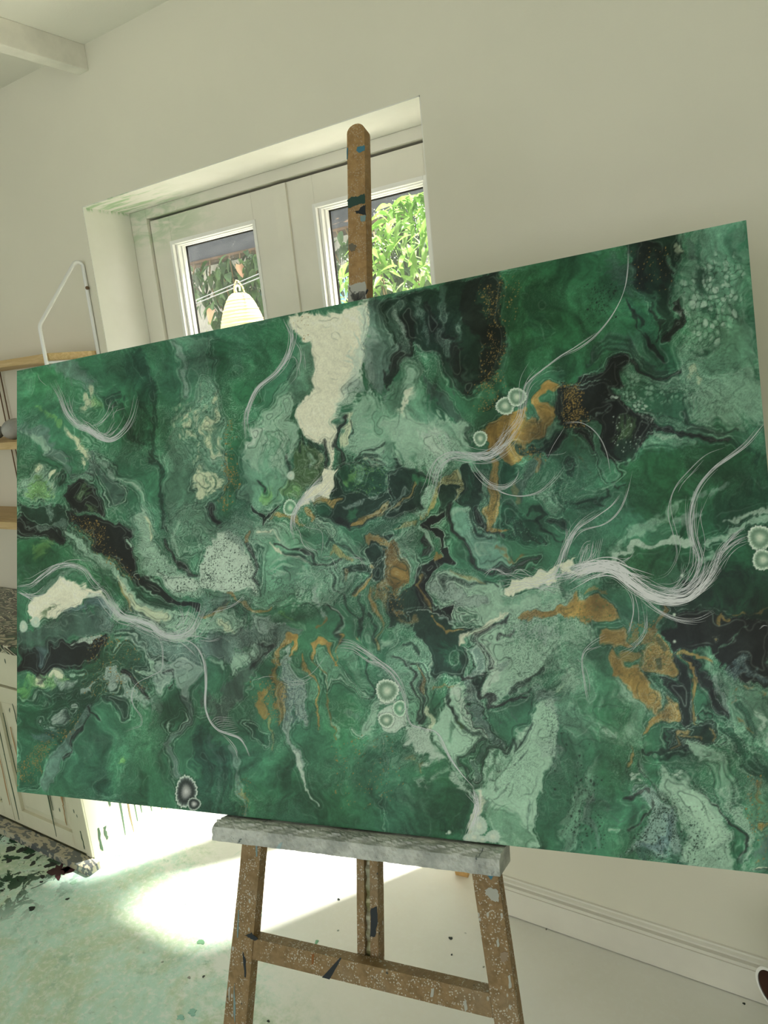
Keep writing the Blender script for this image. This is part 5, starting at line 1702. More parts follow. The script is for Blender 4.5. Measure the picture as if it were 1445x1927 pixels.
pg('K', [185, 1040, 280, 990, 315, 1080, 240, 1140, 260, 1290, 330, 1310, 420, 1280, 440, 1420, 190, 1420, 150, 1200], 3, 6, 1, R2); ln('O', [210, 1110, 180, 1180, 240, 1290, 300, 1369], [16, 16, 10, 8], 2, 4, .85); ln('O', [290, 930, 300, 980, 340, 940], [30, 44, 40], 3, 7, .8)
ln('S', [200, 840, 240, 900, 230, 960], [14, 22, 8], 2, 4, .8); ln('K', [200, 830, 215, 920, 180, 960], 30, 3, 6, .85)
pg('N', [-40, 890, 40, 870, 60, 950, 125, 1080, 90, 1160, -40, 1180], 3, 6, 1, R2); ln('O', [20, 1080, 80, 1100], [60, 60], 4, 9, .8)
ln('L', [60, 860, 90, 960, 150, 1050, 150, 1120, 80, 1230], [30, 44, 50, 50, 40], 3, 5, .95, R2); ln('M', [190, 740, 210, 800, 240, 870], [46, 40, 14], 3, 5, .9); ln('L', [120, 760, 110, 860], [70, 60], 6, 6, .9); ln('U', [30, 770, 140, 720], [16, 24], 3, 5, .8)
pg('Q', [-40, 1190, 60, 1250, 140, 1200, 190, 1290, 180, 1420, -40, 1420], 4, 9, .9); ln('N', [0, 1300, 80, 1340], 20, 4, 8, .7); ln('L', [490, 1300, 560, 1320, 520, 1369], [40, 40, 50], 3, 6, .9, R2)
sec('C1')
pg('E', [40, 200, 170, 260, 120, 330, 40, 340], 10, 6, .8); dot('Y', 90, 250, 40, 12, 6, .6); dot('E', 100, 430, 46, 12, 4, .8)
pg((31, 64, 45), [40, 330, 300, 280, 450, 240, 650, 170, 860, 330, 840, 430, 720, 270, 620, 380, 500, 520, 380, 620, 260, 740, 190, 960, 40, 960], 9, 9)
dot('E', 260, 840, 34, 10, 6, .6); ln('G', [290, 640, 330, 560], 26, 6, 8, .5); ln('B', [180, 560, 320, 520], [40, 50], 12, 12, .5)
ln('T', [580, 370, 520, 470, 420, 590, 320, 730, 260, 900], [50, 60, 70, 80, 90], 6, 9, .75); ln('K', [560, 470, 480, 560, 420, 660, 380, 720], [20, 14, 12, 14], 3, 9, .75)
pg('G', [590, 440, 640, 340, 700, 285, 780, 340, 840, 430, 900, 400, 960, 300, 1100, 260, 1170, 500, 1160, 760, 1190, 1090, 290, 990, 330, 860, 420, 690, 500, 560], 7, 6)
ln('E', [700, 700, 760, 900, 1000, 1000], 180, 40, 6, .5); ln('L', [560, 640, 700, 550], [40, 50], 18, 8, .4)
ln('T', [1250, 300, 1310, 340, 1280, 420, 1180, 540, 1150, 640, 1180, 760, 1215, 850], [40, 40, 40, 50, 46, 50, 40], 5, 6, .85); ln('G', [1220, 400, 1150, 480], [60, 60], 6, 6, .9, R2)
pg('D', [1340, 560, 1400, 400, 1470, 420, 1470, 1120, 1350, 1100, 1310, 900], 12, 6, .8)
pg('S', [1040, 150, 1100, 60, 1240, 0, 1330, 100, 1250, 280, 1200, 180, 1060, 260], 6, 16, .75); ln('K', [1110, 110, 1170, 90, 1190, 200, 1150, 240], 8, 2, 5, .7); ln('S', [830, 260, 950, 290], [90, 60], 9, 14, .75); ln('T', [980, 300, 1050, 350], 60, 9, 12, .6)
for x_, y_, r_ in ((330, 380, 36), (430, 350, 17), (415, 385, 14), (242, 440, 16), (297, 466, 14), (335, 480, 18), (375, 435, 14), (350, 410, 30)):
    dot('S', x_, y_, r_, 2.5, 5, .95)
ln('Q', [350, 370, 380, 400, 370, 430], 10, 2, 4, .9)
pg('S', [640, 150, 680, 60, 765, 55, 790, 130, 750, 250, 700, 210, 650, 160], 3, 6); ln('S', [480, 262, 560, 250, 610, 200], [36, 40, 10], 3, 4, .95); ln('S', [780, 130, 860, 170], 50, 6, 12, .7)
ln('K', [850, 105, 890, 170, 950, 220, 968, 290], [14, 26, 20, 6], 2, 4, .95); ln('Q', [760, 300, 810, 340, 830, 400], [50, 46, 20], 4, 7, .9)
ln('K', [570, 380, 600, 450, 640, 470], 10, 2.5, 6, .7)
dot('Y', 825, 740, 22, 5, 14, .75); ln('L', [800, 800, 790, 960], 14, 6, 6, .5); ln('D', [650, 930, 720, 1000], 40, 6, 14, .6)
ln('L', [1080, 670, 1110, 780, 1150, 950], 5, 2, 3, .6)
sec('C2')
pg('G', [230, 640, 1470, 640, 1470, 1430, 240, 1300], 16, 6); ln('E', [500, 1100, 900, 1200, 1300, 1300], 260, 50, 6, .5); ln('E', [1000, 560, 1100, 700], 200, 40, 8, .5)
pg((38, 72, 57), [-40, 560, 90, 690, 210, 790, 250, 1300, -40, 1260], 12, 6, .9)
for k in range(5):
    ln(('Q', 'G', 'T')[k % 3], [20+40*k, 640+30*k, 40+36*k, 900, 50+34*k, 1260], 12, 5, 5, .4)
ln('S', [215, 760, 250, 900, 280, 1050, 315, 1270], [14, 40, 40, 24], 5, 8, .5); ln('U', [300, 1080, 330, 1150], 14, 4, 10, .5)
pg('G', [-40, 160, 120, 150, 160, 420, 130, 520, -40, 520], 7, 9, .9); ln('M', [20, 190, 100, 180, 110, 230], 26, 4, 9, .7); pg('M', [230, 200, 260, 120, 330, 110, 430, 60, 420, 160, 330, 190, 230, 270], 6, 12, .85); ln('G', [270, 90, 380, 110], 30, 6, 9, .7)
ln((58, 78, 68), [470, 60, 420, 180, 320, 280, 230, 390, 170, 540], [60, 100, 110, 130, 90], 9, 8, .92); ln((50, 70, 60), [60, 430, 110, 500, 140, 560], [60, 90, 80], 12, 8, .85); ln('K', [440, 60, 500, 90, 480, 130, 400, 200], 10, 3, 6, .6)
pg('D', [300, 600, 350, 600, 480, 700, 460, 760, 380, 700], 7, 5, .7, R2)
ln('S', [610, 130, 640, 280, 670, 400, 700, 620], [30, 110, 120, 20], 5, 12, .9); ln('S', [600, 400, 610, 560, 620, 690, 650, 830, 700, 940, 740, 1040], [60, 50, 40, 50, 50, 30], 4, 9, .85); ln('Z', [640, 820, 690, 930, 745, 1060, 790, 1140, 828, 1210], [24, 40, 30, 16, 4], 2.5, 4, .8)
ln('L', [640, 230, 720, 240, 780, 290, 760, 400, 720, 330], [30, 50, 40, 60, 40], 5, 9, .8)
ln('O', [560, 150, 555, 80, 600, 30, 650, 40, 665, 90, 650, 180], [30, 50, 60, 60, 46, 14], 3, 5, .95); ln('O', [550, 190, 540, 290, 570, 380, 560, 500, 570, 620], [40, 36, 50, 50, 20], 4, 12, .8); ln('O', [500, 340, 450, 380, 430, 450, 460, 540], [20, 40, 44, 20], 4, 12, .8)
ln('O', [715, 150, 740, 220, 790, 270, 810, 320, 800, 420, 770, 520, 820, 640], [24, 40, 34, 16, 20, 18, 6], 3, 7, .85); ln('U', [490, 550, 500, 700, 500, 800], 8, 3, 8, .6)
pg('L', [830, 60, 900, 40, 960, 140, 1060, 260, 1190, 380, 1110, 350, 1000, 270, 930, 260, 880, 330, 850, 230], 6, 6, .85, R2); ln('O', [800, 130, 815, 40, 870, -10, 930, 20, 955, 90, 985, 190], [14, 30, 36, 34, 20, 6], 2.5, 4, .95)
ln('L', [1000, 60, 1100, 150, 1180, 280], [60, 90, 60], 9, 8, .8); ln('O', [980, -20, 990, 90, 980, 180], 9, 2.5, 5, .8); ln('Q', [1200, 110, 1220, 240, 1190, 390], [8, 12, 4], 2, 4, .8); ln('N', [800, 140, 860, 230, 885, 330, 880, 440, 910, 560, 945, 710], [10, 10, 8, 7, 7, 4], 2, 4, .8)
ln('T', [990, 480, 1060, 530, 1130, 560], [10, 22, 8], 5, 5, .5); ln('M', [910, 540, 940, 600, 960, 700], [30, 20, 6], 4, 7, .5)
ln('M', [1320, 300, 1240, 420, 1210, 550, 1180, 680, 1150, 690], [30, 50, 50, 60, 14], 5, 8, .85); ln('Z', [1035, 625, 1080, 665, 1130, 690, 1160, 680], [6, 10, 12, 8], 2, 3, .85)
pg('Z', [1250, 340, 1330, 290, 1400, 330, 1410, 430, 1470, 430, 1470, 640, 1390, 670, 1290, 600, 1270, 520, 1340, 470, 1250, 430], 4, 6, .95); ln('L', [1200, 740, 1330, 720, 1445, 820], [90, 120, 150], 16, 10, .6); ln('L', [1330, 900, 1445, 880, 1440, 1000], 90, 12, 9, .7); ln('D', [1200, 860, 1300, 880], 70, 9, 14, .5)
pg('Y', [1385, 1330, 1470, 1180, 1470, 1430, 1390, 1400], 5, 3, .35)
sec('C3')
pg('L', [-40, 300, 60, 220, 160, 200, 250, 300, 290, 520, 240, 900, 100, 820, -40, 620], 7, 8)
pg('G', [1190, 230, 1470, 170, 1470, 1800, 1000, 1720, 1070, 1380, 1190, 1020, 1150, 700], 20, 8); ln('L', [1300, 300, 1250, 450, 1400, 700], [80, 120, 100], 24, 9, .6); ln('E', [1250, 1000, 1330, 1200, 1290, 1500], [100, 130, 120], 30, 9, .6); ln('L', [1420, 1150, 1380, 1300], [60, 90], 16, 9, .6)
pg('Q', [110, 50, 310, 40, 470, 170, 570, 130, 460, 290, 510, 340, 460, 450, 310, 460, 280, 490, 240, 420, 265, 300, 180, 190], 4, 7, 1, R2); dot('D', 390, 320, 70, 16, 8, .9); dot('E', 400, 360, 30, 9, 6, .5); ln('O', [280, 70, 340, 150, 420, 190, 500, 170], [8, 16, 20, 6], 2.5, 5, .8); ln('N', [60, 100, 150, 90], 24, 5, 8, .6); ln('L', [20, 160, 100, 110], [40, 30], 5, 7, .8); ln('S', [360, 90, 430, 130, 490, 90], 9, 2, 4, .8)
pg('M', [540, 200, 660, 130, 800, 90, 1470, 100, 1430, 260, 1200, 420, 1060, 450, 900, 560, 700, 700, 650, 640, 640, 440], 9, 8)
ln('S', [900, 160, 1100, 190, 1300, 200], [90, 130, 110], 20, 20, .6); ln('G', [1250, 300, 1100, 420, 1000, 500], [90, 60, 30], 16, 12, .6); ln('Z', [640, 300, 700, 420, 660, 620], [60, 60, 50], 10, 7, .7)
ln('W', [780, 20, 640, 110, 540, 190, 470, 290], [20, 44, 40, 16], 3, 4, .75); ln('K', [800, 40, 720, 110, 580, 180, 570, 250, 640, 300, 660, 400], [5, 9, 10, 10, 9, 4], 1.6, 3, .85, R1)
pg('T', [520, 330, 590, 290, 625, 330, 615, 440, 600, 480, 640, 650, 650, 730, 560, 720, 520, 640, 540, 580, 480, 480, 540, 460, 560, 400], 3, 5, 1, R1)
ln('K', [455, 470, 480, 500, 540, 490, 600, 470, 620, 440], [8, 14, 10, 10, 8], 1.8, 3, .95); pg('Q', [580, 470, 630, 460, 640, 560, 630, 620, 600, 560], 2.5, 4)
ln('K', [630, 600, 650, 680, 700, 640, 690, 720, 740, 710, 830, 690, 900, 650, 960, 640], [8, 16, 14, 16, 12, 9, 8, 4], 1.7, 3, .9); ln('Q', [800, 620, 880, 560, 960, 500, 1050, 440], [12, 22, 16, 4], 2.5, 8, .85); ln('L', [880, 600, 1000, 530, 1070, 520], [40, 50, 20], 6, 8, .8); ln('Q', [890, 660, 900, 620, 960, 590], 6, 1.6, 4, .7)
ln('K', [860, 170, 740, 180, 720, 230], 5, 1.5, 4, .7); ln('T', [700, 400, 780, 380, 720, 420], 30, 4, 8, .6)
pg((138, 170, 148), [380, 540, 520, 560, 545, 660, 480, 740, 560, 860, 620, 1000, 560, 1050, 470, 1130, 520, 1300, 640, 1270, 700, 1010, 860, 940, 980, 850, 1000, 690, 1150, 650, 1210, 880, 1060, 1300, 960, 1500, 1010, 1740, 700, 1700, 620, 1420, 560, 1310, 440, 1200, 330, 970, 240, 900, 380, 700], 8, 8)
ln('L', [620, 1450, 760, 1560, 880, 1650], [90, 170, 160], 20, 9, .8); ln('L', [720, 1000, 830, 1050, 760, 1200], [50, 90, 60], 14, 8, .6); ln('G', [740, 1010, 720, 1130, 650, 1290], [30, 26, 8], 5, 6, .7)
ln('Z', [450, 580, 500, 700, 560, 880, 610, 960], [60, 50, 40, 30], 8, 5, .8)
pg('T', [530, 750, 660, 740, 620, 830, 640, 930, 770, 960, 760, 1000, 660, 1010, 600, 930, 570, 830], 5, 6, .95, R1)
ln('Q', [390, 550, 405, 650, 400, 700, 440, 780, 470, 800, 490, 870, 540, 930, 600, 990, 570, 1040, 480, 1110, 480, 1150, 530, 1190, 530, 1240, 600, 1260, 640, 1220, 650, 1140, 700, 1040, 740, 990, 790, 1010, 820, 950, 850, 930, 870, 985, 930, 940, 980, 850], [12, 12, 10, 10, 12, 10, 8, 7, 7, 8, 8, 6, 6, 7, 6, 5, 6, 6, 6, 6, 6, 6, 5], 1.4, 3, .88)
ln('J', [490, 850, 490, 890], 22, 3, 4, .8); ln('T', [580, 1130, 600, 1200, 600, 1240], [70, 60, 30], 5, 7, .8, R2); ln('V', [700, 980, 620, 1100], [30, 30], 5, 7, .8, R1)
for P_ in ([700, 1240, 760, 1230, 720, 1330], [760, 1180, 860, 1150, 920, 1110], [650, 1420, 740, 1380, 800, 1290, 860, 1230], [940, 1400, 900, 1500, 930, 1600], [920, 1160, 960, 1060, 980, 980], [690, 820, 720, 850, 760, 830], [860, 770, 880, 830, 910, 860]):
    ln('V', P_, 6, 1.8, 6, .65)
for k in range(6):
    ln(('K', 'M', 'Q')[k % 3], [20+26*k, 330+12*k, 80+24*k, 380, 110+22*k, 470, 100+24*k, 560, 150+16*k, 640, 170+10*k, 760, 210, 850], [8, 8, 8, 7, 7, 6, 4], 1.6, 4, .75)
ln('N', [130, 380, 170, 470, 190, 560, 200, 600], [10, 20, 26, 20], 3, 6, .7); ln('N', [300, 560, 350, 530, 430, 560], [16, 20, 8], 3, 5, .7); ln('Q', [60, 250, 120, 250, 140, 300], 16, 3, 5, .8)
ln('C', [250, 720, 270, 800, 260, 900], [60, 50, 40], 6, 8, .7); ln('G', [310, 680, 320, 800, 300, 860], [16, 26, 16], 4, 5, .7); ln('G', [450, 860, 420, 960], 20, 5, 5, .5)
pg('G', [-40, 900, 100, 880, 130, 960, 180, 1040, 280, 1080, 370, 1130, 450, 1210, 570, 1350, 560, 1500, 490, 1720, -40, 1660], 9, 7); ln('L', [30, 1130, 160, 1060, 230, 1120], [60, 100, 60], 12, 9, .7); ln('U', [150, 1080, 250, 1110, 260, 1150], 14, 4, 12, .5); ln('E', [400, 1250, 420, 1400, 350, 1600], [120, 180, 160], 30, 8, .6); ln('D', [310, 1500, 360, 1580], 60, 14, 9, .5); ln('L', [60, 1300, 220, 1420], 80, 24, 9, .5); ln('D', [40, 980, 90, 960], 50, 9, 6, .7)
pg('Z', [100, 880, 180, 870, 260, 930, 330, 960, 340, 1060, 400, 1130, 330, 1130, 240, 1080, 180, 1050, 130, 950], 7, 14, .85); ln('Z', [390, 1170, 330, 1230, 220, 1330], [30, 20, 6], 8, 8, .5); ln('Z', [430, 1200, 500, 1290, 560, 1350], [40, 40, 14], 5, 7, .7); ln('Z', [200, 1270, 260, 1200], 30, 8, 12, .5)
ln('W', [590, 1310, 600, 1400, 590, 1480, 550, 1600, 530, 1660], [14, 30, 40, 40, 30], 3, 3, .75); ln('T', [620, 1380, 640, 1480], 30, 8, 7, .6)
dot((146, 180, 154), 1230, 580, 66, 22, 10, .7); ln('C', [1180, 580, 1240, 590], 14, 5, 8, .6); ln('M', [1270, 720, 1330, 720], 50, 14, 10, .6)
ln('S', [1040, 620, 1120, 660, 1180, 760, 1230, 850, 1200, 1020], [90, 110, 90, 80, 90], 12, 20, .6); ln('S', [1100, 950, 1160, 1150], [110, 90], 24, 22, .35)
pg('O', [885, 65, 920, 45, 1000, 60, 1200, 10, 1290, 70, 1330, 20, 1470, 10, 1470, 150, 1400, 120, 1300, 110, 1180, 90, 1100, 95, 920, 90], 2.5, 8)
sec('C4')
pg('Q', [840, 130, 1470, 40, 1470, 420, 1000, 430, 760, 420, 700, 300], 14, 9); pg('K', [690, 300, 800, 370, 920, 340, 1470, 420, 1470, 880, 1260, 850, 1100, 720, 1010, 600, 860, 590, 770, 640, 720, 450], 9, 8)
ln('D', [1060, 300, 1200, 340, 1445, 250], [60, 80, 70], 16, 9, .7); dot('D', 740, 400, 60, 12, 6, .7); pg((26, 58, 40), [980, 120, 1470, 60, 1470, 240, 1000, 300], 26, 9, .7)
pg('G', [-40, 100, 300, 120, 480, 200, 700, 320, 640, 440, 500, 560, 380, 420, 360, 280, -40, 250], 9, 9, .9); ln('L', [-20, 150, 120, 150, 250, 110], [90, 70, 50], 12, 14, .7); ln('L', [430, 400, 440, 480], 50, 8, 10, .6)
pg('L', [-40, 430, 150, 470, 280, 560, 330, 700, 420, 860, 560, 1040, 560, 1320, -40, 1320], 14, 9, .9); pg('M', [-40, 430, 120, 440, 260, 500, 240, 580, 60, 600, -40, 560], 9, 20, .8); ln('G', [230, 620, 300, 900, 350, 1060], [140, 160, 180], 26, 9, .8); dot('M', 40, 860, 66, 20, 9, .8); ln('E', [150, 1060, 330, 1120, 300, 1250], [120, 180, 160], 30, 9, .6); ln('M', [40, 940, 110, 930, 60, 1050], 24, 5, 14, .6); dot('M', 460, 1190, 36, 10, 9, .6)
ln('M', [330, 720, 420, 880, 520, 1010, 590, 1090], [30, 40, 40, 14], 6, 12, .6)
pg((33, 66, 48), [540, 770, 720, 810, 780, 660, 860, 590, 970, 600, 1080, 800, 1170, 1080, 1110, 1200, 900, 1320, 740, 1320, 780, 1140, 790, 1060, 640, 920], 6, 9)
pg('K', [780, 640, 850, 700, 890, 820, 870, 940, 900, 1060, 860, 1140, 800, 1100, 780, 960, 700, 870, 680, 820, 800, 840], 4, 9, .9)
ln('K', [880, 650, 950, 780, 1030, 930, 1100, 1030, 1165, 1090], [50, 46, 50, 36, 6], 3, 5, .95, R1); ln('L', [960, 640, 1030, 780, 1100, 860], [20, 50, 60], 4, 6, .85); ln('G', [930, 960, 1040, 1130, 1150, 1293], [90, 110, 120], 9, 9, .85); ln('S', [1050, 830, 1110, 950, 1150, 1040], 40, 5, 9, .6)
ln('O', [800, 660, 860, 600, 910, 610, 960, 660, 1040, 715], [10, 26, 20, 26, 10], 2.5, 5, .85); ln('O', [830, 640, 910, 740, 940, 850, 890, 940, 890, 1030, 930, 1110], [8, 18, 40, 20, 12, 5], 2.5, 6, .85)
pg('L', [1100, 820, 1180, 800, 1300, 860, 1470, 900, 1470, 1340, 1110, 1340, 1180, 1090], 8, 14); ln('B', [1200, 800, 1290, 690, 1330, 780, 1420, 830], [70, 60, 80, 60], 10, 18, .7); ln('D', [1250, 1000, 1320, 1160, 1290, 1293], [70, 80, 80], 12, 12, .7); ln('Z', [1370, 1100, 1400, 1180, 1430, 1293], [70, 50, 40], 7, 16, .7)
ln('O', [1180, 1020, 1240, 970, 1200, 920, 1280, 880, 1380, 880, 1445, 930], [12, 14, 16, 14, 12, 14], 2.5, 7, .7); ln('O', [1230, 1100, 1280, 1180, 1330, 1190], 16, 3, 12, .6)
ln('G', [950, 1050, 1010, 1080, 1010, 1160, 1080, 1290], [30, 36, 40, 50], 3, 5, .95, R1); ln('L', [1400, 1130, 1440, 1293], 26, 4, 7, .8)
for P_ in ([-20, 340, 70, 225, 120, 300, 200, 270, 300, 225, 350, 290, 360, 400, 250, 430, 175, 475, 100, 410, -20, 395], [270, 490, 370, 460, 400, 555, 465, 580, 410, 615, 360, 645, 260, 570], [300, 690, 345, 650, 420, 700, 460, 745, 530, 715, 560, 790, 620, 880, 655, 960, 650, 1090, 560, 1050, 470, 930, 390, 820, 340, 790],
           [545, 610, 640, 560, 690, 490, 725, 510, 725, 600, 795, 690, 775, 795, 690, 805, 555, 770, 530, 690], [650, 1075, 700, 985, 775, 1000, 800, 1090, 740, 1130, 680, 1130, 600, 1215, 560, 1235, 620, 1110]):
    pg('O', P_, 1.8, 5, .97)
pg('N', [540, 560, 600, 440, 660, 380, 710, 300, 735, 330, 670, 410, 690, 480, 620, 590], 3, 14, .85); ln('O', [140, 230, 220, 190, 340, 200], [20, 20, 10], 3, 12, .6); ln('O', [430, 520, 480, 500], 50, 4, 14, .6); ln('O', [440, 680, 520, 650], 50, 4, 8, .8)
ln('D', [530, 600, 545, 700, 550, 750], 10, 2, 3, .9); ln('O', [1070, 420, 1090, 370, 1150, 410, 1170, 370, 1300, 340, 1445, 290], [16, 20, 26, 14, 8, 6], 3, 8, .7); dot('O', 1068, 515, 11, 2, 3, .9); ln('L', [1010, 660, 1100, 600, 1200, 560, 1310, 450], [14, 7, 5, 2], 2, 4, .7); ln('L', [960, 610, 1000, 650, 1020, 670], [10, 16, 8], 3, 4, .8)
ln('Q', [650, 690, 670, 740], 26, 3, 8, .6); ln('Q', [690, 540, 690, 580], 24, 3, 6, .6)
sec('D4')
pg('G', [-40, 60, 700, 200, 640, 560, 600, 830, 400, 980, -40, 940], 20, 8, .9); pg('M', [60, 560, 160, 320, 230, 280, 220, 420, 140, 700, 60, 900, -40, 920, -40, 700], 14, 20, .45); ln('T', [220, 480, 170, 700, 240, 900], [26, 60, 50], 9, 12, .6); ln('E', [300, 380, 340, 450], 140, 24, 10, .6)
ln('L', [100, 280, 60, 100], 60, 14, 12, .5); dot('M', 280, 70, 40, 10, 14, .6); dot('M', 330, 90, 26, 8, 9, .7)
pg('G', [560, 190, 740, 220, 860, 210, 1000, 300, 1110, 460, 1040, 520, 900, 420, 760, 330, 620, 260], 6, 8); ln('D', [650, 230, 760, 260, 860, 230], [20, 40, 50], 5, 8, .8)
pg('M', [810, 140, 920, 120, 1010, 210, 1100, 290, 1180, 400, 1270, 600, 1350, 730, 1330, 950, 1290, 1080, 1240, 1080, 1290, 900, 1260, 760, 1150, 560, 1080, 420, 960, 330, 860, 220], 8, 14, .9); ln('L', [1000, 260, 1130, 380, 1220, 560], [80, 90, 70], 16, 14, .6); ln('G', [960, 340, 1080, 430, 1150, 520], [70, 90, 70], 12, 10, .7)
pg('G', [1000, 470, 1080, 520, 1160, 650, 1260, 770, 1310, 900, 1270, 1080, 1230, 1060, 1190, 850, 1130, 640], 6, 6); ln('D', [1200, 850, 1250, 950, 1240, 1030], [50, 60, 30], 9, 10, .7); ln('K', [1000, 490, 1090, 590, 1200, 710, 1280, 830, 1300, 920, 1260, 970], [4, 8, 8, 9, 9, 4], 1.8, 3, .8)
pg('D', [1080, 20, 1160, 40, 1250, 170, 1360, 260, 1470, 360, 1470, 450, 1380, 420, 1290, 350, 1190, 200], 8, 9); pg('L', [1280, 380, 1470, 440, 1470, 1120, 1290, 1110, 1350, 800], 12, 16, .75); ln('N', [1370, 440, 1400, 520], 40, 6, 14, .6); dot('O', 1410, 750, 26, 4, 9, .85); ln('T', [1300, 980, 1400, 900, 1445, 850], 40, 8, 12, .6); ln('W', [1360, 1060, 1400, 1030, 1460, 1020], [10, 22, 14], 2.5, 4, .85); ln('Q', [1380, 1060, 1445, 1040], 12, 2, 4, .8); ln('O', [1380, 1000, 1400, 980], 16, 3, 6, .8)
pg('M', [700, 330, 860, 420, 1000, 490, 1130, 640, 1195, 830, 1230, 1080, 980, 1050, 800, 990, 860, 860, 860, 700, 760, 560, 700, 470], 8, 8); pg((148, 178, 156), [800, 460, 960, 480, 1090, 640, 1130, 780, 1060, 850, 940, 760, 860, 600], 16, 9, .85)
pg((108, 134, 124), [460, 490, 560, 460, 680, 480, 770, 570, 860, 700, 870, 900, 720, 970, 410, 970, 560, 870, 610, 740, 620, 600], 7, 10); ln('B', [780, 620, 770, 760, 700, 860, 560, 950], [40, 90, 110, 60], 12, 12, .75); ln('D', [480, 960, 640, 950, 860, 990], [20, 50, 30], 9, 9, .7); ln('D', [750, 900, 800, 960], 50, 12, 9, .6)
for k in range(4):
    ln(('T', 'Q', 'M')[k % 3], [520+12*k, 230+8*k, 560+12*k, 330, 640+10*k, 440, 720+6*k, 520, 780+5*k, 600], 12, 3, 5, .6)
ln('Z', [480, 360, 540, 350, 490, 390, 580, 420], [16, 16, 20, 8], 3, 5, .8); ln('K', [425, 515, 480, 520, 540, 480, 590, 490], [20, 14, 8, 5], 2, 4, .85); ln('T', [480, 460, 540, 440, 590, 400, 560, 330], [24, 14, 12, 8], 2.5, 5, .85)
pg('Q', [735, 80, 800, 40, 850, 60, 900, -20, 1050, -20, 1045, 150, 1000, 185, 960, 140, 900, 105, 820, 110, 790, 160, 830, 200, 770, 220, 735, 200], 3, 6, 1, R1)
ln('O', [770, 110, 800, 60, 860, 50, 880, 20], [16, 22, 14, 6], 2, 4, .9); ln('O', [800, 110, 850, 70, 920, 80, 980, 120], [6, 12, 10, 6], 2, 4, .8); ln('O', [1010, 20, 1040, 80, 1030, 140], 9, 2, 4, .8); ln('O', [765, 130, 785, 180, 745, 215], 10, 2, 4, .85)
ln('O', [470, 180, 465, 250, 455, 310], [18, 22, 26], 3, 8, .85); ln('L', [450, 220, 470, 165, 640, 145], 14, 4, 6, .8); ln('Q', [560, 185, 640, 195, 740, 215], [10, 12, 10], 2.5, 4, .8)
ln('V', [300, 540, 340, 650, 380, 720, 480, 680, 540, 600, 620, 560], 7, 2, 5, .6); ln('K', [630, 540, 600, 600, 580, 690, 500, 790], 5, 1.8, 4, .7); ln('Z', [370, 790, 420, 770, 400, 800], 20, 4, 6, .6)
sec('A1')

# ---- flow filaments: thin light and dark threads that follow the warped flow
act = np.full(GX.size, 0.25, np.float32)
for sx_, sy_, rr, v_ in ((560, 1060, 260, 1.0), (800, 1030, 260, 1.0), (300, 1130, 260, .85), (900, 1300, 240, .9), (420, 800, 160, .8), (160, 900, 200, .8), (620, 780, 120, .6), (1330, 640, 130, .5),
                         (1260, 760, 140, .7), (1320, 1280, 170, .8), (1330, 1480, 200, .7), (300, 1260, 150, .8), (800, 640, 160, .7), (1010, 950, 130, .7), (540, 1300, 150, .7), (200, 1280, 160, .7), (1120, 1100, 120, .4)):
    act = np.maximum(act, v_*np.exp(-((GX-sx_)**2+(GY-sy_)**2)/(rr*rr)))
g = fbm(FX, FY_, 46, 9, 4, .55)
ph_ = g*34.0
thin = np.exp(-((ph_-np.round(ph_))/0.12)**2)
msk = sst(.36, .56, vn(GX, GY, 70, 10))*act
lum = COLR.mean(1)
dark = np.array(PAL['Q'], np.float32)
# agate lines: contours of the blurred tone run parallel to every pool of colour
def blur(a, r):
    for ax_ in (0, 1):
        for _ in range(2):
            p_ = np.concatenate([np.repeat(a.take([0], ax_), r+1, ax_), a, np.repeat(a.take([-1], ax_), r, ax_)], ax_)
            cs = np.cumsum(p_, axis=ax_, dtype=np.float64)
            n_ = a.shape[ax_]
            a = ((cs.take(range(2*r+1, 2*r+1+n_), ax_)-cs.take(range(0, n_), ax_))/(2*r+1)).astype(np.float32)
    return a


Lb = blur(lum.reshape(NV, NU), 4)
pc = Lb/9.5+1.6*fbm(GX, GY, 34, 2, 3).reshape(NV, NU)
gy_, gx_ = np.gradient(pc)
gm = np.hypot(gx_, gy_).ravel(); pc = pc.ravel()
kk = np.round(pc); dd_ = np.abs(pc-kk)
edge_ = np.exp(-(dd_/(gm*.75+.015))**2)*sst(.03, .09, gm)*sst(.55, .25, gm)
edge_ *= (.25+.75*act)*sst(.30, .55, vn(GX, GY, 52, 6))
odd = (kk.astype(int) % 2).astype(np.float32)
COLR += (dark-COLR)*(edge_*odd*.62)[:, None]
COLR += (np.array(PAL['Z'], np.float32)-COLR)*(edge_*(1-odd)*.42)[:, None]
pale = np.array(PAL['Z'], np.float32)
COLR += (dark-COLR)*(thin*msk*sst(50, 100, lum)*(.15+.85*sst(175, 140, lum))*.7)[:, None]
ph2 = ph_*1.0+.5
thin2 = np.exp(-((ph2-np.round(ph2))/0.17)**2)
COLR += (pale-COLR)*(thin2*sst(.45, .62, vn(GX, GY, 60, 11))*act*sst(165, 95, lum)*sst(28, 70, lum)*.5)[:, None]
# soft streaky variation everywhere
st = fbm(FX, FY_*.5, 16, 4, 4, .6)-.5
calm = sst(150, 90, lum)
big_ = fbm(FX*.9, FY_*.6, 48, 7, 3, .55)-.5
COLR *= (1+(.10+.75*calm)*big_)[:, None]
COLR += (np.array((8, 10, 16), np.float32)*(vn(GX, GY, 90, 3)-.4)[:, None])*calm[:, None]
COLR *= (1+(.06+.30*calm)*st)[:, None]
fine = fbm(WX*1.0, WYY*1.0, 5, 6, 2)-.5
COLR *= (1+(.03+.10*calm)*fine)[:, None]

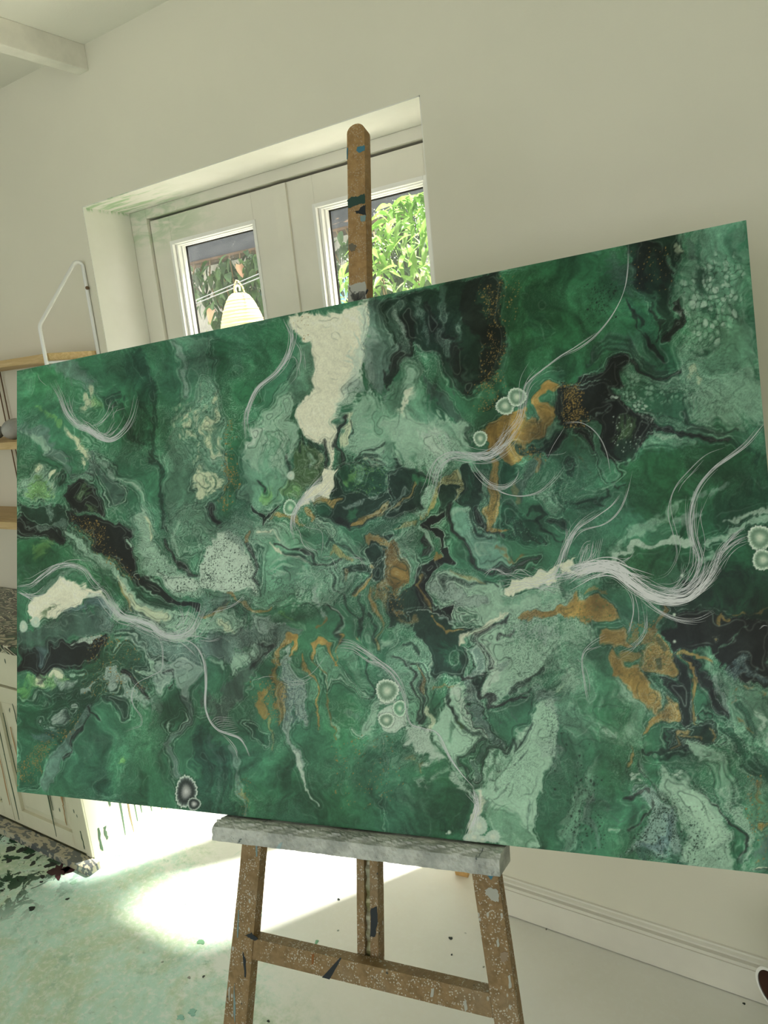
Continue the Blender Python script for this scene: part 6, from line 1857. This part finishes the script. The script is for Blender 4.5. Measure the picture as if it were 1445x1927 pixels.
# ---- round cells that open in the wet paint
def cells(pts, size, col_in, col_edge, a=.8, thr=.55, stretch=1.0, seedk=0, soft=14, dens=1.0):
    P = tp(pts); idx = region(P, 10)
    sd_ = poly_sd(WX[idx], WYY[idx], P)
    m_ = sst(soft, -soft, sd_)
    x = (GX[idx]+.5*(WX[idx]-GX[idx]))/size; y = (GY[idx]+.5*(WYY[idx]-GY[idx]))/(size*stretch)
    xi = np.floor(x).astype(int); yi = np.floor(y).astype(int)
    d1 = np.full(x.shape, 9., np.float32); d2 = d1.copy(); idc = np.zeros(x.shape, np.float32)
    A_, B_, C_ = LATT[seedk % 12], LATT[(seedk+3) % 12], LATT[(seedk+5) % 12]
    for dx in (-1, 0, 1):
        for dy in (-1, 0, 1):
            cx_, cy_ = xi+dx, yi+dy
            fx = cx_+.1+.8*A_[cy_ & 255, cx_ & 255]; fy = cy_+.1+.8*B_[cy_ & 255, cx_ & 255]
            d_ = np.hypot(x-fx, y-fy)
            n_ = d_ < d1
            d2 = np.where(n_, d1, np.minimum(d2, d_)); idc = np.where(n_, C_[cy_ & 255, cx_ & 255], idc); d1 = np.where(n_, d_, d1)
    e_ = d2-d1
    rad = .16+.34*idc
    present = (idc > 1-thr).astype(np.float32)
    inside = sst(rad+.10, rad-.10, d1)*present
    edge = sst(.16, .02, e_)*(.4+.6*present)
    patch = sst(.38, .58, vn(GX[idx], GY[idx], 34, seedk+2))
    patch = patch*sst(.2, .6, TH[idx]*.5+vn(GX[idx], GY[idx], 15, seedk+4)*.6)
    comp(idx, edge*m_*a*.8*patch*dens, PAL[col_edge], 0)
    comp(idx, inside*m_*a*patch*(.25+.65*idc**1.5), PAL[col_in], .05)


sec('A4'); cells([780, 520, 1000, 250, 1230, 280, 1290, 620, 1240, 800, 1080, 960, 820, 1000, 760, 800], 12, 'Z', 'Q', .8, .75, 1.15, 1)
cells([920, 360, 1150, 330, 1180, 700, 1000, 700], 9, 'Z', 'Q', .7, .7, 1.2, 2); cells([760, 560, 860, 560, 840, 820, 760, 820], 6, 'Z', 'K', .8, .8, 1.2, 3, 6)
cells([450, 1180, 900, 1200, 900, 1369, 300, 1369], 7, 'M', 'Q', .7, .7, 1, 4); cells([880, 980, 1150, 980, 1100, 1120, 950, 1080], 7, 'M', 'D', .6, .7, 1, 5)
sec('B4'); cells([250, 0, 500, 0, 760, 180, 640, 230, 450, 130, 300, 90], 7, 'Z', 'K', .85, .75, 1, 6, 8)
sec('A1'); cells([1180, 430, 1445, 400, 1445, 1000, 1250, 900, 1150, 700], 6, 'C', 'E', .6, .6, 2.2, 7)
sec('A2'); cells([-20, 640, 130, 640, 150, 1369, -20, 1369], 6, 'C', 'E', .55, .6, 2.2, 8); cells([380, 780, 640, 760, 620, 1200, 420, 1369, 300, 1300], 8, 'Z', 'D', .5, .6, 1.3, 9)
cells([1150, 1000, 1445, 1000, 1420, 1240, 1150, 1200], 9, 'C', 'Q', .6, .7, 1.2, 10)
sec('D4'); cells([560, 190, 680, 220, 880, 420, 900, 480, 800, 480, 640, 320], 9, 'Z', 'D', .9, .85, .8, 3, 6); cells([230, 40, 370, 60, 380, 340, 260, 330, 200, 180], 5, 'Z', 'E', .7, .55, 1, 2)
sec('C4'); cells([200, 1180, 420, 1180, 400, 1293, 200, 1293], 5, 'Z', 'E', .7, .55, 1, 4); cells([560, 800, 760, 830, 860, 900, 760, 1000, 640, 900], 4, 'L', 'Q', .6, .6, 1, 6)
sec('B2'); cells([620, 920, 780, 880, 760, 1010, 640, 1060], 5, 'Z', 'E', .6, .6, 1, 7)
sec('B1'); cells([420, 900, 680, 890, 640, 960, 440, 980], 5, 'Z', 'K', .8, .5, 1, 1)

# ---- pepper specks, lace and gold flakes
def specks(pts, size, col, thr, a=.85, soft=16, seedk=0, big=.28):
    P = tp(pts); idx = region(P, 10)
    m_ = sst(soft, -soft, poly_sd(WX[idx], WYY[idx], P))
    clump = .35+1.3*sst(.35, .7, fbm(GX[idx], GY[idx], 22, seedk+1, 2))
    for q_, (sz, al_) in enumerate(((size, 1.0), (size*.62, .9))):
        x = (GX[idx]+.4*(WX[idx]-GX[idx]))/sz+13.7*q_; y = (GY[idx]+.4*(WYY[idx]-GY[idx]))/sz+5.1*q_
        x = x+.35*np.floor(y)*.77
        xi = np.floor(x).astype(int); yi = np.floor(y).astype(int)
        A_, B_, C_ = LATT[(seedk+q_) % 12], LATT[(seedk+3+q_) % 12], LATT[(seedk+5+q_) % 12]
        fx = xi+.2+.6*A_[yi & 255, xi & 255]; fy = yi+.2+.6*B_[yi & 255, xi & 255]
        k = C_[yi & 255, xi & 255]
        pr_ = (k < thr*np.clip(m_*1.3, 0, 1)*clump)
        r_ = big*(.25+1.15*A_[xi & 255, yi & 255]**2)
        q = sst(r_+.16, r_-.10, np.hypot((x-fx)*(.7+.6*k/max(thr, .05)), (y-fy)*.85))*pr_
        comp(idx, q*a*al_, PAL[col], 0)


sec('D4'); specks([420, 950, 560, 860, 640, 620, 760, 560, 900, 740, 960, 860, 760, 980], 4.6, 'Q', .62, .9, 18, 1); specks([860, 600, 1000, 600, 1180, 900, 900, 1000], 5, 'V', .25, .7, 20, 2); specks([0, 400, 250, 380, 300, 900, 0, 900], 6, 'Q', .18, .8, 20, 4)
sec('B2'); specks([-20, 560, 240, 480, 400, 720, 400, 880, -20, 860], 3.2, 'Q', .48, .8, 14, 3, .3); specks([500, 720, 760, 760, 760, 900, 560, 880], 3.4, 'T', .4, .7, 14, 5)
sec('B1'); specks([1060, 460, 1445, 420, 1445, 640, 1150, 600], 3.2, 'Q', .42, .8, 12, 4, .3)
sec('C3'); specks([800, 120, 1445, 110, 1400, 260, 1000, 330, 850, 250], 3.4, 'G', .55, .7, 16, 6, .34); specks([1050, 600, 1250, 800, 1200, 1100, 1100, 1000], 4, 'V', .35, .7, 16, 7); specks([1150, 900, 1445, 1000, 1445, 1700, 1150, 1600], 6, 'Q', .10, .8, 20, 8)
sec('B3'); specks([270, 1180, 560, 1180, 560, 1280, 300, 1290], 3.2, 'V', .42, .75, 9, 9, .3); specks([850, 650, 1090, 880, 900, 860, 780, 700], 4, 'L', .3, .7, 9, 2)
sec('C2'); specks([560, 200, 680, 300, 710, 600, 600, 560], 3, 'B', .5, .8, 9, 1, .34)
sec('C4'); specks([60, 240, 360, 260, 360, 420, 60, 400], 4, 'J', .22, .7, 9, 2); specks([540, 520, 720, 500, 770, 780, 560, 760], 4, 'J', .18, .7, 9, 3); specks([100, 60, 400, 60, 420, 160, 150, 160], 3.4, 'D', .5, .8, 10, 5, .34)
sec('A4'); specks([120, 540, 330, 500, 320, 760, 140, 760], 5, 'K', .28, .8, 16, 6)
GOLD = [('A3', [640, 250, 760, 180, 770, 560, 700, 900, 560, 960, 640, 600], .26), ('A3', [760, 180, 900, 150, 880, 420, 780, 500], .20), ('A3', [580, 860, 780, 820, 760, 1060, 660, 1080], .30), ('A3', [1180, 920, 1340, 920, 1340, 1200, 1200, 1200], .55),
        ('B1', [440, 20, 600, 120, 720, 280, 940, 470, 860, 450, 600, 300, 480, 100], .34), ('B1', [560, 900, 900, 1000, 1000, 1300, 500, 1340], .16), ('C1', [40, 780, 140, 700, 280, 560, 420, 460, 500, 400, 460, 500, 300, 620, 200, 800, 60, 920], .5),
        ('A2', [150, 900, 210, 900, 240, 1369, 160, 1369], .30), ('A2', [640, 130, 760, 120, 740, 330, 660, 300], .12), ('C2', [380, 340, 520, 320, 560, 600, 440, 560], .34), ('C2', [900, 700, 1400, 680, 1440, 1200, 1000, 1200], .06), ('C2', [280, 1000, 350, 1000, 350, 1250, 290, 1250], .2),
        ('B3', [880, 150, 1080, 150, 1060, 240, 900, 260], .35), ('B4', [0, 0, 130, 0, 110, 200, 0, 180], .5), ('C4', [440, 440, 640, 400, 640, 560, 460, 560], .35), ('B2', [160, 0, 210, 0, 200, 300, 150, 300], .3), ('A4', [440, 260, 760, 260, 720, 520, 480, 500], .07), ('D4', [1300, 380, 1445, 420, 1445, 1000, 1340, 900], .12), ('B2', [1280, 860, 1445, 860, 1445, 1060, 1300, 1000], .3)]
for k, (s_, P_, t_) in enumerate(GOLD):
    sec(s_); specks(P_, 3.6, 'O', t_, .9, 10, k, .30)
sec('A2'); specks([1100, 1180, 1300, 1200, 1290, 1369, 1100, 1369], 3.2, 'Y', .3, .8, 9, 3)
sec('B4'); specks([280, 200, 560, 200, 540, 400, 380, 400], 5, 'Z', .16, .8, 9, 5, .2); sec('B3'); specks([1130, 380, 1260, 330, 1260, 560, 1150, 560], 4, 'L', .3, .8, 9, 5)

# ---- jellyfish medallions painted by brush: frilled rim, dark ring, pale heart
def medal(x, y, rx, ry, kind=0, rot=0.0):
    c_ = tp([x, y])[0]; rx *= KS; ry *= KS
    P = np.array([c_])
    idx = region(P, max(rx, ry)*1.3+4)
    dx = GX[idx]-c_[0]; dy = GY[idx]-c_[1]
    u_ = (dx*math.cos(rot)+dy*math.sin(rot))/rx; v_ = (-dx*math.sin(rot)+dy*math.cos(rot))/ry
    th_ = np.arctan2(v_, u_)
    r_ = np.hypot(u_, v_)*(1+.035*np.sin(th_*17+x)+.03*np.sin(th_*29+y)+.05*np.sin(th_*3+x))
    sp = (.5+.5*np.sin(th_*46+3*np.sin(th_*9)))
    ss = 1.6/max(rx, ry)
    if kind == 3:        # plain white dot
        comp(idx, sst(1+ss, 1-ss, r_)*.92, PAL['Z'], 0); comp(idx, sst(.55, .2, r_)*.4, PAL['W'], 0); return
    body = sst(1+ss, 1-ss, r_)
    inner = {0: (122, 148, 126), 1: (110, 160, 128), 2: (86, 96, 92)}[kind]
    comp(idx, body*.95, inner, 0)
    if kind == 2:
        comp(idx, body*sst(.95, .62, r_)*.9, (38, 46, 44), 0); comp(idx, sst(.62, .25, r_)*.85, (150, 152, 150), 0); comp(idx, sst(.30, .05, r_)*.6, (196, 196, 194), 0)
        comp(idx, body*sst(.78, .96, r_)*(.45+.55*sp), (150, 168, 160), 0)
    else:
        comp(idx, body*np.exp(-((r_-.62)/.16)**2)*.55, (78, 104, 86), 0)
        comp(idx, sst(.5, .1, r_)*.75, (188, 194, 176), 0)
        comp(idx, body*sst(.70, .94, r_)*(.35+.65*sp), (188, 200, 184), 0)
    comp(idx, np.exp(-((r_-.97)/.05)**2)*.8, (196, 205, 194), 0)
    comp(idx, np.exp(-((r_-1.10)/.05)**2)*.35, PAL['Q'], 0)


sec('A3'); medal(800, 1080, 64, 62); medal(885, 1015, 66, 64); medal(622, 1312, 48, 54)
sec('B2'); medal(632, 287, 50, 57, 1); medal(636, 57, 28, 32, 3)
sec('B1'); medal(178, 802, 33, 38, 3); medal(92, 833, 29, 42, 3)
sec('B4'); medal(1388, 1035, 88, 88); medal(1412, 1192, 78, 72)
sec('C1'); medal(1255, 950, 76, 112, 2, .1); medal(1312, 1038, 46, 44, 2)
sec('C2'); medal(1325, 380, 80, 82, 0); medal(1412, 505, 36, 48, 1); medal(1320, 590, 56, 52, 0)
sec('C3'); medal(45, 735, 46, 58, 1); medal(400, 1622, 13, 14, 3); medal(380, 1630, 5, 5, 3); medal(612, 1575, 62, 66, 3); medal(530, 1662, 30, 30, 3); medal(580, 1655, 46, 40, 3); medal(712, 1652, 52, 46, 3); medal(640, 1670, 40, 26, 3)
sec('C4'); medal(774, 368, 11, 12, 3); medal(776, 560, 11, 11, 3); medal(830, 88, 12, 12, 3)

# right rim of the canvas is a touch lighter green
COLR = np.clip(COLR, 6, 235)
lin = np.where(COLR/255 <= .04045, COLR/255/12.92, ((COLR/255+.055)/1.055)**2.4)
PAINT_GAIN = 1.62
lin = np.clip(lin*PAINT_GAIN, 0, .9).astype(np.float32)

root = tag(empty('painting', (0, 0, 0)), 'large green abstract poured painting with white strands, black and gold, on the easel', 'painting')
me = bpy.data.meshes.new('painted_surface')
vv = (BL + gu[..., None]*E1 + gv[..., None]*E2).reshape(-1, 3).astype(np.float32)
ii = np.arange(NU*NV).reshape(NV, NU)
qd = np.stack([ii[:-1, :-1], ii[:-1, 1:], ii[1:, 1:], ii[1:, :-1]], -1).reshape(-1, 4).astype(np.int32)
me.vertices.add(len(vv)); me.vertices.foreach_set('co', vv.ravel())
me.loops.add(qd.size); me.loops.foreach_set('vertex_index', qd.ravel())
me.polygons.add(len(qd)); me.polygons.foreach_set('loop_start', np.arange(0, qd.size, 4, dtype=np.int32))
me.update(calc_edges=True)
ca = me.color_attributes.new('paint', 'FLOAT_COLOR', 'POINT')
rgba = np.ones((len(vv), 4), np.float32); rgba[:, :3] = lin
ca.data.foreach_set('color', rgba.ravel())
t = NT('poured_acrylic', 0.42, 0.22)
at_ = t.n('ShaderNodeAttribute'); at_.attribute_name = 'paint'
v = t.coord()
hs = t.n('ShaderNodeHueSaturation'); t.l(at_.outputs['Color'], hs.inputs['Color'])
t.l(t.step(t.noise(v, 260, 3), .3, .7, .93, 1.07), hs.inputs['Value'])
t.color(hs.outputs[0]).bump(t.noise(v, 320, 3), .10, .0006)
link('painted_surface', me, t.m, root)
# the panel body behind it
mm = MB(FRAME)
mm.box(0.0, PW, 0.0, PH, BK, -0.0006)
mm.build('panel_body', painted('panel_edge', srgb(52, 92, 66), .5, .2, 12), root)
del vv, qd, rgba, P_

# ---- brushed strands: fine raised lines of white paint
STR = {1: MB(), 2: MB()}
srnd = random.Random(21)


def smooth(P, n):
    """Catmull-Rom through the points"""
    P = np.asarray(P, float); out = []
    Q = np.vstack([2*P[0]-P[1], P, 2*P[-1]-P[-2]])
    tot = len(P)-1
    for s in np.linspace(0, tot-1e-6, n):
        i = int(s); f = s-i
        a, b, c_, d_ = Q[i], Q[i+1], Q[i+2], Q[i+3]
        out.append(.5*((2*b)+(-a+c_)*f+(2*a-5*b+4*c_-d_)*f*f+(-a+3*b-3*c_+d_)*f**3))
    return np.array(out)


def strand(P, w, lift, layer=1):
    """ribbon through pixel points P, w pixels wide"""
    mbx = STR[layer]
    d_ = np.gradient(P, axis=0); nr = np.c_[-d_[:, 1], d_[:, 0]]; nr /= np.linalg.norm(nr, axis=1)[:, None]+1e-9
    n_ = len(P); tap = np.minimum(1, np.minimum(np.arange(n_), np.arange(n_)[::-1])/(n_*.22)+.12)
    i0 = len(mbx.v)
    for p_, q_, k in zip(P, nr, tap):
        for sgn in (-1, 1):
            u_, v2 = uv(*(p_+q_*sgn*w*k*.5), lift)
            u_ = min(max(u_, 0), PW); v2 = min(max(v2, 0.0005), PH)
            mbx.v.append(tuple(float(c) for c in BL+E1*u_+E2*v2+NN*lift))
    for k in range(n_-1):
        a = i0+2*k
        mbx.f.append((a, a+1, a+3, a+2))


def bundle(pts, n, spread, w=1.1, ends=1.0, mid=.35, layer=1, cut=.35):
    P = tp(pts); n_ = max(14, 7*len(P))
    base = smooth(P, n_)
    d_ = np.gradient(base, axis=0); nr = np.c_[-d_[:, 1], d_[:, 0]]; nr /= np.linalg.norm(nr, axis=1)[:, None]+1e-9
    s = np.linspace(0, 1, n_)
    for k in range(n):
        a, b, c_ = (srnd.gauss(0, .5) for _ in range(3))
        off = 1.6*spread*KS*((1-s)*a*ends + s*b*ends + np.sin(s*math.pi)*(c_*mid-(a+b)/2*ends*.6))
        off = off + .5*np.sin(s*srnd.uniform(4, 9)+srnd.uniform(0, 6))
        Q = base+nr*off[:, None]
        i0 = int(srnd.random()**2*cut*n_); i1 = n_-int(srnd.random()**2*cut*n_)
        if n == 1:
            i0, i1 = 0, n_
        if i1-i0 > 5:
            strand(Q[i0:i1], w*srnd.uniform(.42, .85), .0006+.00002*srnd.randrange(20), layer)


sec('B1')
bundle([50, 570, 150, 545, 240, 470, 330, 405, 430, 390, 530, 420, 600, 500, 700, 600], 12, 36, 1.0)
bundle([60, 560, 200, 510, 330, 410, 400, 362, 480, 350, 580, 362], 1, 4); bundle([50, 575, 120, 620, 175, 660], 5, 16); bundle([50, 590, 150, 612, 260, 585], 5, 20)
bundle([560, 560, 660, 590, 720, 680, 800, 760, 900, 785, 1000, 820, 1080, 885, 1180, 905, 1290, 860, 1350, 750, 1375, 670], 26, 46, 1.0)
bundle([760, 770, 860, 800, 980, 860, 1120, 915], 8, 30, 1.0)
bundle([1150, 900, 1230, 800, 1240, 690], 6, 40, .9)
bundle([900, 820, 1030, 880, 1075, 960, 1085, 1050, 1075, 1140, 1000, 1185, 900, 1240, 865, 1320, 880, 1400, 935, 1480, 930, 1540, 880, 1560, 800, 1590], 3, 12, .9, cut=.1)
bundle([1160, 910, 1250, 975, 1330, 1055], 3, 10, .9); bundle([1190, 915, 1310, 965, 1375, 1070, 1395, 1200, 1392, 1369, 1400, 1440], 3, 8, 1.1, cut=.1)
bundle([1190, 910, 1330, 900, 1445, 945], 2, 8, .8)
sec('C2'); bundle([-10, 90, 15, 200, 22, 340, 18, 480, 50, 590, 110, 660, 190, 690, 270, 720, 315, 780, 345, 855], 7, 14, 1.1, cut=.15)
for k in range(9):
    bundle([60+12*k, 600+10*k, 110+12*k, 570+14*k, 220+6*k, 575+12*k], 1, 3, .7)
bundle([110, 660, 190, 720, 240, 800, 248, 880], 3, 12, .9); bundle([350, 300, 430, 270, 520, 265], 2, 30, .7); bundle([540, 280, 620, 320, 720, 320, 800, 285], 3, 20, .8); bundle([640, 320, 780, 250, 900, 100], 2, 12, .7)
sec('A1')
bundle([295, 295, 350, 400, 400, 520, 480, 605, 560, 640, 640, 690, 720, 705, 800, 650, 865, 550, 905, 400], 18, 34, 1.0); bundle([480, 610, 540, 620, 620, 680, 700, 700], 14, 40, 1.0)
bundle([195, 235, 215, 290, 260, 330], 1, 3, .9); bundle([440, 400, 430, 480, 450, 560, 500, 610], 5, 22, .8); bundle([740, 430, 700, 530, 630, 600, 540, 620], 6, 30, .8); bundle([760, 460, 720, 580], 3, 30, .7); bundle([560, 650, 680, 690, 780, 620], 8, 40, .9)
sec('A2')
bundle([600, 150, 640, 260, 620, 400, 530, 540, 400, 650, 335, 780, 315, 880, 330, 1015], 13, 26, 1.0); bundle([610, 150, 650, 300, 590, 480, 450, 610], 6, 30, .9); bundle([660, 300, 710, 390, 695, 500, 635, 575], 3, 14, .9); bundle([715, 370, 732, 440, 728, 520], 2, 10, .9); bundle([560, 470, 660, 430, 690, 560, 640, 640], 2, 40, .7)
sec('B2')
bundle([900, 40, 800, 130, 720, 230, 665, 320, 655, 420, 700, 530], 16, 26, 1.0); bundle([930, 100, 830, 190, 720, 260, 690, 350], 10, 40, 1.0); bundle([690, 350, 740, 420, 850, 450, 862, 540, 845, 640], 1, 3, .8); bundle([660, 430, 730, 560, 840, 610], 2, 16, .8); bundle([700, 480, 780, 560, 850, 600], 2, 20, .7)
bundle([850, 640, 930, 650, 970, 760], 1, 4, .8); bundle([1040, 650, 1120, 650, 1180, 700], 4, 30, .7)
bundle([-10, 1040, 150, 1010, 240, 970, 310, 900], 3, 14, .8); bundle([-20, 1225, 60, 1240, 160, 1210], 2, 8, .8)
sec('A3')
bundle([1460, 560, 1310, 655, 1190, 725, 1060, 820, 965, 900, 925, 960], 5, 16, .9, cut=.1); bundle([1060, 820, 970, 920, 935, 1060, 900, 1180, 800, 1290, 700, 1369], 12, 50, .9)
sec('A4'); bundle([440, 228, 440, 400, 415, 560, 340, 720, 220, 870, 90, 970, -20, 1020], 3, 8, .9, cut=.1)
sec('B3')
bundle([890, -60, 850, 60, 780, 160, 690, 215, 600, 225, 500, 215, 420, 210, 340, 255, 295, 330, 270, 440, 220, 570], 18, 44, 1.0); bundle([860, 0, 790, 120, 700, 190, 600, 210, 480, 200], 14, 60, 1.0); bundle([500, 220, 600, 250, 700, 240, 820, 130], 8, 40, .9)
bundle([540, 250, 610, 350, 690, 425, 790, 445, 880, 390, 930, 300], 9, 30, .9); bundle([640, 380, 740, 460, 840, 500, 950, 505, 1060, 470, 1160, 380, 1225, 290], 4, 14, .9, cut=.15); bundle([1230, 20, 1160, 120, 1100, 240], 1, 3, .8); bundle([1050, 215, 1200, 205, 1240, 190], 1, 6, .7)
bundle([640, 1075, 690, 1035, 750, 1035, 830, 1085], 4, 14, .9); bundle([840, 1085, 880, 1040, 930, 1045, 1000, 1105], 4, 14, .9)
bundle([1010, 1100, 1130, 1075, 1190, 980, 1225, 880, 1280, 770, 1350, 690, 1460, 620], 14, 34, 1.0); bundle([1250, 740, 1240, 830, 1200, 960], 4, 20, .8); bundle([1000, 1110, 1150, 1085, 1300, 1060], 14, 60, 1.1); bundle([1300, 1050, 1370, 880, 1420, 860], 4, 24, .9); bundle([1290, 1060, 1400, 960, 1460, 880], 5, 30, .8)
bundle([760, 1170, 900, 1130, 1100, 1140, 1230, 1150], 14, 70, 1.0)
sec('B4')
bundle([-10, 1200, 30, 1080, 90, 970, 210, 885, 320, 800, 395, 705], 7, 14, 1.0); bundle([20, 1080, 110, 985, 270, 935, 370, 850, 430, 720, 462, 555], 4, 10, .9); bundle([-20, 215, 110, 215, 215, 285, 285, 410, 318, 590], 3, 6, 1.0, cut=.1)
bundle([1420, 210, 1300, 355, 1180, 450, 1060, 540, 960, 660, 905, 800, 890, 960, 905, 1100, 890, 1250, 800, 1369], 9, 26, 1.0); bundle([1425, 208, 1290, 365, 1150, 470, 1050, 550], 3, 4, 1.2, cut=.1)
bundle([920, 700, 900, 860, 910, 1020, 960, 1180, 930, 1300, 860, 1400], 16, 50, .9)
bundle([1140, 385, 1000, 440, 870, 560, 775, 680, 728, 850, 765, 1010, 790, 1160, 720, 1290, 590, 1330], 2, 8, 1.0, cut=.1); bundle([880, 580, 780, 690, 750, 820, 790, 1000, 815, 1100, 780, 1230], 1, 4, .9); bundle([965, 780, 955, 900, 990, 1090, 940, 1270, 890, 1369], 2, 8, .9); bundle([990, 480, 860, 620, 820, 720], 2, 14, .7)
bundle([1300, 985, 1200, 1040, 1110, 1130, 1050, 1240, 960, 1369], 18, 46, 1.0); bundle([1290, 1020, 1180, 1100, 1080, 1230], 8, 60, .8); bundle([1280, 1060, 1150, 1190, 1090, 1290], 2, 14, .7)
for k in range(11):
    bundle([60+16*k, 1300-4*k, 100+15*k, 1200-10*k, 120+14*k, 1090-6*k], 1, 6, .9)
bundle([330, 1210, 430, 1190, 520, 1130], 5, 24, .8)
bundle([-20, 1325, 100, 1275, 220, 1240, 340, 1240, 450, 1300, 600, 1369], 34, 56, 1.6, layer=2, ends=.9, mid=.6)
sec('C4')
bundle([-20, 100, 100, 55, 240, 30, 370, 60, 470, 140, 590, 220, 720, 260, 850, 255, 950, 190, 1030, 100, 1095, -10], 44, 52, 1.5, layer=2, mid=.6); bundle([450, 110, 600, 180, 740, 210, 860, 180, 950, 90, 990, -20], 22, 50, 1.0); bundle([640, 190, 760, 180, 850, 110, 900, 20], 8, 40, .9)
bundle([460, 150, 560, 260, 680, 350, 820, 405, 950, 410, 1070, 365], 11, 22, .9); bundle([400, 110, 470, 220, 485, 330, 460, 450, 440, 510], 4, 12, .9); bundle([480, 200, 515, 320, 518, 430], 2, 8, .9); bundle([560, 260, 580, 400, 560, 510, 480, 600, 370, 650], 6, 26, .8)
bundle([280, 510, 190, 560, 125, 630, 112, 710, 130, 830, 152, 950, 175, 1020], 4, 10, .9, cut=.15); bundle([250, 580, 150, 620, 115, 700], 3, 14, .8); bundle([125, 720, 165, 830, 172, 920], 1, 4, .8); bundle([75, 685, 115, 715], 1, 3, 1.0); bundle([1380, 470, 1410, 448, 1445, 450], 2, 4, 1.1)
sec('C2')
bundle([950, 35, 1060, 40, 1160, 90, 1260, 165, 1340, 225, 1400, 310, 1435, 430], 14, 30, .9); bundle([960, 80, 1080, 90, 1190, 170, 1300, 215], 5, 18, .8); bundle([1180, 150, 1270, 190, 1360, 260], 7, 24, .9)
sec('C3')
bundle([-20, 470, 40, 570, 80, 680, 120, 840, 220, 880, 320, 920, 400, 1080, 480, 1200, 575, 1310], 7, 14, .9); bundle([310, 920, 400, 1080, 490, 1210, 580, 1310], 4, 8, .9); bundle([20, 500, 80, 640, 90, 720, 60, 790], 5, 26, .9)
bundle([570, 1300, 598, 1400, 585, 1520, 540, 1660], 18, 34, 1.1, layer=2); bundle([600, 1330, 610, 1460, 560, 1640], 10, 40, .9)


def glaze(name, c, cover):
    # thinned white: part of the paint below shows through
    t = NT(name, .45, .25).color(c)
    tr = t.n('ShaderNodeBsdfTransparent')
    mx = t.n('ShaderNodeMixShader'); mx.inputs[0].default_value = cover
    t.l(tr.outputs[0], mx.inputs[1]); t.l(t.b.outputs[0], mx.inputs[2])
    t.l(mx.outputs[0], t.t.nodes['Material Output'].inputs['Surface'])
    return t.m


M_str = glaze('white_strand_paint', (0.93, 0.96, 0.97), .60)
M_str2 = glaze('bright_strand_paint', (0.95, 0.965, 0.96), .78)
for k, nm, mt in ((1, 'white_strands', M_str), (2, 'bright_strands', M_str2)):
    me = bpy.data.meshes.new(nm); me.from_pydata(STR[k].v, [], STR[k].f)
    o = link(nm, me, mt, root); o['kind'] = 'stuff'
